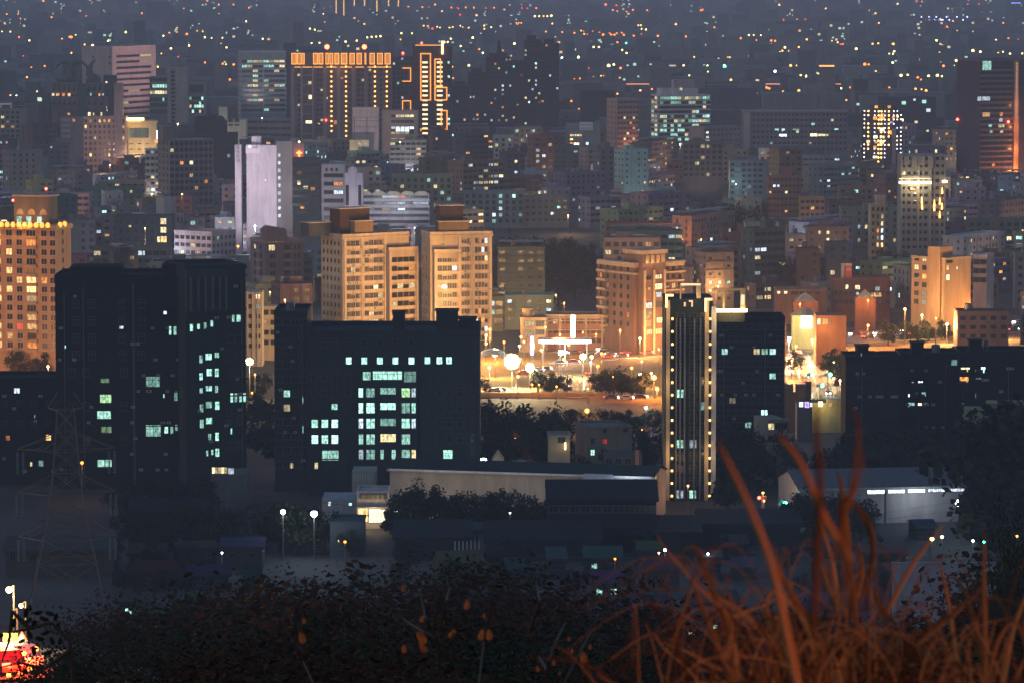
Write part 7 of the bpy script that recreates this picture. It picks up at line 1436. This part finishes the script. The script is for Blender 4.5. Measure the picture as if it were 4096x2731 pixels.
# ================================================================ HILLSIDE BUSHES AND TREES
def bush_mesh(seed, n, leaf, mat, stems=9, open_=.5):
    q = random.Random(seed); t = MB(); c = MB(); cl = []
    for i in range(stems):
        a = q.uniform(0, 6.28); sp = q.uniform(.15, .5); hh = q.uniform(.6, 1.0); p0 = Vector((.04 * math.cos(a), .04 * math.sin(a), -.1)); p1 = Vector((sp * .35 * math.cos(a), sp * .35 * math.sin(a), hh * .5)); p2 = Vector((sp * math.cos(a + .3), sp * math.sin(a + .3), hh))
        t.path([tuple(p0), tuple(p1), tuple(p2)], [.012, .008, .002], BARK, 5)
        for j in range(3):
            f = q.uniform(.4, .95); m_ = p1.lerp(p2, f); e = m_ + Vector((q.gauss(0, .12), q.gauss(0, .12), q.uniform(.02, .2))); t.tube(tuple(m_), tuple(e), .004, .0015, BARK, 4); cl.append(e)
        cl += [p2, p1.lerp(p2, .6)]
    for i in range(n):
        b0 = q.choice(cl); p = b0 + Vector((q.gauss(0, .09), q.gauss(0, .09), q.gauss(0, .07))); u = Vector((q.gauss(0, 1), q.gauss(0, 1), q.gauss(0, 1))).normalized(); v = u.orthogonal().normalized(); x = v.cross(u); l = leaf * q.choice((.4, .6, .8, 1.0, 1.3, 1.8))
        c.poly([p - x * l * .5, p - x * l * .15 + v * l * .3, p + x * l * .25 + v * l * .22, p + x * l * .55, p + x * l * .2 - v * l * .26, p - x * l * .2 - v * l * .28], mat)
    return t.mesh('stem'), c.mesh('foliage')
BUSH = [bush_mesh(60 + i, n, lf, mt) for i, (n, lf, mt) in enumerate(((1500, .028, DRY), (1900, .022, LEAF), (1000, .036, DRY), (1500, .024, DRY)))]
HB = random.Random(8)
def bush(px, ptop, Y, what, v=None, cat='bush', wf=1.0):
    v = HB.randrange(4) if v is None else v; x = P(px, ptop, Y).x; g = hill(x, Y); h = max(1.0, P(px, ptop, Y).z - g); t, c = BUSH[v]
    o = thing('hillside_bush', None, cat, (x, Y, g), HB.uniform(0, 6.28), 'bushes on the dark hillside'); w = h * HB.uniform(.9, 1.3) * wf; o.scale = (w, w, h); o.scale.z = h * .8; link('stem', t, o); link('foliage', c, o); later(o, px, min(700, ptop + 30), what)
def skyline(px):
    pts = ((-20, 640), (40, 660), (70, 600), (110, 585), (170, 565), (240, 560), (300, 556), (380, 552), (440, 545), (500, 556), (560, 552), (600, 566), (660, 590), (700, 600), (760, 585), (860, 600), (920, 610), (960, 590), (990, 560), (1050, 520))
    for (a, b0), (c, d0) in zip(pts, pts[1:]):
        if a <= px <= c: return b0 + (d0 - b0) * (px - a) / (c - a)
    return 600
for i in range(46):      # far slope
    px = -10 + i * 23 + HB.uniform(-8, 8)
    if px < 50: continue
    bush(px, skyline(px) + HB.uniform(-8, 16), HB.uniform(280, 430), 'dusky hillside bush')
for i in range(34):
    px = -10 + i * 31 + HB.uniform(-10, 10)
    if px < 70: continue
    bush(px, skyline(px) + HB.uniform(25, 55), HB.uniform(120, 200), 'shadowy hillside bush')
for i in range(24):
    px = 50 + i * 42 + HB.uniform(-12, 12); bush(px, skyline(px) + HB.uniform(62, 95), HB.uniform(60, 95), 'brownish hillside bush')
for px, pt, Y in ((1010, 470, 330), (1022, 488, 300), (1000, 545, 260), (1018, 560, 240), (985, 600, 230)): bush(px, pt, Y, 'black edge bush', 1, wf=.3)
for px, pt, Y in ((30, 655, 225), (52, 640, 215), (8, 672, 225), (70, 625, 240)): bush(px, pt, Y, 'backlit dark bush beside the hillside cars', 3)
# ---- foreground twig shrubs with big dry leaves
OL = leafmat('orange_dry_leaf', (.30, .09, .03), (.5, .17, .05), .6); TWIG = plain('dry_twig', (.05, .025, .012)); 
def twig_plant(label, Y, stems, leaves, name='twig_shrub'):
    x0 = P(stems[0][0][0], stems[0][0][1], Y).x; g = hill(x0, Y); r = thing(name, label, 'shrub', (x0, Y, g)); b = MB(); o = Vector((x0, Y, g))
    for st in stems:
        pts = [P(p[0], p[1], Y + (HB.uniform(-.2, .2))) - o for p in st]
        if st[0][1] >= 675: pts = [Vector((pts[0].x, 0, 0))] + pts
        b.path([tuple(p) for p in pts], [.006] + [.004] * (len(pts) - 2) + [.0015], TWIG, 5)
    b.build('stem', r); q = random.Random(int(Y * 10))
    for (px, py, sz_) in leaves:
        c = P(px, py, Y) - o; m = MB(); R_ = sz_ / nscale(Y) / 2; a0 = q.uniform(0, 6.28); pts = []; t = Vector((q.uniform(-.7, .7), q.uniform(-.2, .2), 1)).normalized(); s_ = t.cross(Vector((q.uniform(-.5, .1), -1, q.uniform(-.3, .3)))).normalized(); nn = t.cross(s_)
        for j in range(10):
            a = 2 * math.pi * j / 10; pts.append(c + t * (R_ * 1.25 * math.sin(a)) + s_ * (R_ * .85 * math.cos(a) * (1.1 if math.sin(a) < 0 else .8)) + nn * R_ * .25 * math.cos(a) ** 2)
        for j in range(10): m.poly([c, pts[j], pts[(j + 1) % 10]], OL)
        m.build('leaf', r)
twig_plant('thin forked twig with one round orange leaf, lower left', 16, [[(317, 690), (303, 660), (294, 625), (285, 605)], [(303, 652), (284, 628)], [(301, 640), (304, 612), (300, 600)]], [(302, 637, 10), (304, 620, 5), (292, 614, 3)])
twig_plant('branching twigs with glowing orange leaves, bottom centre', 14, [[(440, 690), (438, 640), (426, 618), (420, 590)], [(438, 640), (425, 632), (402, 618), (388, 610)], [(439, 630), (446, 600), (450, 585)], [(478, 690), (484, 640), (492, 600), (494, 580)], [(452, 660), (453, 630)]], [(421, 637, 12), (423, 647, 9), (452, 633, 8), (481, 634, 9), (489, 634, 9), (467, 604, 8), (422, 618, 6), (404, 648, 7), (403, 587, 5), (426, 600, 3), (484, 615, 4)])
twig_plant('low sprays of orange buds at the bottom, left of the grass', 13, [[(545, 690), (548, 660), (556, 640), (566, 620)], [(548, 670), (538, 655), (536, 640)], [(560, 690), (580, 650), (592, 630)], [(530, 560 + 70), (540, 600), (536, 580)]], [(583, 656, 10), (569, 638, 4), (554, 662, 5), (538, 668, 5), (572, 650, 4), (590, 646, 4), (560, 672, 4)])
# ---- dark out of focus leafy twig before the hillside street
Yk = 22; x0 = P(60, 640, Yk).x; g = hill(x0, Yk); r = thing('leafy_twig', 'black leafy twig hanging before the glowing hillside street', 'shrub', (x0, Yk, g)); o = Vector((x0, Yk, g)); b = MB(); dk = leafmat('black_leaf', (.02, .025, .012), (.03, .035, .02))
for st in (((75, 700), (70, 640), (52, 622), (30, 628), (8, 632)), ((70, 650), (45, 668), (20, 662), (-5, 668)), ((30, 628), (12, 610), (9, 640), (2, 660))): b.path([tuple(P(p[0], p[1], Yk) - o) for p in st], [.016] + [.009] * (len(st) - 2) + [.004], BARK, 5)
b.tube((P(75, 700, Yk) - o).to_tuple(), (0, 0, 0), .016, .018, BARK, 5); b.build('stem', r); b = MB(); q = random.Random(3)
for (px, py) in ((30, 607), (26, 612), (38, 612), (44, 618), (34, 624), (50, 613), (28, 620), (22, 640), (40, 638), (46, 632), (52, 640), (34, 650), (58, 626), (60, 640), (48, 652), (0, 635), (14, 622), (30, 634), (56, 616)):
    c = P(px, py, Yk) - o; R_ = q.uniform(3.2, 5.5) / nscale(Yk); a0 = q.uniform(0, 3.14); pts = [c + Vector((R_ * math.cos(a) * math.cos(a0) - R_ * .5 * math.sin(a) * math.sin(a0), q.uniform(-.01, .01), R_ * math.cos(a) * math.sin(a0) + R_ * .5 * math.sin(a) * math.cos(a0))) for a in [2 * math.pi * j / 8 for j in range(8)]]; b.poly(pts, dk)
b.build('foliage', r)

# ================================================================ FOREGROUND GRASS
GB = leafmat('dry_grass_blade', (.12, .05, .018), (.5, .25, .09), .5)
GD = leafmat('shaded_grass_blade', (.04, .018, .008), (.13, .055, .02), .6)
def blade(mb, pts, w, Y, o, mat=GB, ys=None):
    """pts: pixel polyline root to tip; w: width in pixels; folded blade with a midrib"""
    n = len(pts); P3 = []
    for i in range(n): P3.append(P(pts[i][0], pts[i][1], Y + (ys[i] if ys else 0)) - o)
    # Catmull-Rom refine
    out = []
    for i in range(n - 1):
        p0, p1, p2, p3 = P3[max(0, i - 1)], P3[i], P3[i + 1], P3[min(n - 1, i + 2)]
        for j in range(6):
            t = j / 6; out.append(.5 * ((2 * p1) + (p2 - p0) * t + (2 * p0 - 5 * p1 + 4 * p2 - p3) * t * t + (3 * p1 - p0 - 3 * p2 + p3) * t ** 3))
    out.append(P3[-1]); m = len(out); wr = w * .7 / nscale(Y) / 2; L = []; C = []; Rr = []
    for i, p in enumerate(out):
        d = (out[min(m - 1, i + 1)] - out[max(0, i - 1)]).normalized(); sd = d.cross(Vector((0, -1, 0))); sd = sd.normalized() if sd.length > 1e-4 else Vector((1, 0, 0)); f = i / (m - 1); ww = wr * (min(1, .55 + f * 2) * (1 - f) ** .45 * 1.1)
        L.append(p - sd * ww); Rr.append(p + sd * ww); C.append(p + Vector((0, wr * .45, 0)))
    k0 = len(mb.v); km = mb.mi(mat)
    for i in range(m): mb.v += [tuple(L[i]), tuple(C[i]), tuple(Rr[i])]
    for i in range(m - 1):
        a = k0 + i * 3; mb.f += [(a, a + 3, a + 4, a + 1), (a + 1, a + 4, a + 5, a + 2)]; mb.m += [km, km]
def tuft(label, Y, blades, seed, nrand, cx, spread, base=700, hr=(60, 170), lean=(-60, 60), wr=(3, 7)):
    q = random.Random(seed); x0 = P(cx, base, Y).x; g = hill(x0, Y); o = Vector((x0, Y, g)); r = thing('grass_tuft', label, 'grass', tuple(o), 0, 'dry grass tufts in the foreground')
    for bl in blades:
        mb = MB(); blade(mb, bl[1], bl[0], Y + (bl[2] if len(bl) > 2 else 0), o); mb.build('blade', r)
    mb = MB()
    for i in range(nrand):
        bx = cx + q.gauss(0, spread); h = q.uniform(*hr); ln = q.uniform(*lean); dy = q.uniform(-.5, .7); by = base + q.uniform(0, 60); cu = q.uniform(-.4, .5)
        p = [(bx, by + 60), (bx + ln * .2, by - h * .35), (bx + ln * .6, by - h * .8), (bx + ln * (1 + cu), by - h * (1 - abs(cu) * .3))]
        if q.random() < .35: p.append((bx + ln * (1.5 + cu), by - h * q.uniform(.4, .75)))
        blade(mb, p, q.uniform(*wr), Y + dy, o, GB if q.random() < .3 else GD)
    for i in range(nrand // 4):
        bx = cx + q.gauss(0, spread * .9); h = q.uniform(hr[1] * .45, hr[1] * 1.15); ln = q.uniform(*lean) * 1.15; cu = q.uniform(.1, .7); dr = q.uniform(.25, .85)
        blade(mb, [(bx, base + 50), (bx + ln * .15, base - h * .4), (bx + ln * .5, base - h * .9), (bx + ln * (.8 + cu * .3), base - h), (bx + ln * (1.1 + cu), base - h * dr)], q.uniform(1.1, 2.4), Y + q.uniform(-.7, .3), o, GB)
    mb.tube((0, 0, -.1), tuple(P(cx, 860, Y) - o), .16, .05, TWIG, 8)
    mb.build('blade_bundle', r); return r
B1 = [(9, [(744, 720), (722, 655), (700, 600), (662, 590 - 46)][:3] + [(690, 575)]), (8, [(735, 650), (702, 560), (690, 545)], .2),
      (13, [(800, 700), (788, 640), (770, 560), (742, 490), (716, 438)], -3.2), (13, [(852, 560), (826, 520), (800, 462), (776, 432)], -3.0), (11, [(812, 640), (818, 540), (820, 480), (816, 420), (822, 385)], -3.6), (8, [(845, 590), (842, 530), (853, 480), (858, 430), (850, 402)], -3.0), (6, [(832, 560), (843, 520), (858, 480), (862, 462), (857, 440)], -2.5),
      (7, [(850, 620), (850, 560), (843, 530), (840, 505), (848, 500), (860, 510), (870, 535), (872, 560), (868, 590), (866, 610)], -.1), (7, [(862, 600), (872, 560), (872, 530), (864, 512), (856, 508)], -.1), (9, [(858, 640), (853, 590), (846, 550), (843, 520), (842, 500)], -.15), (9, [(855, 600), (862, 570), (856, 540)], -.1),
      (6, [(740, 690), (735, 650), (731, 620), (748, 610), (768, 602), (779, 590)], -.1), (5, [(728, 660), (732, 640), (730, 618), (718, 604), (700, 588), (676, 560), (664, 546), (655, 530)], 0), (7, [(722, 660), (729, 640), (731, 616)], -.2),
      (11, [(812, 640), (800, 610), (790, 590), (776, 570), (771, 563)], -.2), (6, [(815, 660), (806, 625), (790, 602), (776, 590), (768, 597), (768, 612), (778, 626)], -.2), (5, [(826, 650), (812, 620), (795, 600), (778, 595), (768, 598)], -.1),
      (8, [(870, 640), (850, 615), (830, 590), (822, 565), (815, 560)], .2), (9, [(888, 616), (880, 606), (875, 593), (874, 586)], -.2), (8, [(886, 616), (895, 595), (912, 565), (926, 545), (945, 522)], -.1), (8, [(916, 645), (945, 620), (970, 598), (985, 585)], .2),
      (7, [(800, 690), (798, 660), (802, 645), (812, 640), (822, 648), (826, 665), (824, 690)], -.3), (8, [(798, 640), (800, 670), (812, 690), (820, 700)], -.3), (7, [(845, 720), (838, 690), (830, 660), (822, 630)], 0), (9, [(842, 710), (840, 680), (835, 655)], -.3), (7, [(730, 706), (760, 690), (790, 690), (830, 704)], -.2), (11, [(640, 700), (700, 684), (745, 692), (800, 716)], -.2), (8, [(770, 720), (742, 678), (710, 664), (690, 652), (660, 640)], .3),
      (10, [(800, 690), (770, 640), (740, 610), (716, 596), (700, 588)], .4), (10, [(830, 700), (812, 640), (796, 600), (782, 575), (772, 540)], .4), (7, [(838, 610), (834, 570), (828, 545), (820, 520)], .2), (9, [(850, 560), (846, 520), (842, 490), (838, 470)], .5)]
tuft('big clump of broad dry orange grass blades, left of two at the bottom right', 6.6, B1, 5, 300, 815, 74, 706, (15, 140), (-110, 90), (1.4, 5))
B2 = [(8, [(984, 720), (985, 640), (984, 590), (984, 560), (985, 530)]), (8, [(990, 690), (978, 640), (968, 600), (958, 580), (948, 575)], .3), (6, [(987, 680), (986, 650), (990, 640), (995, 620)], .1), (7, [(988, 690), (992, 660), (1000, 636), (1010, 623), (1018, 624), (1026, 650), (1030, 680)], -.2), (10, [(1000, 700), (1008, 650), (1016, 620), (1036, 570)], .2), (9, [(1010, 700), (1018, 672), (1026, 655)], -.1), (6, [(916, 643), (940, 625), (965, 604), (983, 588)], .3), (8, [(1034, 700), (1028, 660), (1024, 628), (1026, 610)], -.3), (8, [(960, 710), (955, 650), (948, 600), (940, 560)], .9)]
tuft('smaller clump of dry orange grass with a looped blade at the right edge', 6.4, B2, 9, 75, 985, 34, 712, (20, 70), (-50, 40), (2.4, 5))
tuft('low dark brown grass between the two orange clumps', 7.4, [], 13, 120, 905, 45, 716, (25, 80), (-40, 40), (2, 4.5))
tuft('sparse low grass at the bottom right of centre', 7.8, [], 17, 26, 680, 50, 722, (20, 60), (-40, 30), (2, 4.5))
# unseen orange lamp added left of the view to light the foreground grass
d = bpy.data.lights.new('added_grass_light', 'POINT'); d.color = (1, .17, .022); d.energy = 1150; d.shadow_soft_size = .12
r = thing('street_lamp', 'orange sodium lamp on the viewing hill, lighting the foreground grass', 'street lamp', (-3.7, 1.5, hill(-4.2, 3.1)))
b = MB(); b.tube((0, 0, 0), (0, 0, 2.2), .07, .05, STEEL, 8); b.build('pole', r); b = MB(); b.ball((.1, .05, 2.25), .12, emit((1, .3, .06), 6), 10, 6); b.build('lamp_head', r)
o = bpy.data.objects.new('added_grass_light', d); COL.objects.link(o); o.location = (-3.6, 1.6, hill(-4.2, 3.1) + 2.2); o.rotation_euler = (Vector((.55, 6.6, 138.7)) - o.location).to_track_quat('-Z', 'Y').to_euler()

# ================================================================ HAZE
hm = bpy.data.materials.new('haze'); hm.use_nodes = True; n = hm.node_tree.nodes; n.remove(n['Principled BSDF']); pv = n.new('ShaderNodeVolumePrincipled'); pv.inputs['Color'].default_value = (.86, .88, 1, 1); pv.inputs['Density'].default_value = HAZE_DENSITY; pv.inputs['Anisotropy'].default_value = 0.0
hm.node_tree.links.new(pv.outputs[0], n['Material Output'].inputs['Volume'])
mb = MB(); mb.box(-30100, 30100, -300, 60100, -1.5, 330, hm); o = mb.build('haze'); tag(o, 'thin blue evening haze over the whole city', None, kind='stuff'); o.display_type = 'WIRE'
name_pending()
print('WINDOWS', NW, 'OBJECTS', len(bpy.data.objects))
